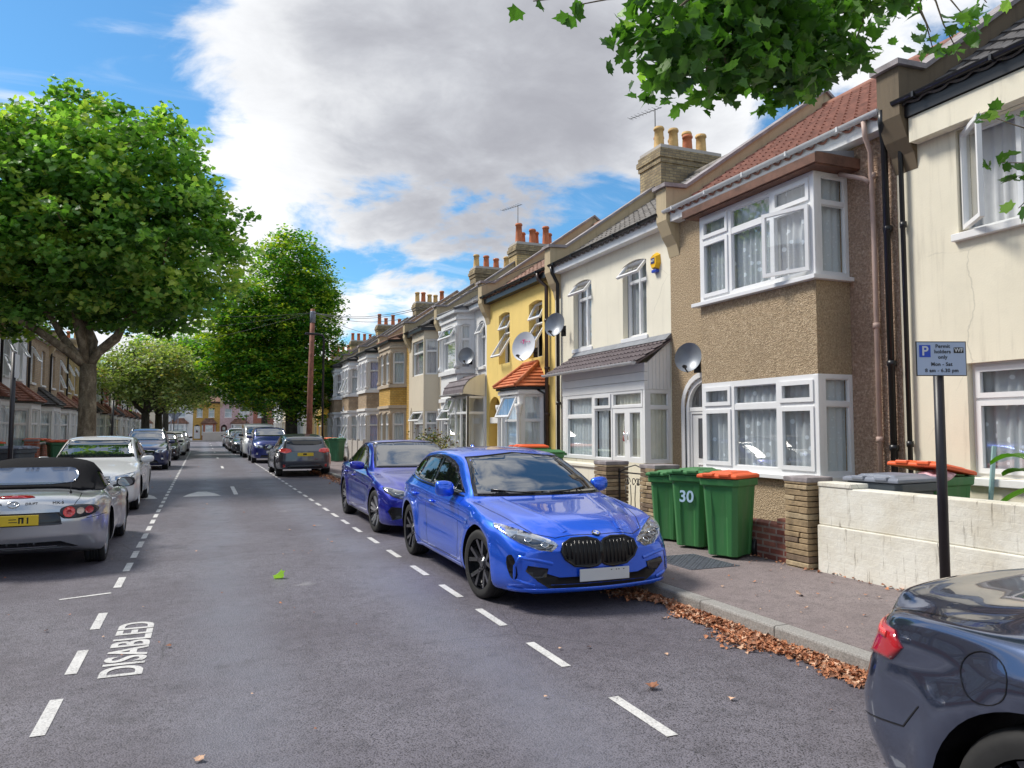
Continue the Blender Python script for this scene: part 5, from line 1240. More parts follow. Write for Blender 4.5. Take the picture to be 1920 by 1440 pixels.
# ------------------------------------------------ generic cars further along
def car_generic(name,loc,rz,label,paint,L=4.2,W=.88,H=1.5,kind='hatch',wr=.32,ov=.85,wb=2.6,detail=1,grille='slats',group=None,style='s10',rim='alu',rails=False,plate_f='plate_w',headc='reflector'):
    k=H/1.45
    hood=.62*k+.05
    if kind=='van': ts=[(0,.95),(.1,1.05),(.5,1.2),(.75,1.28),(1.3,1.75),(1.55,1.86),(2.2,H-.02),(L-.3,H),(L-.04,H-.08),(L,H-.2)]; belt=[(0,.80),(.3,1.0),(1,1.12),(L-.2,1.15),(L,1.1)]; cr=.10
    elif kind=='mpv': ts=[(0,.78*k),(.1,.86*k),(.5,.95*k),(.85,1.0*k),(1.0,1.04*k),(1.75,1.40*k),(2.1,H-.02),(L-.7,H),(L-.15,H-.1),(L-.05,1.05*k),(L,.9*k)]; belt=[(0,.66*k),(.3,.78*k),(1.2,.92*k),(L-.3,.98*k),(L,.85*k)]; cr=.06
    else: ts=[(0,.68*k),(.06,.75*k),(.2,.81*k),(.6,.88*k),(1.1,.95*k),(1.3,.98*k),(1.45,1.03*k),(2.15,1.38*k),(2.5,H-.01),(3.0,H-.0),(L-.75,H-.06),(L-.38,H-.13),(L-.15,1.05*k),(L-.05,.93*k),(L,.86*k)]; belt=[(0,.60*k),(.2,.70*k),(.8,.83*k),(1.4,.90*k),(L-1,.97*k),(L-.2,.95*k),(L,.82*k)]; cr=.055
    z0=.19 if kind=='hatch' else .24
    S=dict(L=L,W=W,wheels=(ov,ov+wb),wr=wr,flare=.03,plan=[(0,.80),(.05,.86),(.15,.92),(.4,.97),(.8,.995),(L*.5,.99),(L-.7,.995),(L-.2,.93),(L-.05,.87),(L,.80)],
      bot=[(0,z0),(L*.5,z0),(L,z0+.08)],belt=belt,top=ts,rw=[(0,.42),(.4,.58),(1.2,.70),(1.5,.70),(2.2,.62 if kind!='van' else .78),(L-.6,.60 if kind!='van' else .80),(L-.1,.62),(L,.55)] if kind!='van' else [(0,.5),(.6,.72),(1.5,.78),(2.2,.80),(L-.2,.80),(L,.75)],
      crown=[(0,.05),(1,.07),(2,cr),(L,cr*.7)],nose=[(.15,.05),(.28,0),(.6*k,0),(.72*k,.06),(.95*k,.12)],tail=[(.2,.06),(.5,0),(.9*k,.02),(1.3*k,.05)])
    car=empty(name,loc,rz,label,'van' if kind=='van' else 'car',group); B=Body(S,n=70 if detail<2 else 90,q=4)
    if kind=='van':
        ws=[(-.74,0,1.30),(.74,0,1.30),(.70,0,1.74),(-.70,0,1.74)]; dlo=[(1.05,1.2),(1.6,1.62),(2.3,1.68),(2.35,1.2)]; sp=[(1.0,2.4)]; rwz=(1.2,1.65)
    elif kind=='mpv':
        ws=[(-.72,0,1.06*k),(.72,0,1.06*k),(.62,0,1.385*k),(-.62,0,1.385*k)]; dlo=[(1.25,.98*k),(1.95,1.33*k),(2.3,1.385*k),(L-.7,1.37*k),(L-.42,1.30*k),(L-.42,1.03*k),(2.6,1.0*k)]; sp=[(1.2,1.65),(1.7,2.45),(2.52,3.25),(3.31,L)]; rwz=(1.05*k,1.33*k)
    else:
        ws=[(-.71,0,1.015*k),(.71,0,1.015*k),(.585,0,1.36*k),(-.585,0,1.36*k)]; dlo=[(1.62,.965*k),(2.05,1.19*k),(2.35,1.325*k),(2.9,1.37*k),(3.3,1.345*k),(L-.65,1.26*k),(L-.42,1.13*k),(L-.6,1.04*k),(2.8,1.0*k)]; sp=[(1.6,1.98),(2.03,2.68),(2.75,3.38),(3.42,L)]; rwz=(1.07*k,1.29*k)
    wsi=[(x*.95,y,z+(.02 if j<2 else -.02)) for j,(x,y,z) in enumerate(ws)]
    B.patch(car,'windscreen_surround',M['trim'],ws,(0,1,0),off=.003,res=.09); B.patch(car,'windscreen',M['carglass'],wsi,(0,1,0),off=.006,res=.09)
    side_windows(B,car,dlo,sp)
    r0,r1=rwz; B.patch(car,'rear_window',M['carglass_dark'],[(-.60,9,r0),(.60,9,r0),(.53,9,r1),(-.53,9,r1)],(0,-1,0),off=.005,res=.09,rnd=1)
    hz=.66*k if kind!='van' else .86
    hl=[(.40,0,hz-.03),(.5,0,hz-.06),(.68,.1,hz-.05),(.80,.35,hz+.05),(.81,.5,hz+.11),(.68,.25,hz+.08),(.45,0,hz+.04)]
    both(lambda m:B.patch(car,'headlight',M[headc],hl,(-.45,.9,0),off=.005,mirror=m,res=.06)); both(lambda m:B.patch(car,'headlight_inner',M['lampdark'],[(.52,0,hz-.03),(.64,.1,hz-.03),(.68,.2,hz+.03),(.54,0,hz+.01)],(-.45,.9,0),off=.008,mirror=m,res=.06))
    gz=hz-.02
    B.patch(car,'grille',M['trim'],[(-.40,0,gz+.06),(-.42,0,gz-.05),(-.30,0,gz-.15),(.30,0,gz-.15),(.42,0,gz-.05),(.40,0,gz+.06)],(0,1,0),off=.005,res=.07)
    if grille=='slats':
        for j in range(4): B.ribbon(car,'grille_bar',M['chrome'],[(-.38+.02*j,0,gz+.04-.05*j),(.38-.02*j,0,gz+.04-.05*j)],(0,1,0),w=.014,off=.01,res=.1)
    elif grille=='thin': B.ribbon(car,'grille_bar',M['chrome'],[(-.42,0,gz+.03),(.42,0,gz+.03)],(0,1,0),w=.018,off=.01,res=.1)
    B.patch(car,'lower_grille',M['lampdark'],[(-.55,0,.27),(.55,0,.27),(.48,0,.39),(-.48,0,.39)],(0,1,0),off=.005,res=.08)
    both(lambda m:B.patch(car,'fog_lamp',M['reflector'],[(.62,0,.42*k),(.70,.1,.43*k),(.72,.1,.36*k),(.64,0,.35*k)],(-.3,.9,0),off=.006,mirror=m,res=.05))
    tz=.92*k if kind!='van' else 1.1
    both(lambda m:B.patch(car,'tail_light',M['red_lens2'],[(.44,9,tz-.07),(.46,9,tz+.01),(.62,9,tz+.05),(.78,L-.1,tz+.03),(.84,L-.3,tz),(.80,L-.1,tz-.08),(.62,9,tz-.12)],(-.35,-.9,0),off=.006,mirror=m,res=.05))
    both(lambda m:B.patch(car,'rear_reflector',M['red_lens'],[(.64,9,.42),(.72,9,.44),(.72,9,.33),(.65,9,.34)],(-.2,-.9,0),off=.006,mirror=m,res=.05))
    B.patch(car,'bumper_lower',M['lampdark'],[(-.6,9,.30),(.6,9,.30),(.5,9,.40),(-.5,9,.40)],(0,-1,0),off=.005,res=.09)
    p,n=B.cast((0,0,.46*k),(0,1,0),.012); plate(car,0,p.y-.008,.45*k,plate_f)
    p,n=B.cast((0,9,.76*k),(0,-1,0),.012); plate(car,0,p.y+.008,.76*k,'plate_y',rear=True,smudge=[(-.08,.04,-.02,.035)])
    mz=belt[2][1]+.10; my=1.72 if kind=='hatch' else 1.45
    for sd in (1,-1): mirror(car,sd*(W-.06),my,mz,sd,paint if kind!='van' else M['trim'])
    if rails:
        for sd in (1,-1):
            q=[B.cast((sd*.56,y,3),(0,0,-1),.045)[0] for y in (2.1,2.6,3.1,L-.75)]; mb=MB(); mb.tube([B.cast((sd*.56,2.0,3),(0,0,-1),0)[0]]+q+[B.cast((sd*.56,L-.65,3),(0,0,-1),0)[0]],.015,6); mb.build('roof_rail',M['alu'],car)
    if detail: seams(B,car,[[(1.5,.9*k),(1.48,.4),(1.6,.28),(2.6,.28)],[(2.72,.95*k),(2.7,.5),(2.6,.28)]]); handles(B,car,[(2.5,.8*k),(3.2,.83*k)],paint)
    B.finish(car,paint); wheels4(car,S,style,rim)
    return car
white_p=car_paint('white_car_paint',(.70,.71,.71),.05,.35); navy2=car_paint('navy_car_paint',(.012,.02,.085),.4,.3); black_p=car_paint('black_car_paint',(.012,.013,.016),.4,.25)
gun=car_paint('gunmetal_car_paint',(.075,.08,.10),.6,.3); vwblue=car_paint('dark_royal_blue_paint',(.008,.018,.16),.3,.3); grey_p=car_paint('grey_car_paint',(.22,.22,.24),.7,.3); silver2=car_paint('dull_silver_car_paint',(.42,.43,.45),.7,.3)
car_generic('estate_car',(-2.02,16.1,0),0,'white car with dark tree-reflecting windscreen, directly beyond the silver roadster',white_p,L=4.45,W=.88,H=1.47,ov=.92,wb=2.65,detail=2,grille='thin',wr=.325)
car_generic('suv_car',(-2.12,32.6,0),0,'dark navy compact SUV with chrome barred grille and silver roof rails, left side',navy2,L=4.1,W=.88,H=1.64,ov=.82,wb=2.55,wr=.345,rails=True)
car_generic('hatchback_car',(-1.98,42.2,0),0,'black small hatchback behind the navy SUV on the left',black_p,L=3.9,W=.84,H=1.44,wb=2.45,detail=0,grille='none')
car_generic('hatchback_car',(-1.80,49.5,0),0,'white hatchback fourth in the left row, beyond the black one',white_p,L=4.1,W=.86,H=1.46,wb=2.5,detail=0,grille='thin')
car_generic('hatchback_car',(-1.72,57.6,0),0,'dark grey hatchback farthest in the left row of parked cars',gun,L=4.1,W=.86,H=1.5,wb=2.5,detail=0,grille='none')
fc=car_generic('hatchback_car',(3.22,26.05+4.38,0),pi,'gunmetal grey hatchback seen from behind with yellow rear plate, parked past the two blue cars',gun,L=4.38,W=.91,H=1.45,ov=.86,wb=2.70,detail=2,wr=.335,rim='alu_dark')
car_generic('mpv_car',(3.05,37.0,0),0,'dark royal blue compact people carrier facing the viewer beyond the gunmetal hatchback',vwblue,L=4.4,W=.89,H=1.72,kind='mpv',ov=.88,wb=2.68,grille='none')
car_generic('panel_van',(3.02,44.0,0),0,'white panel van with dark windscreen behind the royal blue people carrier',white_p,L=4.9,W=.93,H=1.95,kind='van',ov=.88,wb=3.0,wr=.33,grille='none')
car_generic('hatchback_car',(2.70,51.6,0),0,'dark grey hatchback parked right behind the white van',gun,L=4.2,W=.87,H=1.48,wb=2.55,detail=0,grille='thin')
car_generic('hatchback_car',(2.62,57.4,0),0,'silver grey hatchback, second past the white van on the right',grey_p,L=4.2,W=.87,H=1.48,wb=2.55,detail=0,grille='none')
car_generic('mpv_car',(2.62,63.6,0),0,'silver people carrier with blue windscreen, third past the white van',silver2,L=4.3,W=.88,H=1.68,kind='mpv',wb=2.6,detail=0,grille='none')
car_generic('hatchback_car',(2.60,72.2+4.2,0),pi,'white hatchback seen from behind, farthest car in the right row',white_p,L=4.2,W=.87,H=1.5,wb=2.55,detail=0)
# ---------------------------------------------------------------- trees
def leafmat(name,col,tr=.45,rough=.45,var=.25):
    m,t,b=newmat(name); co=t.coord()
    n=t.noise(co,1.7,3); c=t.ramp(n,[(.3,tuple(x*(1-var) for x in col)),(.7,tuple(min(1,x*(1+var)) for x in col))])
    t.l.new(c,b.inputs['Base Color']); b.inputs['Roughness'].default_value=rough
    tl=t.n.new('ShaderNodeBsdfTranslucent'); t.l.new(t.mix(1,c,(1.5,1.7,.5),'MULTIPLY'),tl.inputs[0])
    mx=t.n.new('ShaderNodeMixShader'); mx.inputs[0].default_value=tr; t.l.new(b.outputs[0],mx.inputs[1]); t.l.new(tl.outputs[0],mx.inputs[2])
    t.l.new(mx.outputs[0],t.n['Material Output'].inputs[0]); return m
LM=[leafmat('plane_leaf_dark',(.06,.15,.028)),leafmat('plane_leaf',(.13,.28,.055)),leafmat('plane_leaf_pale',(.25,.42,.11)),leafmat('plane_leaf_yellow',(.40,.50,.12))]
LH=[leafmat('hornbeam_leaf_dark',(.035,.12,.022)),leafmat('hornbeam_leaf',(.085,.23,.035)),leafmat('hornbeam_leaf_bright',(.20,.36,.04)),leafmat('hornbeam_leaf_yellow',(.38,.44,.05))]
LO=[leafmat('olive_leaf_dark',(.10,.15,.05)),leafmat('olive_leaf',(.24,.31,.12)),leafmat('olive_leaf_pale',(.42,.47,.24)),leafmat('olive_leaf_brown',(.42,.34,.14))]
def bark(name,a,b_,c):
    m,t,b=newmat(name); co=t.coord(); n=t.noise(t.mapping(co,(1,1,.5)),5,6,.6,.5); n2=t.noise(co,22,4,.7)
    col=t.ramp(n,[(.32,a),(.5,b_),(.66,c)]); col=t.mix(t.mr(n2,.4,.7,0,.45),col,tuple(x*.4 for x in a))
    t.l.new(col,b.inputs['Base Color']); b.inputs['Roughness'].default_value=.9; t.l.new(t.bump(t.math('ADD',n,n2),.7,.03),b.inputs['Normal']); return m
BK=bark('plane_bark',(.10,.075,.05),(.22,.17,.11),(.40,.33,.23)); BK2=bark('dark_bark',(.04,.035,.03),(.08,.07,.055),(.13,.11,.09))
MAPLE=np.array([(0,0),(.16,.03),(.42,.04),(.36,.22),(.54,.50),(.33,.50),(.26,.70),(.12,.72),(0,1.0),(-.12,.72),(-.26,.70),(-.33,.50),(-.54,.50),(-.36,.22),(-.42,.04),(-.16,.03)])-np.array([0,.1])
KITE=np.array([(0,0),(.36,.45),(0,1),(-.36,.45)])-np.array([0,.1])
def leaves(name,centers,sizes,shape,mats,mi,parent,up=.6,rng=None,fold=.15):
    rng=rng or np.random; N=len(centers); K=len(shape)
    n=rng.normal(size=(N,3)); n/=np.linalg.norm(n,axis=1)[:,None]; n[:,2]=np.abs(n[:,2]); n+=np.array([0,0,up]); n/=np.linalg.norm(n,axis=1)[:,None]
    a=rng.normal(size=(N,3)); u=np.cross(n,a); u/=np.linalg.norm(u,axis=1)[:,None]; v=np.cross(n,u)
    P=centers[:,None,:]+sizes[:,None,None]*(shape[None,:,0,None]*u[:,None,:]+shape[None,:,1,None]*v[:,None,:]+fold*(np.abs(shape[None,:,0,None])*1.2+shape[None,:,1,None]**2*-.6)*n[:,None,:])
    F=np.arange(N*K).reshape(N,K)
    return np_mesh(name,P.reshape(-1,3),F,mats,mi,parent)
def limb(mb,p0,p1,r0,r1,seed=0,sag=0):
    rnd=random.Random(seed); p0=Vector(p0); p1=Vector(p1); L=(p1-p0).length; pts=[];rs=[]
    for k in range(6):
        t=k/5; q=p0.lerp(p1,t)+Vector((rnd.uniform(-1,1),rnd.uniform(-1,1),rnd.uniform(-.5,.5)))*L*.04*(1 if 0<k<5 else 0); pts.append(q+Vector((0,0,sag*sin(pi*t)))); rs.append(r0+(r1-r0)*t)
    mb.tube(pts,rs,10); return pts
def tree(name,loc,label,tr,trunk_h,lobes,mats,barkm,nclump,perclump,lsize,shape,clr=.55,seed=1,weights=(.25,.4,.25,.1),limbs=7,up=.6,group=None,shell=.55,fork=None,toplight=False,flat=.55):
    rng=np.random.RandomState(seed); root=empty(name,loc,0,label,'tree',group)
    # crown clumps
    C=[];vols=np.array([l[3]*l[4]*l[5] for l in lobes]); idx=rng.choice(len(lobes),nclump,p=vols/vols.sum())
    for i in idx:
        x,y,z,a,b,c=lobes[i]; d=rng.normal(size=3); d/=np.linalg.norm(d); r=(shell+(1-shell)*rng.rand())**.7 if rng.rand()<.8 else rng.rand()**.5*shell
        r=min(r,1)*(1+.06*rng.normal()); C.append((x+a*d[0]*r,y+b*d[1]*r,z+c*d[2]*r))
    C=np.array(C)
    rr=rng.normal(size=(nclump,perclump,3)); rr*=np.array([clr,clr,clr*flat]); P=(C[:,None,:]+rr).reshape(-1,3)
    tone=rng.rand(nclump)
    w=np.cumsum(weights); base=np.searchsorted(w,np.clip(tone,0,.999))
    mi=np.repeat(base,perclump); jit=rng.rand(len(mi)); mi=np.where(jit<.18,np.clip(mi-1,0,3),np.where(jit>.84,np.clip(mi+1,0,3),mi))
    leaves('crown',P,lsize*(.6+.7*rng.rand(len(P))),shape,mats,mi,root,up,rng)
    mb=MB(); top=Vector((0,0,trunk_h)); pts=[(0,0,-.05),(0,0,.15),(.01,.0,.6),(.02,.02,trunk_h*.5),(0,.0,trunk_h)]
    mb.tube(pts,[tr*1.5,tr*1.2,tr*1.02,tr*.93,tr*.85],16)
    zc=max(l[2]+l[5]*.6 for l in lobes)
    sel=C[rng.choice(len(C),min(limbs*5,len(C)),replace=False)]
    mains=[]
    for k in range(limbs):
        a=2*pi*k/limbs+rng.rand()*.6; i=idx[k%len(idx)]; lo=lobes[k%len(lobes)]
        e=Vector((lo[0]+lo[3]*.45*cos(a),lo[1]+lo[4]*.45*sin(a),lo[2]+lo[5]*(.0+.5*rng.rand()))) if fork is None or k>=len(fork) else Vector(fork[k])
        mains.append(limb(mb,(0,0,trunk_h-.1),e,tr*.55,tr*.16,seed+k))
    for c in sel:
        m=mains[int(rng.randint(len(mains)))]; q=min((p for mm in mains for p in mm[2:]),key=lambda p:(p-Vector(c)).length); limb(mb,q,c,tr*.12,.012,int(rng.randint(999)))
    mb.build('trunk',barkm,root)
    return root
# big plane on the left pavement
tree('plane_tree',(-3.30,26.2,.1),'big pollarded plane tree on the left pavement, tall bare trunk with round dense crown',.27,3.5,
 [(.3,0,7.6,4.1,4.1,3.0),(-1.2,.3,6.9,4.1,3.8,2.3),(.7,-.3,9.2,3.2,3.2,2.4),(1.6,0,6.9,3.1,3.3,2.2),(-.5,0,9.3,3.5,3.2,2.3),(-2.9,.3,5.5,2.7,3,1.3),(1.6,0,5.7,2.5,2.6,1.0),(-2.3,0,8.0,3.0,3.0,2.6)],LM,BK,1350,48,.185,MAPLE,clr=.23,seed=4,weights=(.20,.30,.34,.16),limbs=8,shell=.7,fork=[(1.7,-.3,5.6),(-.1,.3,7.2),(-1.8,0,5.8)],up=.5)
# big hornbeam on the right pavement
tree('hornbeam_tree',(5.15,49.0,.1),'huge dark green hornbeam on the right pavement, crown reaching over the road',.40,2.6,
 [(-.3,0,9.4,3.0,2.8,4.6),(-2.0,0,6.0,2.9,2.6,3.2),(-2.3,0,8.0,2.2,2.4,2.6),(.9,0,6.8,2.3,2.4,5.0),(.9,0,10.0,1.9,2.0,3.0),(-.6,0,4.3,3.6,2.8,2.2),(-.5,0,12.3,1.5,1.6,2.2),(-3.6,0,6.6,2.3,2.0,2.3),(-3.2,0,8.6,2.0,2.0,2.0),(-3.4,0,4.6,2.0,2.0,1.5),(.6,0,4.6,2.2,2.2,2.3)],LH,BK2,2700,30,.22,KITE,clr=.32,seed=9,weights=(.15,.35,.30,.20),limbs=9,shell=.6,flat=.35,up=.9)
for k,(x,y,lb,s) in enumerate([(-3.2,50,'small olive green tree on the left pavement, left of two, browning leaves',21),(-2.85,57.5,'small olive green tree on the left pavement, right of two, broader crown',22)]):
    tree('maple_tree',(x,y,.1),lb,.26,2.5,[(0,0,4.9,3.1,2.6,1.7),(1.4,0,4.6,2.6,2.4,1.6),(-1.3,0,4.6,2.2,2.2,1.4),(.2,0,5.7,2.2,2.2,1.2),(.6,0,3.6,2.9,2.4,1.0)],LO,BK2,520,30,.20,KITE,clr=.30,seed=s,weights=(.22,.40,.30,.08),limbs=6,shell=.6)
tree('lime_tree',(-1.9+4.4,104.5,.1),'far bright green tree behind the two olive trees, before the end houses',.3,4.5,[(-2.0,-10,8.2,4.2,4,3.0),(-4,-14,9.6,3.6,3.6,3.0)],LH,BK2,10,10,.3,KITE,clr=.5,seed=31) if 0 else None
tree('lime_tree',(-3.2,76,.1),'far bright green tree rising behind the two olive trees',.28,4.2,[(.6,0,8.0,3.7,3.4,2.9),(3.2,0,8.2,3.2,3.0,2.5),(-.8,0,7.0,2.8,2.8,2.0)],LH,BK2,420,30,.30,KITE,clr=.45,seed=33,weights=(.1,.3,.5,.1),limbs=6)
tree('street_tree',(4.9,68,.1),'dark tree on the right pavement half hidden behind the hornbeam',.28,3.2,[(-.6,0,6.6,2.8,2.8,3.0),(-2.0,0,5.6,2.2,2.2,1.8)],LH,BK2,300,28,.28,KITE,clr=.42,seed=35,weights=(.35,.4,.2,.05),limbs=6)
# overhanging plane branch close to the viewer; its trunk stands on the pavement just behind the camera
def near_branch():
    rng=np.random.RandomState(5); root=empty('plane_tree',(4.75,-1.3,.1),0,'plane branch with large lobed leaves hanging into the top right of the picture','tree')
    P=[];S=[]
    def blob(cx,cy,Y,w,h,n,dy=.35,sz=.125):
        if n>12: n=int(n*3.6)
        # clump of leaves at depth Y covering about w x h metres
        c=np.array(oyp(cx,cy,Y))-np.array([4.75,-1.3,.1])
        q=np.clip(rng.normal(size=(n,3)),-1.7,1.7)*np.array([w*.36,dy*.6,h*.40])+c; P.append(q); S.append(sz*(.65+.6*rng.rand(len(q))))
        return c
    cs=[]
    for a in [(1215,40,4.6,.30,.28,26),(1180,95,4.6,.10,.14,9),(1270,110,4.6,.34,.30,48),(1360,60,4.6,.40,.36,64),(1380,150,4.6,.26,.16,26),(1460,90,4.7,.36,.34,58),(1530,60,4.7,.34,.36,58),(1480,165,4.7,.22,.12,18),(1560,130,4.7,.2,.18,22),(1600,85,4.8,.12,.16,9),(1330,175,4.6,.16,.08,8),(1420,10,4.6,.7,.2,90),(1570,5,4.8,.6,.16,60),(1300,40,4.7,.3,.3,50),(1420,120,4.7,.4,.2,60),(1520,130,4.7,.3,.2,40),(1380,-30,4.7,.8,.2,90),(1560,-30,4.8,.5,.2,50),(1090,8,4.6,.12,.05,7),(1000,2,4.6,.1,.03,4),
              (1690,10,4.6,.30,.10,14),(1745,60,4.6,.16,.18,12),(1795,95,4.6,.10,.10,7),(1750,95,4.5,.10,.08,6),(1820,45,4.4,.14,.12,8),(1850,5,4.4,.25,.08,11)]: cs.append(blob(*a))
    for a in [(1850,215,3.6,.06,.05,5,.1,.09),(1875,305,3.6,.06,.07,7,.1,.10),(1905,330,3.6,.05,.06,6,.1,.10),(1910,390,3.5,.03,.04,3,.1,.11),(1905,215,3.6,.05,.03,4,.1,.08)]: cs.append(blob(*a))
    P=np.concatenate(P); S=np.concatenate(S); mi=rng.choice(4,len(P),p=(.85,.11,.04,.0))
    leaves('crown',P,S,MAPLE,LM,mi,root,.25,rng,.2)
    mb=MB(); mb.tube([(0,0,-.05),(0,0,.2),(.03,0,1.5),(0,.1,3.0),(-.05,.1,4.2)],[.34,.27,.24,.22,.19],16)
    l1=limb(mb,(-.05,.1,4.0),cs[10]+np.array([0,0,.9]),.12,.035,1,.3); l2=limb(mb,(-.05,.1,4.1),cs[20]+np.array([0,0,.8]),.09,.03,2,.2); limb(mb,(-.05,.1,4.2),(1.2,-1.6,6.6),.13,.04,3); limb(mb,(-.05,.1,4.2),(-1.6,-1.5,6.4),.13,.04,4)
    for k,c in enumerate(cs):
        q=min((p for p in l1[2:]+l2[2:]),key=lambda p:(p-Vector(c)).length)
        if k<len(cs)-5: limb(mb,q,c,.014,.004,50+k)
    q0=Vector(oyp(2080,300,3.4))-Vector((4.75,-1.3,.1)); limb(mb,(0,0,3.2),q0,.05,.012,60); q=q0
    for k in range(len(cs)-5,len(cs)): limb(mb,q,Vector(cs[k]),.008,.003,80+k)
    mb.build('trunk',BK,root)
def oyp(x,y,Y):
    th=math.atan(84/1405); ps=math.atan(580/1405*cos(th))
    f=Vector((sin(ps)*cos(th),cos(ps)*cos(th),sin(th))); r=Vector((cos(ps),-sin(ps),0)); u=r.cross(f)
    d=f+r*((x-960)/1405)+u*((720-y)/1405); t=Y/d.y; return (d.x*t,Y,1.62+d.z*t)
near_branch()
KL,KR=-2.92,4.05
# ---------------------------------------------------------------- garden walls, bins, poles, signs, litter
def wall(name,x0,y0,x1,y1,h,mat,label,cop=None,t=.2,z=.11,cat='garden wall'):
    L=math.hypot(x1-x0,y1-y0); root=empty(name,(x0,y0,z),math.atan2(y1-y0,x1-x0),label,cat)
    mb=MB(); mb.box((0,-t/2,-.08),(L,t/2,h)); mb.build('wall_face',M[mat],root,bevel=.01)
    if cop: c=MB(); c.box((-.01,-t/2-.03,h+.001),(L+.01,t/2+.03,h+.06)); c.build('coping',M[cop],root,bevel=.012)
    return root
def pier(x,y,h,mat,label,w=.32,cap='coping',z=.11,capw=.05,pyr=False):
    root=empty('gate_pier',(x,y,z),0,label,'gate pier'); mb=MB()
    if mat=='rubble':
        rnd=random.Random(int(x*100+y*31)); zz=-.05
        while zz<h-.01:
            hh=rnd.uniform(.05,.075); 
            for ax in range(2):
                e=[rnd.uniform(-.008,.014) for _ in range(4)]; 
            a=w/2
            n=rnd.choice((1,2)); c=rnd.uniform(-.06,.06)
            parts=[(-a,a)] if n==1 else [(-a,c-.004),(c+.004,a)]
            for (p,q) in parts:
                mb.box((-a-rnd.uniform(0,.018),p,zz),(a+rnd.uniform(0,.012),q,zz+hh-.008),rnd.choice((0,0,1,2)))
            zz+=hh
        mb.build('stonework',[plain('split_stone_tan',(.29,.21,.12),.95,var=.35,scale=9,bump=.8,bscale=25),plain('split_stone_buff',(.40,.31,.19),.95,var=.3,scale=9,bump=.8,bscale=25),plain('split_stone_brown',(.17,.12,.08),.95,var=.3,scale=9,bump=.8,bscale=25)],root,bevel=.008)
    else: mb.box((-w/2,-w/2,-.08),(w/2,w/2,h)); mb.build('brickwork',M[mat],root)
    c=MB(); 
    if pyr: c.prism([(-w/2-capw,-w/2-capw,h),(w/2+capw,-w/2-capw,h),(w/2+capw,w/2+capw,h),(-w/2-capw,w/2+capw,h)],(0,0,.05)); c.v=c.v; k=len(c.v); b=[c.vert(p) for p in ((-w/2-capw,-w/2-capw,h+.051),(w/2+capw,-w/2-capw,h+.051),(w/2+capw,w/2+capw,h+.051),(-w/2-capw,w/2+capw,h+.051),(0,0,h+.17))]; [c.face((b[i],b[(i+1)%4],b[4])) for i in range(4)]
    else: c.box((-w/2-.012,-w/2-.012,h+.001),(w/2+.012,w/2+.012,h+.06))
    c.build('cap',M['stone_paint' if pyr else cap],root,bevel=.012); return root
GX=6.18
# whitewashed wall in front of the cream house
root=empty('garden_wall',(GX,6.18,.11),-pi/2,'old whitewashed brick garden wall with cracks behind the parking sign','garden wall')
mw,t,b=newmat('whitewashed_brick'); vec=t.wallvec(); br=t.n.new('ShaderNodeTexBrick'); t.l.new(vec,br.inputs['Vector']); br.inputs['Scale'].default_value=1; br.inputs['Brick Width'].default_value=.225; br.inputs['Row Height'].default_value=.075; br.inputs['Mortar Size'].default_value=.006; br.inputs['Mortar Smooth'].default_value=.6
co=t.coord(); base=t.ramp(t.noise(co,1.4,6,.65),[(.3,(.60,.55,.44)),(.6,(.76,.74,.66))]); v=t.n.new('ShaderNodeTexVoronoi'); v.feature='DISTANCE_TO_EDGE'; t.l.new(t.mix(.10,co,t.noise(co,3,4,out=1)),v.inputs['Vector']); v.inputs['Scale'].default_value=1.3
ck=t.math('MULTIPLY',t.mr(v.outputs['Distance'],.006,.0,0,.9),t.mr(t.noise(co,1.1,3),.54,.60)); base=t.mix(ck,base,(.06,.05,.04))
dr=t.math('MULTIPLY',t.mr(t.noise(t.mapping(co,(11,11,1.2)),1.5,6,.7),.57,.66,0,.85),t.mr(t.noise(co,2.0,3),.40,.58)); base=t.mix(dr,base,(.14,.11,.075))
t.l.new(base,b.inputs['Base Color']); b.inputs['Roughness'].default_value=.85
t.l.new(t.bump(t.math('ADD',t.math('MULTIPLY',br.outputs['Fac'],-.05),t.noise(co,12,7,.65)),.45,.02),b.inputs['Normal']); M['whitewash']=mw
mb=MB(); mb.box((0,-.11,.50),(7.5,.11,.90)); mb.box((0,-.135,-.08),(7.5,.135,.499)); mb.build('wall_face',mw,root,bevel=.012)
mb=MB(); mb.box((0,-.12,.9005),(.45,.12,.95)); mb.build('raised_end',mw,root,bevel=.01)
pier(GX-.02,6.42,.93,'rubble','rough split stone pier at the left end of the whitewashed wall',w=.34,cap='split' if 0 else 'coping')
wall('garden_wall',GX,6.60,GX,7.9,.42,'redbrick_old','low worn red brick wall under the brown pebbledashed bay',cop=None,t=.22)
mb=MB(); mb.box((-.1,.02,.42),(.1,.2,.49)); o=tag(mb.build('loose_brick',M['redbrick_old'],loc=(GX,6.62,.11)),'single red brick on top of the low brick wall','brick')
pier(GX,9.35,.93,'rubble','split stone gate pier nearest the green bins, dark sooty top',w=.40)
pier(GX,10.75,.93,'rubble','split stone gate pier left of the iron gate',w=.40)
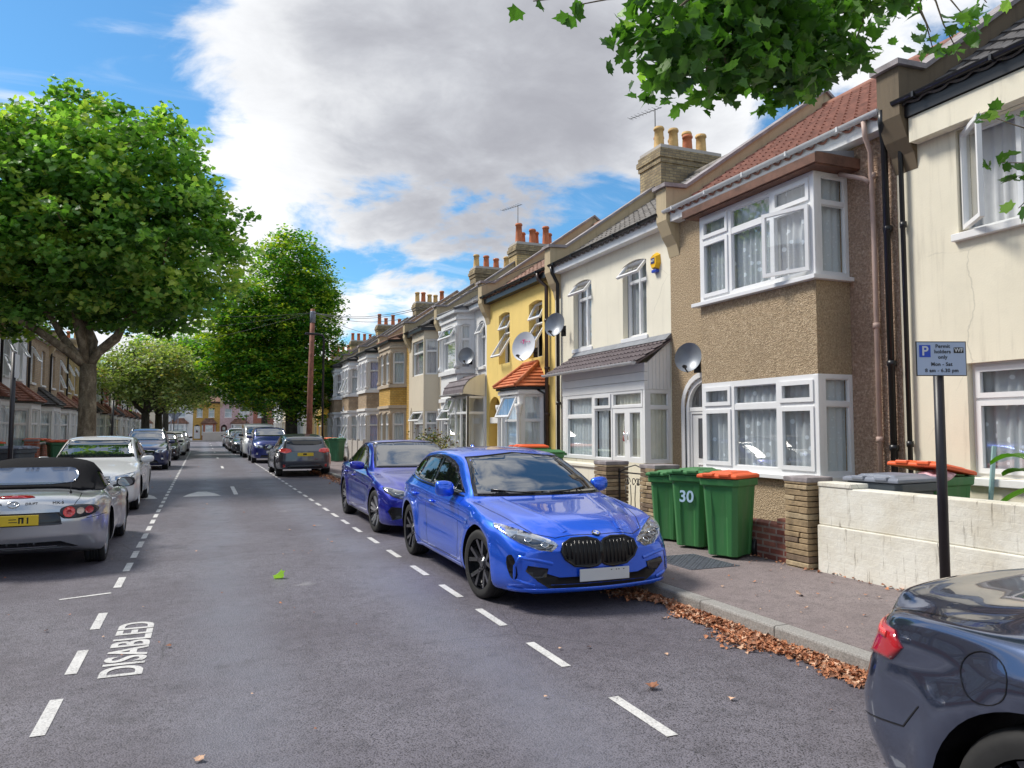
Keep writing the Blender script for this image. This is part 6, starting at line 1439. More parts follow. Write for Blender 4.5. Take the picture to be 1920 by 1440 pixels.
# iron gate
g=empty('iron_gate',(GX+.02,10.54,.13),-pi/2,'small black wrought iron gate with scrolls between the stone piers','gate')
mb=MB()
for x in (.02,.96): mb.box((x-.012,-.012,.05),(x+.012,.012,.86))
for z in (.12,.80): mb.box((.0,-.012,z-.010),(.98,.012,z+.010))
mb.build('frame',M['ironwork'],g)
mb=MB()
for x in (.2,.35,.5,.65,.8): mb.tube([(x,0,.12),(x+(.02 if x<.5 else -.02),0,.4),(x,0,.62)],.008,6)
for x,s in ((.2,1),(.35,-1),(.5,1),(.65,-1),(.8,1),(.80,-1),(.5,-1)):
    mb.tube([(x+s*(.055-.055*cos(a)*(1-a/9)),0,.64+.075*sin(a)*(1-a/9)+.02) for a in [pi*1.9*j/18 for j in range(19)]],.007,6)
mb.tube([(.02,0,.80),(.25,0,.88),(.5,0,.93),(.73,0,.88),(.96,0,.80)],.009,6); mb.build('scrollwork',M['ironwork'],g)
wall('garden_wall',GX,10.95,GX,15.6,.86,'cream','cream rendered garden wall behind the bright blue hatchback',cop='cream2',t=.2)
wall('garden_wall',GX,16.6,GX,21.2,.80,'white','white rendered garden wall of the yellow house',cop='stone_paint')
pier(GX,21.7,.98,'stone_paint','white gate pier with pyramid cap below the slate porch hood',w=.42,pyr=True,capw=.07)
wall('garden_wall',GX,22.9,GX,25.9,.86,'redbrick','red brick garden wall behind the deep blue saloon, pale coping',cop='concrete')
for y,lb in ((22.7,'red brick gate pier nearest the clipped bush'),(23.9,'red brick gate pier second from the clipped bush'),(27.9,'red brick gate pier with pale cap beside the golden brick house')): pier(GX,y,1.02,'redbrick',lb,w=.36)
wall('garden_wall',GX,26.2,GX,30.6,.78,'redbrick','low red brick wall in front of the beige bay house',cop='concrete')
# concrete panel fence near the far bins
f=empty('panel_fence',(GX,31.0,.11),pi/2,'pale concrete panel wall with posts beside the far green bins','fence')
for k in range(3):
    mb=MB(); mb.box((k*1.25+.08,-.03,0),(k*1.25+1.2,.03,1.0)); mb.build('panel',M['concrete'],f); mb=MB(); mb.box((k*1.25,-.06,-.05),(k*1.25+.079,.06,1.08)); mb.build('post',M['concrete'],f,bevel=.01)
wall('garden_wall',GX,36.2,GX,40.2,.85,'concrete','pale wall behind the far green bins',cop='coping')
wall('garden_wall',GX,41.5,GX,55,.8,'redbrick','long red brick wall near the telegraph pole foot',cop='concrete')
wall('garden_wall',GX,56,GX,94,.8,'white','far white garden wall on the right beyond the hornbeam')
# left side walls
GL=-4.95
for y0,y1,mt,lb,h in ((-8,23.6,'redbrick','long garden wall beside the viewer on the left',.75),(24.3,27.2,'white','pale concrete garden wall with ornamental panels left of the plane trunk',.86),(27.9,33.6,'redbrick','red brick garden wall just left of the plane trunk',1.0),(35,43,'redbrick','red brick garden wall behind the plane trunk',.9),(44,56,'white','white garden wall on the left past the plane tree',.8),(57,94,'redbrick','far red brick garden wall on the left',.8)):
    wall('garden_wall',GL,y0,GL,y1,h,mt,lb,cop='concrete' if mt!='white' else 'stone_paint')
pier(GL,27.6,1.12,'redbrick','red brick pier left of the green orange-lidded bin on the left pavement',w=.36)
f=empty('railing',(GL,66,.1),pi/2,'black iron railing in front of the red brick houses on the left','railing'); mb=MB()
mb.box((0,-.015,1.2),(3,.015,1.23)); mb.box((0,-.015,.3),(3,.015,.33)); [mb.tube([(k*.15,0,.1),(k*.15,0,1.3)],.012,5) for k in range(21)]; mb.build('bars',M['ironwork'],f)
# end wall of the street
wall('garden_wall',.0,104.6,3.0,104.6,1.05,'concrete','grey wall with white rail in front of the golden brick end house',cop='stone_paint')
wall('garden_wall',3.6,104.8,9.5,104.8,.9,'redbrick','brick wall before the pink end house')
wall('garden_wall',-9,104.8,-1.2,104.8,.9,'white','white wall before the far white house')
# bins
def bin_(loc,rz,label,lid='green',h=1.07,body='green_bin',w=.56,d=.66,openlid=0,number=None,tilt=0,group='wheelie bins'):
    r=empty('wheelie_bin',loc,rz,label,'wheelie bin',group); mb=MB(); hb=h-.09
    rows=[]
    for t in (0,.06,.5,.9,.91,1):
        sx=w/2*(.80+.17*t); y0=-d/2*(.80+.14*t); y1=d/2*(.74+.22*t); z=.03+hb*t
        if t in (.91,1): sx+=.025; y0-=.03; y1+=.02
        c=.05; prof=[(-sx+c,y0),(-sx*.45,y0),(-sx*.40,y0+.018*(t<.9)),(sx*.40,y0+.018*(t<.9)),(sx*.45,y0),(sx-c,y0),(sx,y0+c),(sx,y0*.35),(sx-.015*(t<.9),y0*.28),(sx-.015*(t<.9),y1*.5),(sx,y1*.6),(sx,y1-c),(sx-c,y1),(-sx+c,y1),(-sx,y1-c),(-sx,y1*.6),(-sx+.015*(t<.9),y1*.5),(-sx+.015*(t<.9),y0*.28),(-sx,y0*.35),(-sx,y0+c)]
        rows.append([(x,y,z) for x,y in prof])
    ids=mb.grid(rows,0,False,closed=True); mb.face(ids[0][::-1]); mb.face(ids[-1])
    mb.build('body',M[body],r,bevel=.012)
    l=MB(); sx=w/2+.02; y0=-d/2-.03; y1=d/2+.0
    lr=[[(x,y,z) for x,y in ((-sx+e,y0+e),(sx-e,y0+e),(sx-e,y1-e*.3),(-sx+e,y1-e*.3))] for e,z in ((0,0),(0,.035),(.03,.05),(.10,.055),(.13,.075))]
    ids=l.grid(lr,0,False,closed=True); l.face(ids[0][::-1]); l.face(ids[-1])
    for sx_ in (-1,1): l.box((sx_*w*.22-.07,y0-.015,.02),(sx_*w*.22+.07,y0+.06,.06))
    ob=l.build('lid',M[{'green':body,'orange':'orange_lid','grey':'grey_lid'}[lid]],r,bevel=.012)
    ob.data.transform(Matrix.Translation((0,-(d/2),0))); ob.location=(0,d/2,h-.055); ob.rotation_euler=(-R(openlid),0,0)
    hd=MB(); hd.tube([(-w*.36,d/2+.07,h-.06),(w*.36,d/2+.07,h-.06)],.016,8); [hd.box((s*w*.36-.02,d/2-.04,h-.10),(s*w*.36+.02,d/2+.08,h-.045)) for s in (-1,1)]; hd.build('handle',M[body],r)
    for s in (-1,1):
        wl=MB(); wl.lathe([(.02,-.025),(.10,-.028),(.105,-.015),(.105,.015),(.10,.028),(.02,.025)],(0,0,0),20,'x'); wl.build('wheel',M['black'],r,loc=(s*(w/2-.03),d/2-.02,.105))
    if number:
        o=text_part(number,.2,M['plate_num'],r,Matrix.Translation((0,-d/2*.905-.012,h*.66))@Matrix.Rotation(R(-4),4,'X')@FACE,'bin_number',bold=.004,ext=.002)
        text_part(number,.17,M['plate_num'],r,Matrix.Translation((w/2*.93+.012,-.02,h*.66))@Matrix.Rotation(pi/2,4,'Z')@Matrix.Rotation(R(-3),4,'X')@FACE,'bin_number',bold=.004,ext=.002)
    return r
M['plate_num']=plain('pale_blue_number_sticker',(.45,.62,.78),.5,var=.1)
# bins by the kerbside in front of the brown house: faces turned to the road and viewer
bin_((5.94,8.68,.12),R(-62),'green wheelie bin at the back of the kerbside trio, partly hidden',h=.92,w=.44,d=.56)
bin_((5.86,8.04,.12),R(-62),'green wheelie bin numbered 30 with green lid, middle of the kerbside trio',number='30',h=.98,w=.47,d=.56)
bin_((5.78,7.28,.12),R(-66),'scuffed green wheelie bin with bright orange lid, nearest of the kerbside trio',lid='orange',h=.98,w=.47,d=.56)
bin_((6.68,5.78,.10),R(-84),'grey-lidded dark wheelie bin behind the whitewashed wall',lid='grey',body='darkgrey_bin',w=.60,d=.66,h=1.03)
bin_((7.38,5.86,.10),R(-84),'overfull green wheelie bin with propped open orange lid behind the whitewashed wall',lid='orange',openlid=9,h=1.07,w=.55)
# rubbish sacks poking out
root=empty('rubbish_bag',(7.22,5.72,1.06),0,'pinkish rubbish bag squeezed under the propped orange lid','rubbish bag',None); rng=np.random.RandomState(3)
mb=MB(); rows=[]
for k in range(7):
    a=pi*k/6; rows.append([((.22*sin(a)+.03*rng.randn()*(0<k<6))*cos(q),(.20*sin(a)+.03*rng.randn()*(0<k<6))*sin(q),-.07*cos(a)+.035+.012*rng.randn()) for q in [2*pi*j/14 for j in range(14)]])
mb.grid(rows,0,True,closed=True); mb.build('sack',plain('pink_white_plastic_bag',(.62,.38,.42),.35,var=.45,scale=14),root)
mb=MB(); mb.box((-.03,-.01,0),(.03,.012,1.32)); o=tag(mb.build('broom_handle',plain('pale_teal_wood',(.30,.48,.48),.6),loc=(7.85,5.62,.12),rot=(R(4),R(3),0),bevel=.005),'pale teal board leaning on the cream house behind the bins','board')
bin_((6.85,15.6,.10),R(-90),'green bin with orange lid in front of the yellow house bay',lid='orange',h=1.15,w=.6,d=.7)
bin_((6.85,14.75,.10),R(-90),'green-lidded bin beside the orange-lidded one, next to the cream porch',h=1.05,w=.6)
for k,(x,y,lid,bd,lb) in enumerate(((5.72,35.0,'green','green_bin2','teal green bin without visible lid colour, nearest of the three far bins'),(5.60,36.1,'orange','green_bin','far green bin with orange lid, middle of three by the lamp post'),(5.55,37.0,'green','green_bin2','far green bin tucked behind the orange-lidded one'))): bin_((x,y,.12),R(-40),lb,lid=lid,body=bd)
bin_((-4.35,28.6,.12),R(20),'dark green bin with orange lid behind the white car on the left pavement',lid='orange',body='green_bin2',w=.66,d=.7,h=1.12)
bin_((-5.55,25.0,.10),R(40),'green bin with orange lid behind the left garden wall',lid='orange',h=1.16)
bin_((-4.15,21.3,.12),R(60),'grey-lidded dark bin at the left edge of the picture',lid='grey',body='darkgrey_bin',h=1.07,w=.62)
bin_((-5.5,31.5,.10),R(70),'orange-lidded bin behind the red brick wall, left of the plane trunk',lid='orange',h=1.16)
bin_((6.75,53.0,.10),R(-90),'distant orange-lidded bin behind the wall past the telegraph pole',lid='orange')
# dishes
dish((7.62,10.62,2.84),-pi/2+R(36),-14,.235,'dishgrey','dark grey satellite dish beside the arched door of the brown house',armside=1)
dish((7.55,15.72,4.06),-pi/2+R(34),-14,.26,'dishgrey','dark grey satellite dish high on the pipe between yellow and cream houses')
dish((7.42,17.25,3.70),-pi/2+R(34),-12,.34,'dishwhite','large white satellite dish with pink T logo on the yellow house',logo=True,arm=(.5,.4),elong=1.12)
dish((7.62,22.30,3.92),-pi/2+R(55),-14,.25,'dishgrey','dark grey satellite dish on the white bay house')
dish((7.45,42.9,2.85),-pi/2+R(20),-14,.28,'dishgrey','distant grey satellite dish on the white bay house near the hornbeam')
# alarm box
r=empty('alarm_box',(8,12.10,4.80),-pi/2,'yellow hexagonal alarm box with blue base high on the cream house','alarm box')
mb=MB(); P_=[(.0,.21),(.12,.15),(.135,-.02),(.08,-.13),(-.08,-.13),(-.135,-.02),(-.12,.15)]
a=[mb.vert((x,0,z)) for x,z in P_]; b_=[mb.vert((x*.72,-.09,z*.72)) for x,z in P_]; mb.face(b_); [mb.face((a[i],a[(i+1)%7],b_[(i+1)%7],b_[i])) for i in range(7)]; mb.build('case',plain('yellow_alarm_plastic',(.85,.48,.01),.4,var=.03),r,recalc=True)
mb=MB(); mb.box((-.075,-.085,-.19),(.075,0,-.132)); mb.build('base',plain('blue_plastic',(.02,.06,.45),.4),r,bevel=.012)
mb=MB(); mb.box((-.07,-.096,-.02),(.05,-.091,.09)); mb.build('logo_panel',plain('dark_blue_print',(.02,.03,.16),.4,var=0),r); text_part('ADT',.06,M['plate_w'],r,Matrix.Translation((-.01,-.098,.035))@FACE,'lettering',bold=.002)
# parking sign
r=empty('parking_sign',(5.42,4.22,.12),R(-47) if 0 else R(-22),'permit holders parking sign on a black post behind the coupe','parking sign')
mb=MB(); mb.lathe([(.038,-.1),(.038,2.18)],(0,0,0),20); mb.build('post',M['blackmetal'],r)
SX,SZ=.40/2,.275/2; zc=2.055
mb=MB(); mb.box((-SX,-.048,zc-SZ),(SX,-.042,zc+SZ)); mb.build('sign_plate',M['char'],r)
mb=MB(); mb.box((-SX+.007,-.0495,zc-SZ+.007),(SX-.007,-.0485,zc+SZ-.007)); pl_=mb.build('sign_face',plain('sign_pale_blue_white',(.42,.50,.66),.35,var=.04),r)
def st(s,x,z,size,mt='char',bold=.0008,sp=1.08): text_part(s,size,M[mt],r,Matrix.Translation((x,-.0515,zc+z))@FACE,'lettering',ext=.0005,bold=bold,sp=sp)
st('Permit',.012,.098,.040); st('holders',.010,.055,.040); st('only',.010,.012,.040); st('Mon - Sat',0,-.045,.040); st('8 am - 6.30 pm',0,-.095,.040)
mb=MB(); mb.box((-.175,-.0512,zc+.012),(-.085,-.0500,zc+.108)); mb.build('blue_square',plain('sign_blue',(.01,.06,.50),.35,var=0),r); text_part('P',.105,M['plate_w'],r,Matrix.Translation((-.130,-.0525,zc+.058))@FACE,'lettering',ext=.0005,bold=.002)
mb=MB(); mb.box((.10,-.0512,zc+.045),(.178,-.0500,zc+.090)); mb.build('code_patch',M['char'],r); text_part('WF',.046,M['plate_w'],r,Matrix.Translation((.139,-.0525,zc+.067))@FACE,'lettering',ext=.0005,bold=.001)
# banana-like plant leaf at the right edge
r=empty('potted_plant',(6.55,4.06,.1),0,'broad-leaved green plant at the right edge above the whitewashed wall','plant')
lf=leafmat('broad_leaf',(.07,.20,.015),.35,.35)
for k,(a,e,L,dz) in enumerate(((R(88),.30,.46,.12),(R(100),.02,.46,.02),(R(100),.4,.5,.35),(R(20),.3,.5,.3),(R(-60),.3,.5,.2))):
    mb=MB(); rows=[]
    for j in range(9):
        t_=j/8; w_=.10*sin(pi*min(1,t_*.95+.03))**.7; rows.append([Vector((cos(a)*L*t_-sin(a)*q*w_,sin(a)*L*t_+cos(a)*q*w_,1.02+e*t_+dz*.3*sin(pi*t_)-.22*t_*t_+abs(q)*.03)) for q in (-1,-.5,0,.5,1)])
    mb.grid(rows,0,True); mb.build('leaf',lf,r)
mb=MB(); mb.tube([(0,0,0),(.01,0,.5),(0,0,1.03)],[.035,.03,.02],8); mb.build('stem',M['green_bin'],r)
# poles
r=empty('telegraph_pole',(4.85,38.0,.12),0,'tall brown wooden telegraph pole with metal steps, right pavement','telegraph pole'); mb=MB(); mb.tube([(0,0,-.1),(0.02,0,3.5),(.09,0,7.45)],[.15,.135,.11],14); mb.build('pole',M['wood_pole'],r)
mb=MB(); mb.lathe([(.135,0),(.135,.55),(.10,.6)],(.09,0,6.75),12); mb.build('cable_collar',M['grey_lid'],r)
for k in range(12):
    s=1 if k%2 else -1; mb=MB(); z=2.6+k*.36; mb.tube([(s*.1,0,z),(s*.24,0,z+.01),(s*.25,0,z+.05)],.012,5); mb.build('step',M['alu'],r)
r=empty('street_lamp',(4.55,31.5,.12),0,'tall slim black street lamp between the telegraph pole and deep blue saloon','street lamp'); mb=MB(); mb.tube([(0,0,0),(0,0,1.2)],.075,12); mb.tube([(0,0,1.2),(0,0,5.25),(-.05,0,5.36),(-.25,0,5.4)],.045,10); mb.build('column',M['blackmetal'],r)
mb=MB(); mb.box((-.75,-.11,5.36),(-.2,.11,5.44)); mb.build('lantern',M['blackmetal'],r,bevel=.03)
def signpole(x,y,h,label,plate=False,lamp=False):
    r=empty('sign_post',(x,y,.12),0,label,'sign post'); mb=MB(); mb.lathe([(.04,0),(.04,h)],(0,0,0),12); mb.build('post',M['blackmetal'],r)
    if plate: mb=MB(); mb.box((.03,-.02,h-.42),(.19,.02,h-.04)) if 0 else mb.box((.045,-.15,h-.45),(.05,.18,h-.03)); mb.build('sign_plate',M['plate_w'],r)
signpole(-3.12,15.6,2.85,'black parking sign post at the left edge beside the silver roadster',True)
signpole(-3.1,31.4,2.55,'black post just right of the plane trunk')
signpole(-2.6,80,4.0,'thin far post near the give way sign'); 
r=empty('give_way_sign',(-2.95,93,.12),0,'small back-turned triangular road sign near the far junction on the left','road sign'); mb=MB(); mb.lathe([(.04,0),(.04,3.2)],(-.35,0,0),8); mb.build('post',M['grey_lid'],r); mb=MB(); mb.lathe([(.04,0),(.04,3.2)],(.35,0,0),8); mb.build('post',M['grey_lid'],r)
mb=MB(); mb.prism([(-.8,0,3.3),(0,0,2.3),(.8,0,3.3)],(0,.02,0)); mb.build('sign_plate',M['grey_lid'],r)
r=empty('speed_limit_sign',(4.45,88,.12),0,'small round speed sign on a thin post far right','road sign'); mb=MB(); mb.lathe([(.04,0),(.04,5.6)],(0,0,0),8); mb.build('post',M['blackmetal'],r); mb=MB(); mb.box((-.5,-.06,3.1),(.3,-.04,4.2)); mb.build('sign_plate',M['plate_w'],r)
mb=MB(); mb.lathe([(.33,-.005),(.33,.005)],(-.1,-.07,3.75),20,'y'); mb.build('roundel',M['grey_lid'],r)
# cables
top=Vector((4.94,38,7.4))
ends=[((7.9,16.6,5.9),'cable from the telegraph pole to the cream house'),((7.9,21.4,5.95),'cable from the telegraph pole to the yellow house'),((7.9,26.2,5.9),'cable from the telegraph pole to the white bay house'),((7.8,33.0,5.7),'cable from the telegraph pole to the golden brick house'),((-6.3,34.4,5.6),'cable crossing the road to the left brick houses'),((-6.3,46,5.8),'cable crossing the road behind the plane crown'),((-6.3,24,5.8),'cable crossing the road through the plane crown'),((7.9,45,5.7),'short cable to the house near the hornbeam')]
for e,lb in ends:
    e=Vector(e); mb=MB(); L=(e-top).length; mb.tube([top.lerp(e,k/14)+Vector((0,0,-.035*L*sin(pi*k/14))) for k in range(15)],.010,5); tag(mb.build('overhead_cable',M['ironwork']),lb,'overhead cable','cables from the telegraph pole')
def hangbag(x,y,z,h,w,col,label):
    r=empty('hanging_bag',(x,y,z),0,label,'bag'); mb=MB(); mb.lathe([(.008,h),(w*.25,h*.8),(w*.45,h*.45),(w*.5,h*.15),(w*.3,0)],(0,0,0),12); mb.v=[(p[0]*.3,p[1],p[2]) for p in mb.v]; mb.build('sack',plain(label[:12],col,.6),r)
    s=MB(); s.tube([(0,0,h),(0,.01,h+.18)],.005,5); s.build('strap',M['ironwork'],r)
hangbag(7.515,12.98,1.08,.30,.17,(.06,.03,.22),'purple bag hanging inside the white porch beside its door'); hangbag(7.515,12.55,1.38,.20,.12,(.55,.02,.03),'red bag hanging behind the white porch door')
# cellar plate
r=empty('access_cover',(5.15,7.15,.121),R(0),'blue-grey patterned iron cover in the pavement beside the bins','access cover'); mb=MB(); mb.box((-.32,-.42,0),(.32,.42,.006)); mb.build('plate',plain('worn_iron_cover',(.13,.14,.17),.5,.3,var=.25,scale=12),r)
mb=MB()
for i in range(13):
    for j in range(17):
        a=(-.29+i*.048,-.39+j*.048); s=.016; mb.box((a[0]-(s if (i+j)%2 else .004),a[1]-(.004 if (i+j)%2 else s),.006),(a[0]+(s if (i+j)%2 else .004),a[1]+(.004 if (i+j)%2 else s),.009))
tag(mb.build('tread_pattern',plain('iron_tread',(.035,.035,.045),.5),r),kind='stuff')
# bush by the white pier
rng=np.random.RandomState(11); r=empty('clipped_bush',(6.75,22.9,.1),0,'small variegated bush above the red brick wall, left of the white pier','bush')
P=rng.normal(size=(900,3))*np.array([.28,.42,.22])+np.array([0,0,1.0]); leaves('foliage',P,.07+.04*rng.rand(900),KITE,[leafmat('bush_leaf',(.05,.07,.03)),leafmat('bush_leaf_pale',(.32,.27,.16)),leafmat('bush_leaf_red',(.12,.05,.03))],rng.choice(3,900,p=(.45,.35,.2)),r,.3,rng)
mb=MB(); [limb(mb,(0,0,0),(.2*cos(k),.3*sin(k),.9),.02,.008,k) for k in range(6)]; mb.build('stem',BK2,r)
# fallen leaves
DL=[plain('dry_leaf_orange',(.50,.21,.10),.8,var=.3,scale=9),plain('dry_leaf_brown',(.30,.13,.07),.85,var=.3,scale=9),plain('dry_leaf_pale',(.60,.38,.25),.8,var=.3,scale=9)]
rng=np.random.RandomState(8)
def litter(name,X,Y,Z,size,mi,up=1.7,fold=.6,shape=MAPLE): 
    o=leaves(name,np.stack([X,Y,Z],1),size,shape,DL,mi,None,up,rng,fold); tag(o,kind='stuff'); return o
N=9000; Yl=2.0+rng.rand(N)*5.6; d=np.abs(rng.normal(size=N))*.125*(.75+.3*np.sin(Yl*3)+.25*np.sin(Yl*7.1)); d=np.clip(d,0,.6); Xl=KR-.01-d
litter('fallen_leaves',Xl,Yl,.006+.035*np.exp(-d*7)*rng.rand(N),.018+.042*rng.rand(N)**2,rng.choice(3,N,p=(.5,.3,.2)))
N=1400; Yl=7.6+rng.rand(N)*22; d=np.abs(rng.normal(size=N))*.14; litter('fallen_leaves',KR-.02-d,Yl,.01+.04*rng.rand(N),.04+.05*rng.rand(N),rng.choice(3,N,p=(.5,.3,.2)))
N=170; Xl=KL+.3+rng.rand(N)*6.4; Yl=2.2+rng.rand(N)**1.6*40; litter('scattered_leaves',Xl,Yl,np.full(N,.012),.018+.035*rng.rand(N)**2,rng.choice(3,N,p=(.35,.25,.4)),2.5,.3)
N=260; Xl=4.3+rng.rand(N)*1.9; Yl=2.5+rng.rand(N)**1.5*26; litter('scattered_leaves',Xl,Yl,np.full(N,.132),.015+.03*rng.rand(N)**2,rng.choice(3,N,p=(.35,.25,.4)),2.5,.3)
N=160; Xl=6.05-np.abs(rng.normal(size=N))*.05; Yl=2.5+rng.rand(N)*8; litter('scattered_leaves',Xl,Yl,np.full(N,.135),.02+.03*rng.rand(N),rng.choice(3,N,p=(.5,.4,.1)),1.5,.4)
def oneleaf(x,y,z,s,mat,label,cat='leaf',seed=1,up=.4):
    g=np.random.RandomState(seed); o=leaves('leaf',np.array([[0.,0.,0.]]),np.array([s]),MAPLE,[mat],[0],None,up,g,.35); o.location=(x,y,z); tag(o,label,cat)
gx,gy=.93,8.9
oneleaf(*[v for v in (.79,8.55,.05)],.14,LM[2],'single fresh green leaf lying in the middle of the road',seed=6)
oneleaf(2.62,4.06,.02,.09,DL[1],'single curled brown leaf on the road left of the leafy gutter',seed=9)
oneleaf(4.98,5.35,.14,.09,DL[2],'single tan leaf on the pavement in front of the whitewashed wall',seed=12,up=2)
# ---------------------------------------------------------------- ground, light, sky
SUN_EL=R(50); SUN_AZ=R(-52)   # azimuth from +Y towards +X
sd=Vector((sin(SUN_AZ)*cos(SUN_EL),cos(SUN_AZ)*cos(SUN_EL),sin(SUN_EL)))
sl=bpy.data.lights.new('sun','SUN'); sl.energy=3.1; sl.angle=R(16); sl.color=(1,.95,.87)
so=bpy.data.objects.new('sun',sl); COL.objects.link(so); so.rotation_euler=sd.to_track_quat('Z','Y').to_euler(); so.location=(-20,30,40)
w=bpy.data.worlds.new('World'); SC.world=w; w.use_nodes=True
t=NT(w); t.n.clear()
out=t.n.new('ShaderNodeOutputWorld'); bg=t.n.new('ShaderNodeBackground'); bg.inputs[1].default_value=.12
sky=t.n.new('ShaderNodeTexSky'); sky.sky_type='NISHITA'; sky.sun_disc=False; sky.sun_elevation=SUN_EL; sky.sun_rotation=SUN_AZ; sky.ozone_density=2.5; sky.dust_density=.3; sky.air_density=1
dirv=t.coord('Generated')
def gauss(d,a0,a1):
    """1 inside angular radius a0, 0 beyond a1 (deg) round direction d"""
    n=t.n.new('ShaderNodeVectorMath'); n.operation='DOT_PRODUCT'; t.l.new(dirv,n.inputs[0]); n.inputs[1].default_value=d
    return t.mr(n.outputs['Value'],cos(R(a1)),cos(R(a0)),0,1,True)
def pxdir(x,y):
    f=Vector((sin(ps_)*cos(th_),cos(ps_)*cos(th_),sin(th_))); r=Vector((cos(ps_),-sin(ps_),0)); u=r.cross(f)
    return tuple((f+r*((x-960)/1405)+u*((720-y)/1405)).normalized())
th_=math.atan(84/1405); ps_=math.atan(580/1405*cos(th_))
sp=t.n.new('ShaderNodeSeparateXYZ'); t.l.new(dirv,sp.inputs[0])
zz=t.math('ADD',t.math('MAXIMUM',sp.outputs[2],0.0),.22)
cb=t.n.new('ShaderNodeCombineXYZ'); t.l.new(t.math('DIVIDE',sp.outputs[0],zz),cb.inputs[0]); t.l.new(t.math('DIVIDE',sp.outputs[1],zz),cb.inputs[1])
P=cb.outputs[0]
n1=t.noise(P,2.2,12,.58,.3)
n1=t.math('ADD',t.math('MULTIPLY',t.math('SUBTRACT',n1,.5),1.7),.5)
n3=t.noise(P,5.5,8,.62,.4)
n2=t.noise(t.mapping(P,(1,1,1),(3,7,0)),.9,6,.5,.2)
blue=gauss(pxdir(60,60),7,17)
blue=t.math('MAXIMUM',blue,t.math('MULTIPLY',gauss(pxdir(1010,450),2,12),.95))
blue=t.math('MAXIMUM',blue,t.math('MULTIPLY',gauss(pxdir(1500,260),1,7),.25))
blue=t.math('MAXIMUM',blue,t.math('MULTIPLY',gauss(pxdir(690,480),1,8),.75))
big=gauss(pxdir(880,140),8,30)
cover=t.math('SUBTRACT',t.math('ADD',t.math('ADD',n1,t.math('MULTIPLY',big,.34)),.02),t.math('MULTIPLY',blue,.40))
cl=t.mr(cover,.41,.60,0,1,True)
# soft shading of the cloud's own thickness
shade=t.mr(t.math('ADD',t.math('MULTIPLY',n2,.8),t.math('ADD',t.math('MULTIPLY',gauss(pxdir(900,170),3,19),.30),t.math('ADD',t.math('MULTIPLY',n1,.30),t.math('MULTIPLY',n3,.32)))),.68,1.22,0,1,True)
ccol=t.ramp(shade,[(0,(6.5,6.6,6.75)),(.35,(5.2,5.3,5.5)),(.7,(3.7,3.8,4.1)),(1,(2.7,2.75,3.05))])
# wispy high cloud
wv=t.noise(t.mapping(P,(1,3.2,1),(0,0,0),(0,0,.9)),2.0,10,.6,.6)
wisp=t.mr(wv,.50,.80,0,.75,True)
skyc=t.mix(1,sky.outputs[0],(.50,.86,1.0),'MULTIPLY')
c=t.mix(wisp,skyc,(6.0,6.3,6.8))
c=t.mix(cl,c,ccol)
hz=t.mr(sp.outputs[2],0,.10,.55,0,True); c=t.mix(hz,c,(5.6,6.0,6.5))
t.l.new(c,bg.inputs[0]); t.l.new(bg.outputs[0],out.inputs[0])
# ground
def asphalt(name,a,b,rough=.62,spec_scale=900,bs=.5,purple=None):
    m,t,bs_=newmat(name); co=t.coord()
    fine=t.n.new('ShaderNodeTexVoronoi'); t.l.new(co,fine.inputs['Vector']); fine.inputs['Scale'].default_value=95
    f2=t.noise(co,160,3,.7); big=t.noise(co,.45,5,.6); mid=t.noise(co,6,5,.6)
    ag=t.math('ADD',t.math('MULTIPLY',f2,.35),t.math('ADD',t.math('ADD',t.math('MULTIPLY',t.noise(co,85,3,.7),.34),t.math('MULTIPLY',t.noise(co,26,3,.6),.26)),t.math('MULTIPLY',fine.outputs['Distance'],.35)))
    cc=t.mix(t.mr(ag,.52,.66),a,b)
    if purple:
        cc=t.mix(t.mr(big,.35,.65,0,.45,True),cc,purple); 
    cc=t.mix(t.mr(mid,.45,.8,0,.4),cc,tuple(x*.6 for x in a))
    cc=t.mix(t.mr(t.noise(co,55,2),.72,.80),cc,(.38,.36,.36))
    return m,t,bs_,co,cc,f2,fine
m,t2,b2,co2,cc,f2,fine=asphalt('road_asphalt',(.007,.006,.009),(.175,.163,.19),purple=(.062,.048,.060))
sx=t2.n.new('ShaderNodeSeparateXYZ'); t2.l.new(co2,sx.inputs[0]); sx2=sx
def lane(x0,wd): return t2.mr(t2.math('ABSOLUTE',t2.math('SUBTRACT',t2.math('ADD',sx.outputs[0],t2.math('MULTIPLY',t2.noise(co2,.35,3),.5)),x0+.25)),wd,0,0,1,True)
wear_sheen=t2.math('MAXIMUM',lane(.25,.55),lane(1.85,.55)); wear_sheen=t2.math('MULTIPLY',wear_sheen,t2.mr(t2.noise(co2,1.1,5),.3,.7,.3,1))
cc=t2.mix(t2.math('MULTIPLY',wear_sheen,.55),cc,(.20,.205,.25))  # worn wheel tracks, with the road's bluish sheen painted into their colour
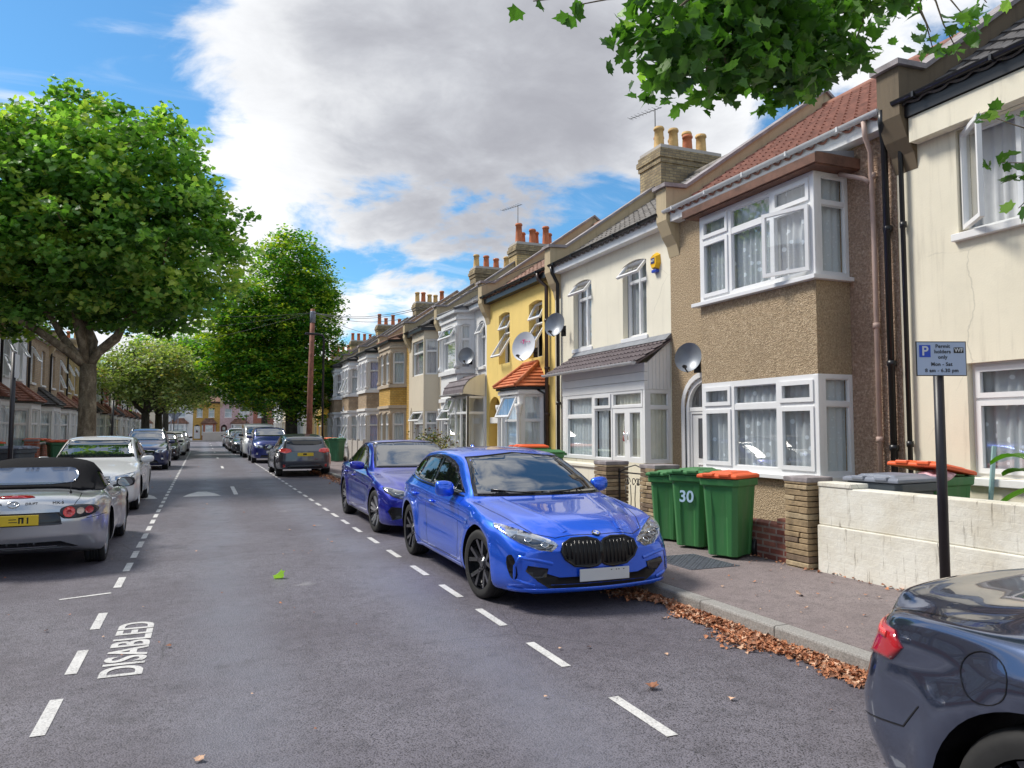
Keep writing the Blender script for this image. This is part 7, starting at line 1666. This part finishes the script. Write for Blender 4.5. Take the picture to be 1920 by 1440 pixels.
# worn seams and cracks
cr=t2.n.new('ShaderNodeTexVoronoi'); cr.feature='DISTANCE_TO_EDGE'; t2.l.new(t2.mix(.12,co2,t2.noise(co2,2,3,out=1)),cr.inputs['Vector']); cr.inputs['Scale'].default_value=.35
crk=t2.mr(cr.outputs['Distance'],.003,.0,0,.6); cc=t2.mix(t2.math('MULTIPLY',crk,t2.mr(t2.noise(co2,.6,2),.5,.6)),cc,(.02,.02,.02))
sp_=t2.n.new('ShaderNodeTexVoronoi'); t2.l.new(t2.mix(.05,co2,t2.noise(co2,4,3,out=1)),sp_.inputs['Vector']); sp_.inputs['Scale'].default_value=.75
spot=t2.math('MULTIPLY',t2.mr(sp_.outputs['Distance'],.10,.03,0,.55),t2.mr(t2.noise(co2,9,4),.4,.6)); cc=t2.mix(spot,cc,(.33,.32,.32))
oil=t2.math('MULTIPLY',t2.mr(t2.noise(co2,1.4,6,.7),.60,.72,0,.5),1.0); cc=t2.mix(oil,cc,(.03,.028,.03))
t2.l.new(cc,b2.inputs['Base Color']); t2.l.new(t2.mr(wear_sheen,0,1,.60,.40),b2.inputs['Roughness'])
t2.l.new(t2.bump(t2.math('ADD',f2,fine.outputs['Distance']),.55,.008),b2.inputs['Normal']); M['road']=m
m,t2,b2,co2,cc,f2,fine=asphalt('pavement_asphalt',(.075,.062,.061),(.26,.215,.21),purple=(.165,.13,.13))
t2.l.new(cc,b2.inputs['Base Color']); b2.inputs['Roughness'].default_value=.8; t2.l.new(t2.bump(f2,.25,.005),b2.inputs['Normal']); M['pave']=m
m,t2,b2=newmat('kerb_granite'); co2=t2.coord(); 
kc=t2.ramp(t2.noise(co2,90,3,.7),[(.3,(.17,.16,.15)),(.7,(.42,.40,.37))]); sy=t2.n.new('ShaderNodeSeparateXYZ'); t2.l.new(co2,sy.inputs[0])
j=t2.mr(t2.math('ABSOLUTE',t2.math('SUBTRACT',t2.math('FRACT',t2.math('DIVIDE',sy.outputs[1],.92)),.5)),.49,.497)
kc=t2.mix(j,kc,(.05,.045,.04)); kc=t2.mix(t2.mr(t2.noise(co2,3,5),.45,.75,0,.6),kc,(.12,.11,.10)); t2.l.new(kc,b2.inputs['Base Color']); b2.inputs['Roughness'].default_value=.85
t2.l.new(t2.bump(t2.noise(co2,60,3),.4,.01),b2.inputs['Normal']); M['kerb']=m
m,t2,b2=newmat('road_paint'); co2=t2.coord()
wn=t2.noise(co2,70,4,.75); wn2=t2.noise(co2,5,3)
pc=t2.ramp(t2.math('ADD',t2.math('MULTIPLY',wn,.7),t2.math('MULTIPLY',wn2,.3)),[(.35,(.12,.115,.12)),(.42,(.46,.45,.44)),(.55,(.64,.63,.61)),(.75,(.72,.71,.69))]); t2.l.new(pc,b2.inputs['Base Color']); b2.inputs['Roughness'].default_value=.7
t2.l.new(t2.bump(wn,.4,.006),b2.inputs['Normal']); M['roadpaint']=m
M['soil']=plain('garden_ground',(.16,.13,.11),.95,var=.4,scale=4)
M['earth']=plain('open_ground',(.10,.10,.09),.95,var=.3,scale=.2)
def sheet(name,x0,y0,x1,y1,z,mat,kind='structure'):
    mb=MB(); mb.poly([(x0,y0,z),(x1,y0,z),(x1,y1,z),(x0,y1,z)]); return tag(mb.build(name,mat),kind=kind)
KL,KR=-2.92,4.05
sheet('ground',-900,-900,900,900,-.06,M['earth'])
sheet('road',KL,-30,KR,97,0,M['road']); sheet('road',-60,97.0,60,103,0,M['road'])
def pavement(x0,x1,y0,y1,name='pavement'):
    mb=MB(); mb.box((x0,y0,-.05),(x1,y1,.12)); return tag(mb.build(name,M['pave']),kind='structure')
def kerb(x0,x1,y0,y1):
    mb=MB(); mb.box((x0,y0,-.05),(x1,y1,.124)); return tag(mb.build('kerb',M['kerb'],bevel=.018),kind='structure')
kerb(KR,KR+.15,-30,95); pavement(KR+.15,6.2,-30,95); kerb(KL-.15,KL,-30,95); pavement(-4.95,KL-.15,-30,95)
for y0 in (95,): 
    kerb(KR,60,95.0,95.15); pavement(KR,60,93,95.0) if 0 else None
mb=MB(); mb.box((-60,103,-.05),(60,103.15,.124)); tag(mb.build('kerb',M['kerb']),kind='structure')
mb=MB(); mb.box((-60,103.15,-.05),(60,105.0,.12)); tag(mb.build('pavement',M['pave']),kind='structure')
sheet('garden_ground',6.2,-30,8.05,95,.10,M['soil']); sheet('garden_ground',-6.5,-30,-4.95,95,.10,M['soil']); sheet('garden_ground',-60,105,60,111,.10,M['soil'])
# markings, 4 mm proud
def strip(mb,x0,y0,x1,y1,w,z=.004):
    a=Vector((x0,y0,0)); b=Vector((x1,y1,0)); n=(b-a).normalized().cross(Vector((0,0,1)))*w/2
    mb.poly([(p.x,p.y,z) for p in (a-n,b-n,b+n,a+n)][::-1])
mk=MB()
y=2.3
for y in [3.75-1.22,3.75,5.0,6.15,7.28,8.45,9.7,10.95]+[12.2+1.1*k for k in range(46)]:
    strip(mk,2.33,y-.32,2.33,y+.3,.07)
for y in [3.95,5.0,6.08,7.28,9.0,9.95,10.9,11.8]+[12.7+.95*k for k in range(50)]:
    strip(mk,-.77,y-.3,-.77,y+.28,.072)
strip(mk,-.80,8.45,-1.22,8.3,.05)
strip(mk,.80,19.8,.80,22.6,.1); 
for y in (33,44,55,66,77,88): strip(mk,.80,y,.80,y+2,.1)
strip(mk,KL,95.3,KR,95.3,.2)
tag(mk.build('bay_markings',M['roadpaint']),kind='structure')
def tri(x,y):
    mb=MB(); pts=[]
    mb.poly([(x-.42,y,.004),(x+.42,y,.004),(x+.30,y+.75,.004),(x+.1,y+1.4,.004),(x-.1,y+1.4,.004),(x-.30,y+.75,.004)]); return mb
for x,y in ((-1.35,19.3),(.02,19.6)): tag(tri(x,y).build('hump_marking',M['roadpaint']),kind='structure')
T=Matrix.Translation((-.45,6.35,.0045))@Matrix.Rotation(pi/2,4,'Z')@Matrix.Diagonal((1,1,.001,1))
lt=text_part('DISABLED',.36,M['roadpaint'],None,T,'road_lettering',xs=.95,bold=.008); tag(lt,kind='structure')
# ---------------------------------------------------------------- camera
cam=bpy.data.cameras.new('camera'); co=bpy.data.objects.new('camera',cam); COL.objects.link(co); SC.camera=co
cam.sensor_width=36; cam.lens=36*1405/1920; cam.clip_end=3000; cam.clip_start=.05
co.location=(0,0,1.62)
th=math.atan(84/1405); ps=math.atan(580/1405*cos(th))
co.rotation_euler=(pi/2+th,0,-ps)
SC.render.resolution_x=1024; SC.render.resolution_y=768
SC.view_settings.view_transform='Standard'; SC.view_settings.look='None'; SC.view_settings.exposure=.44; SC.view_settings.gamma=1
SC.render.engine='CYCLES'
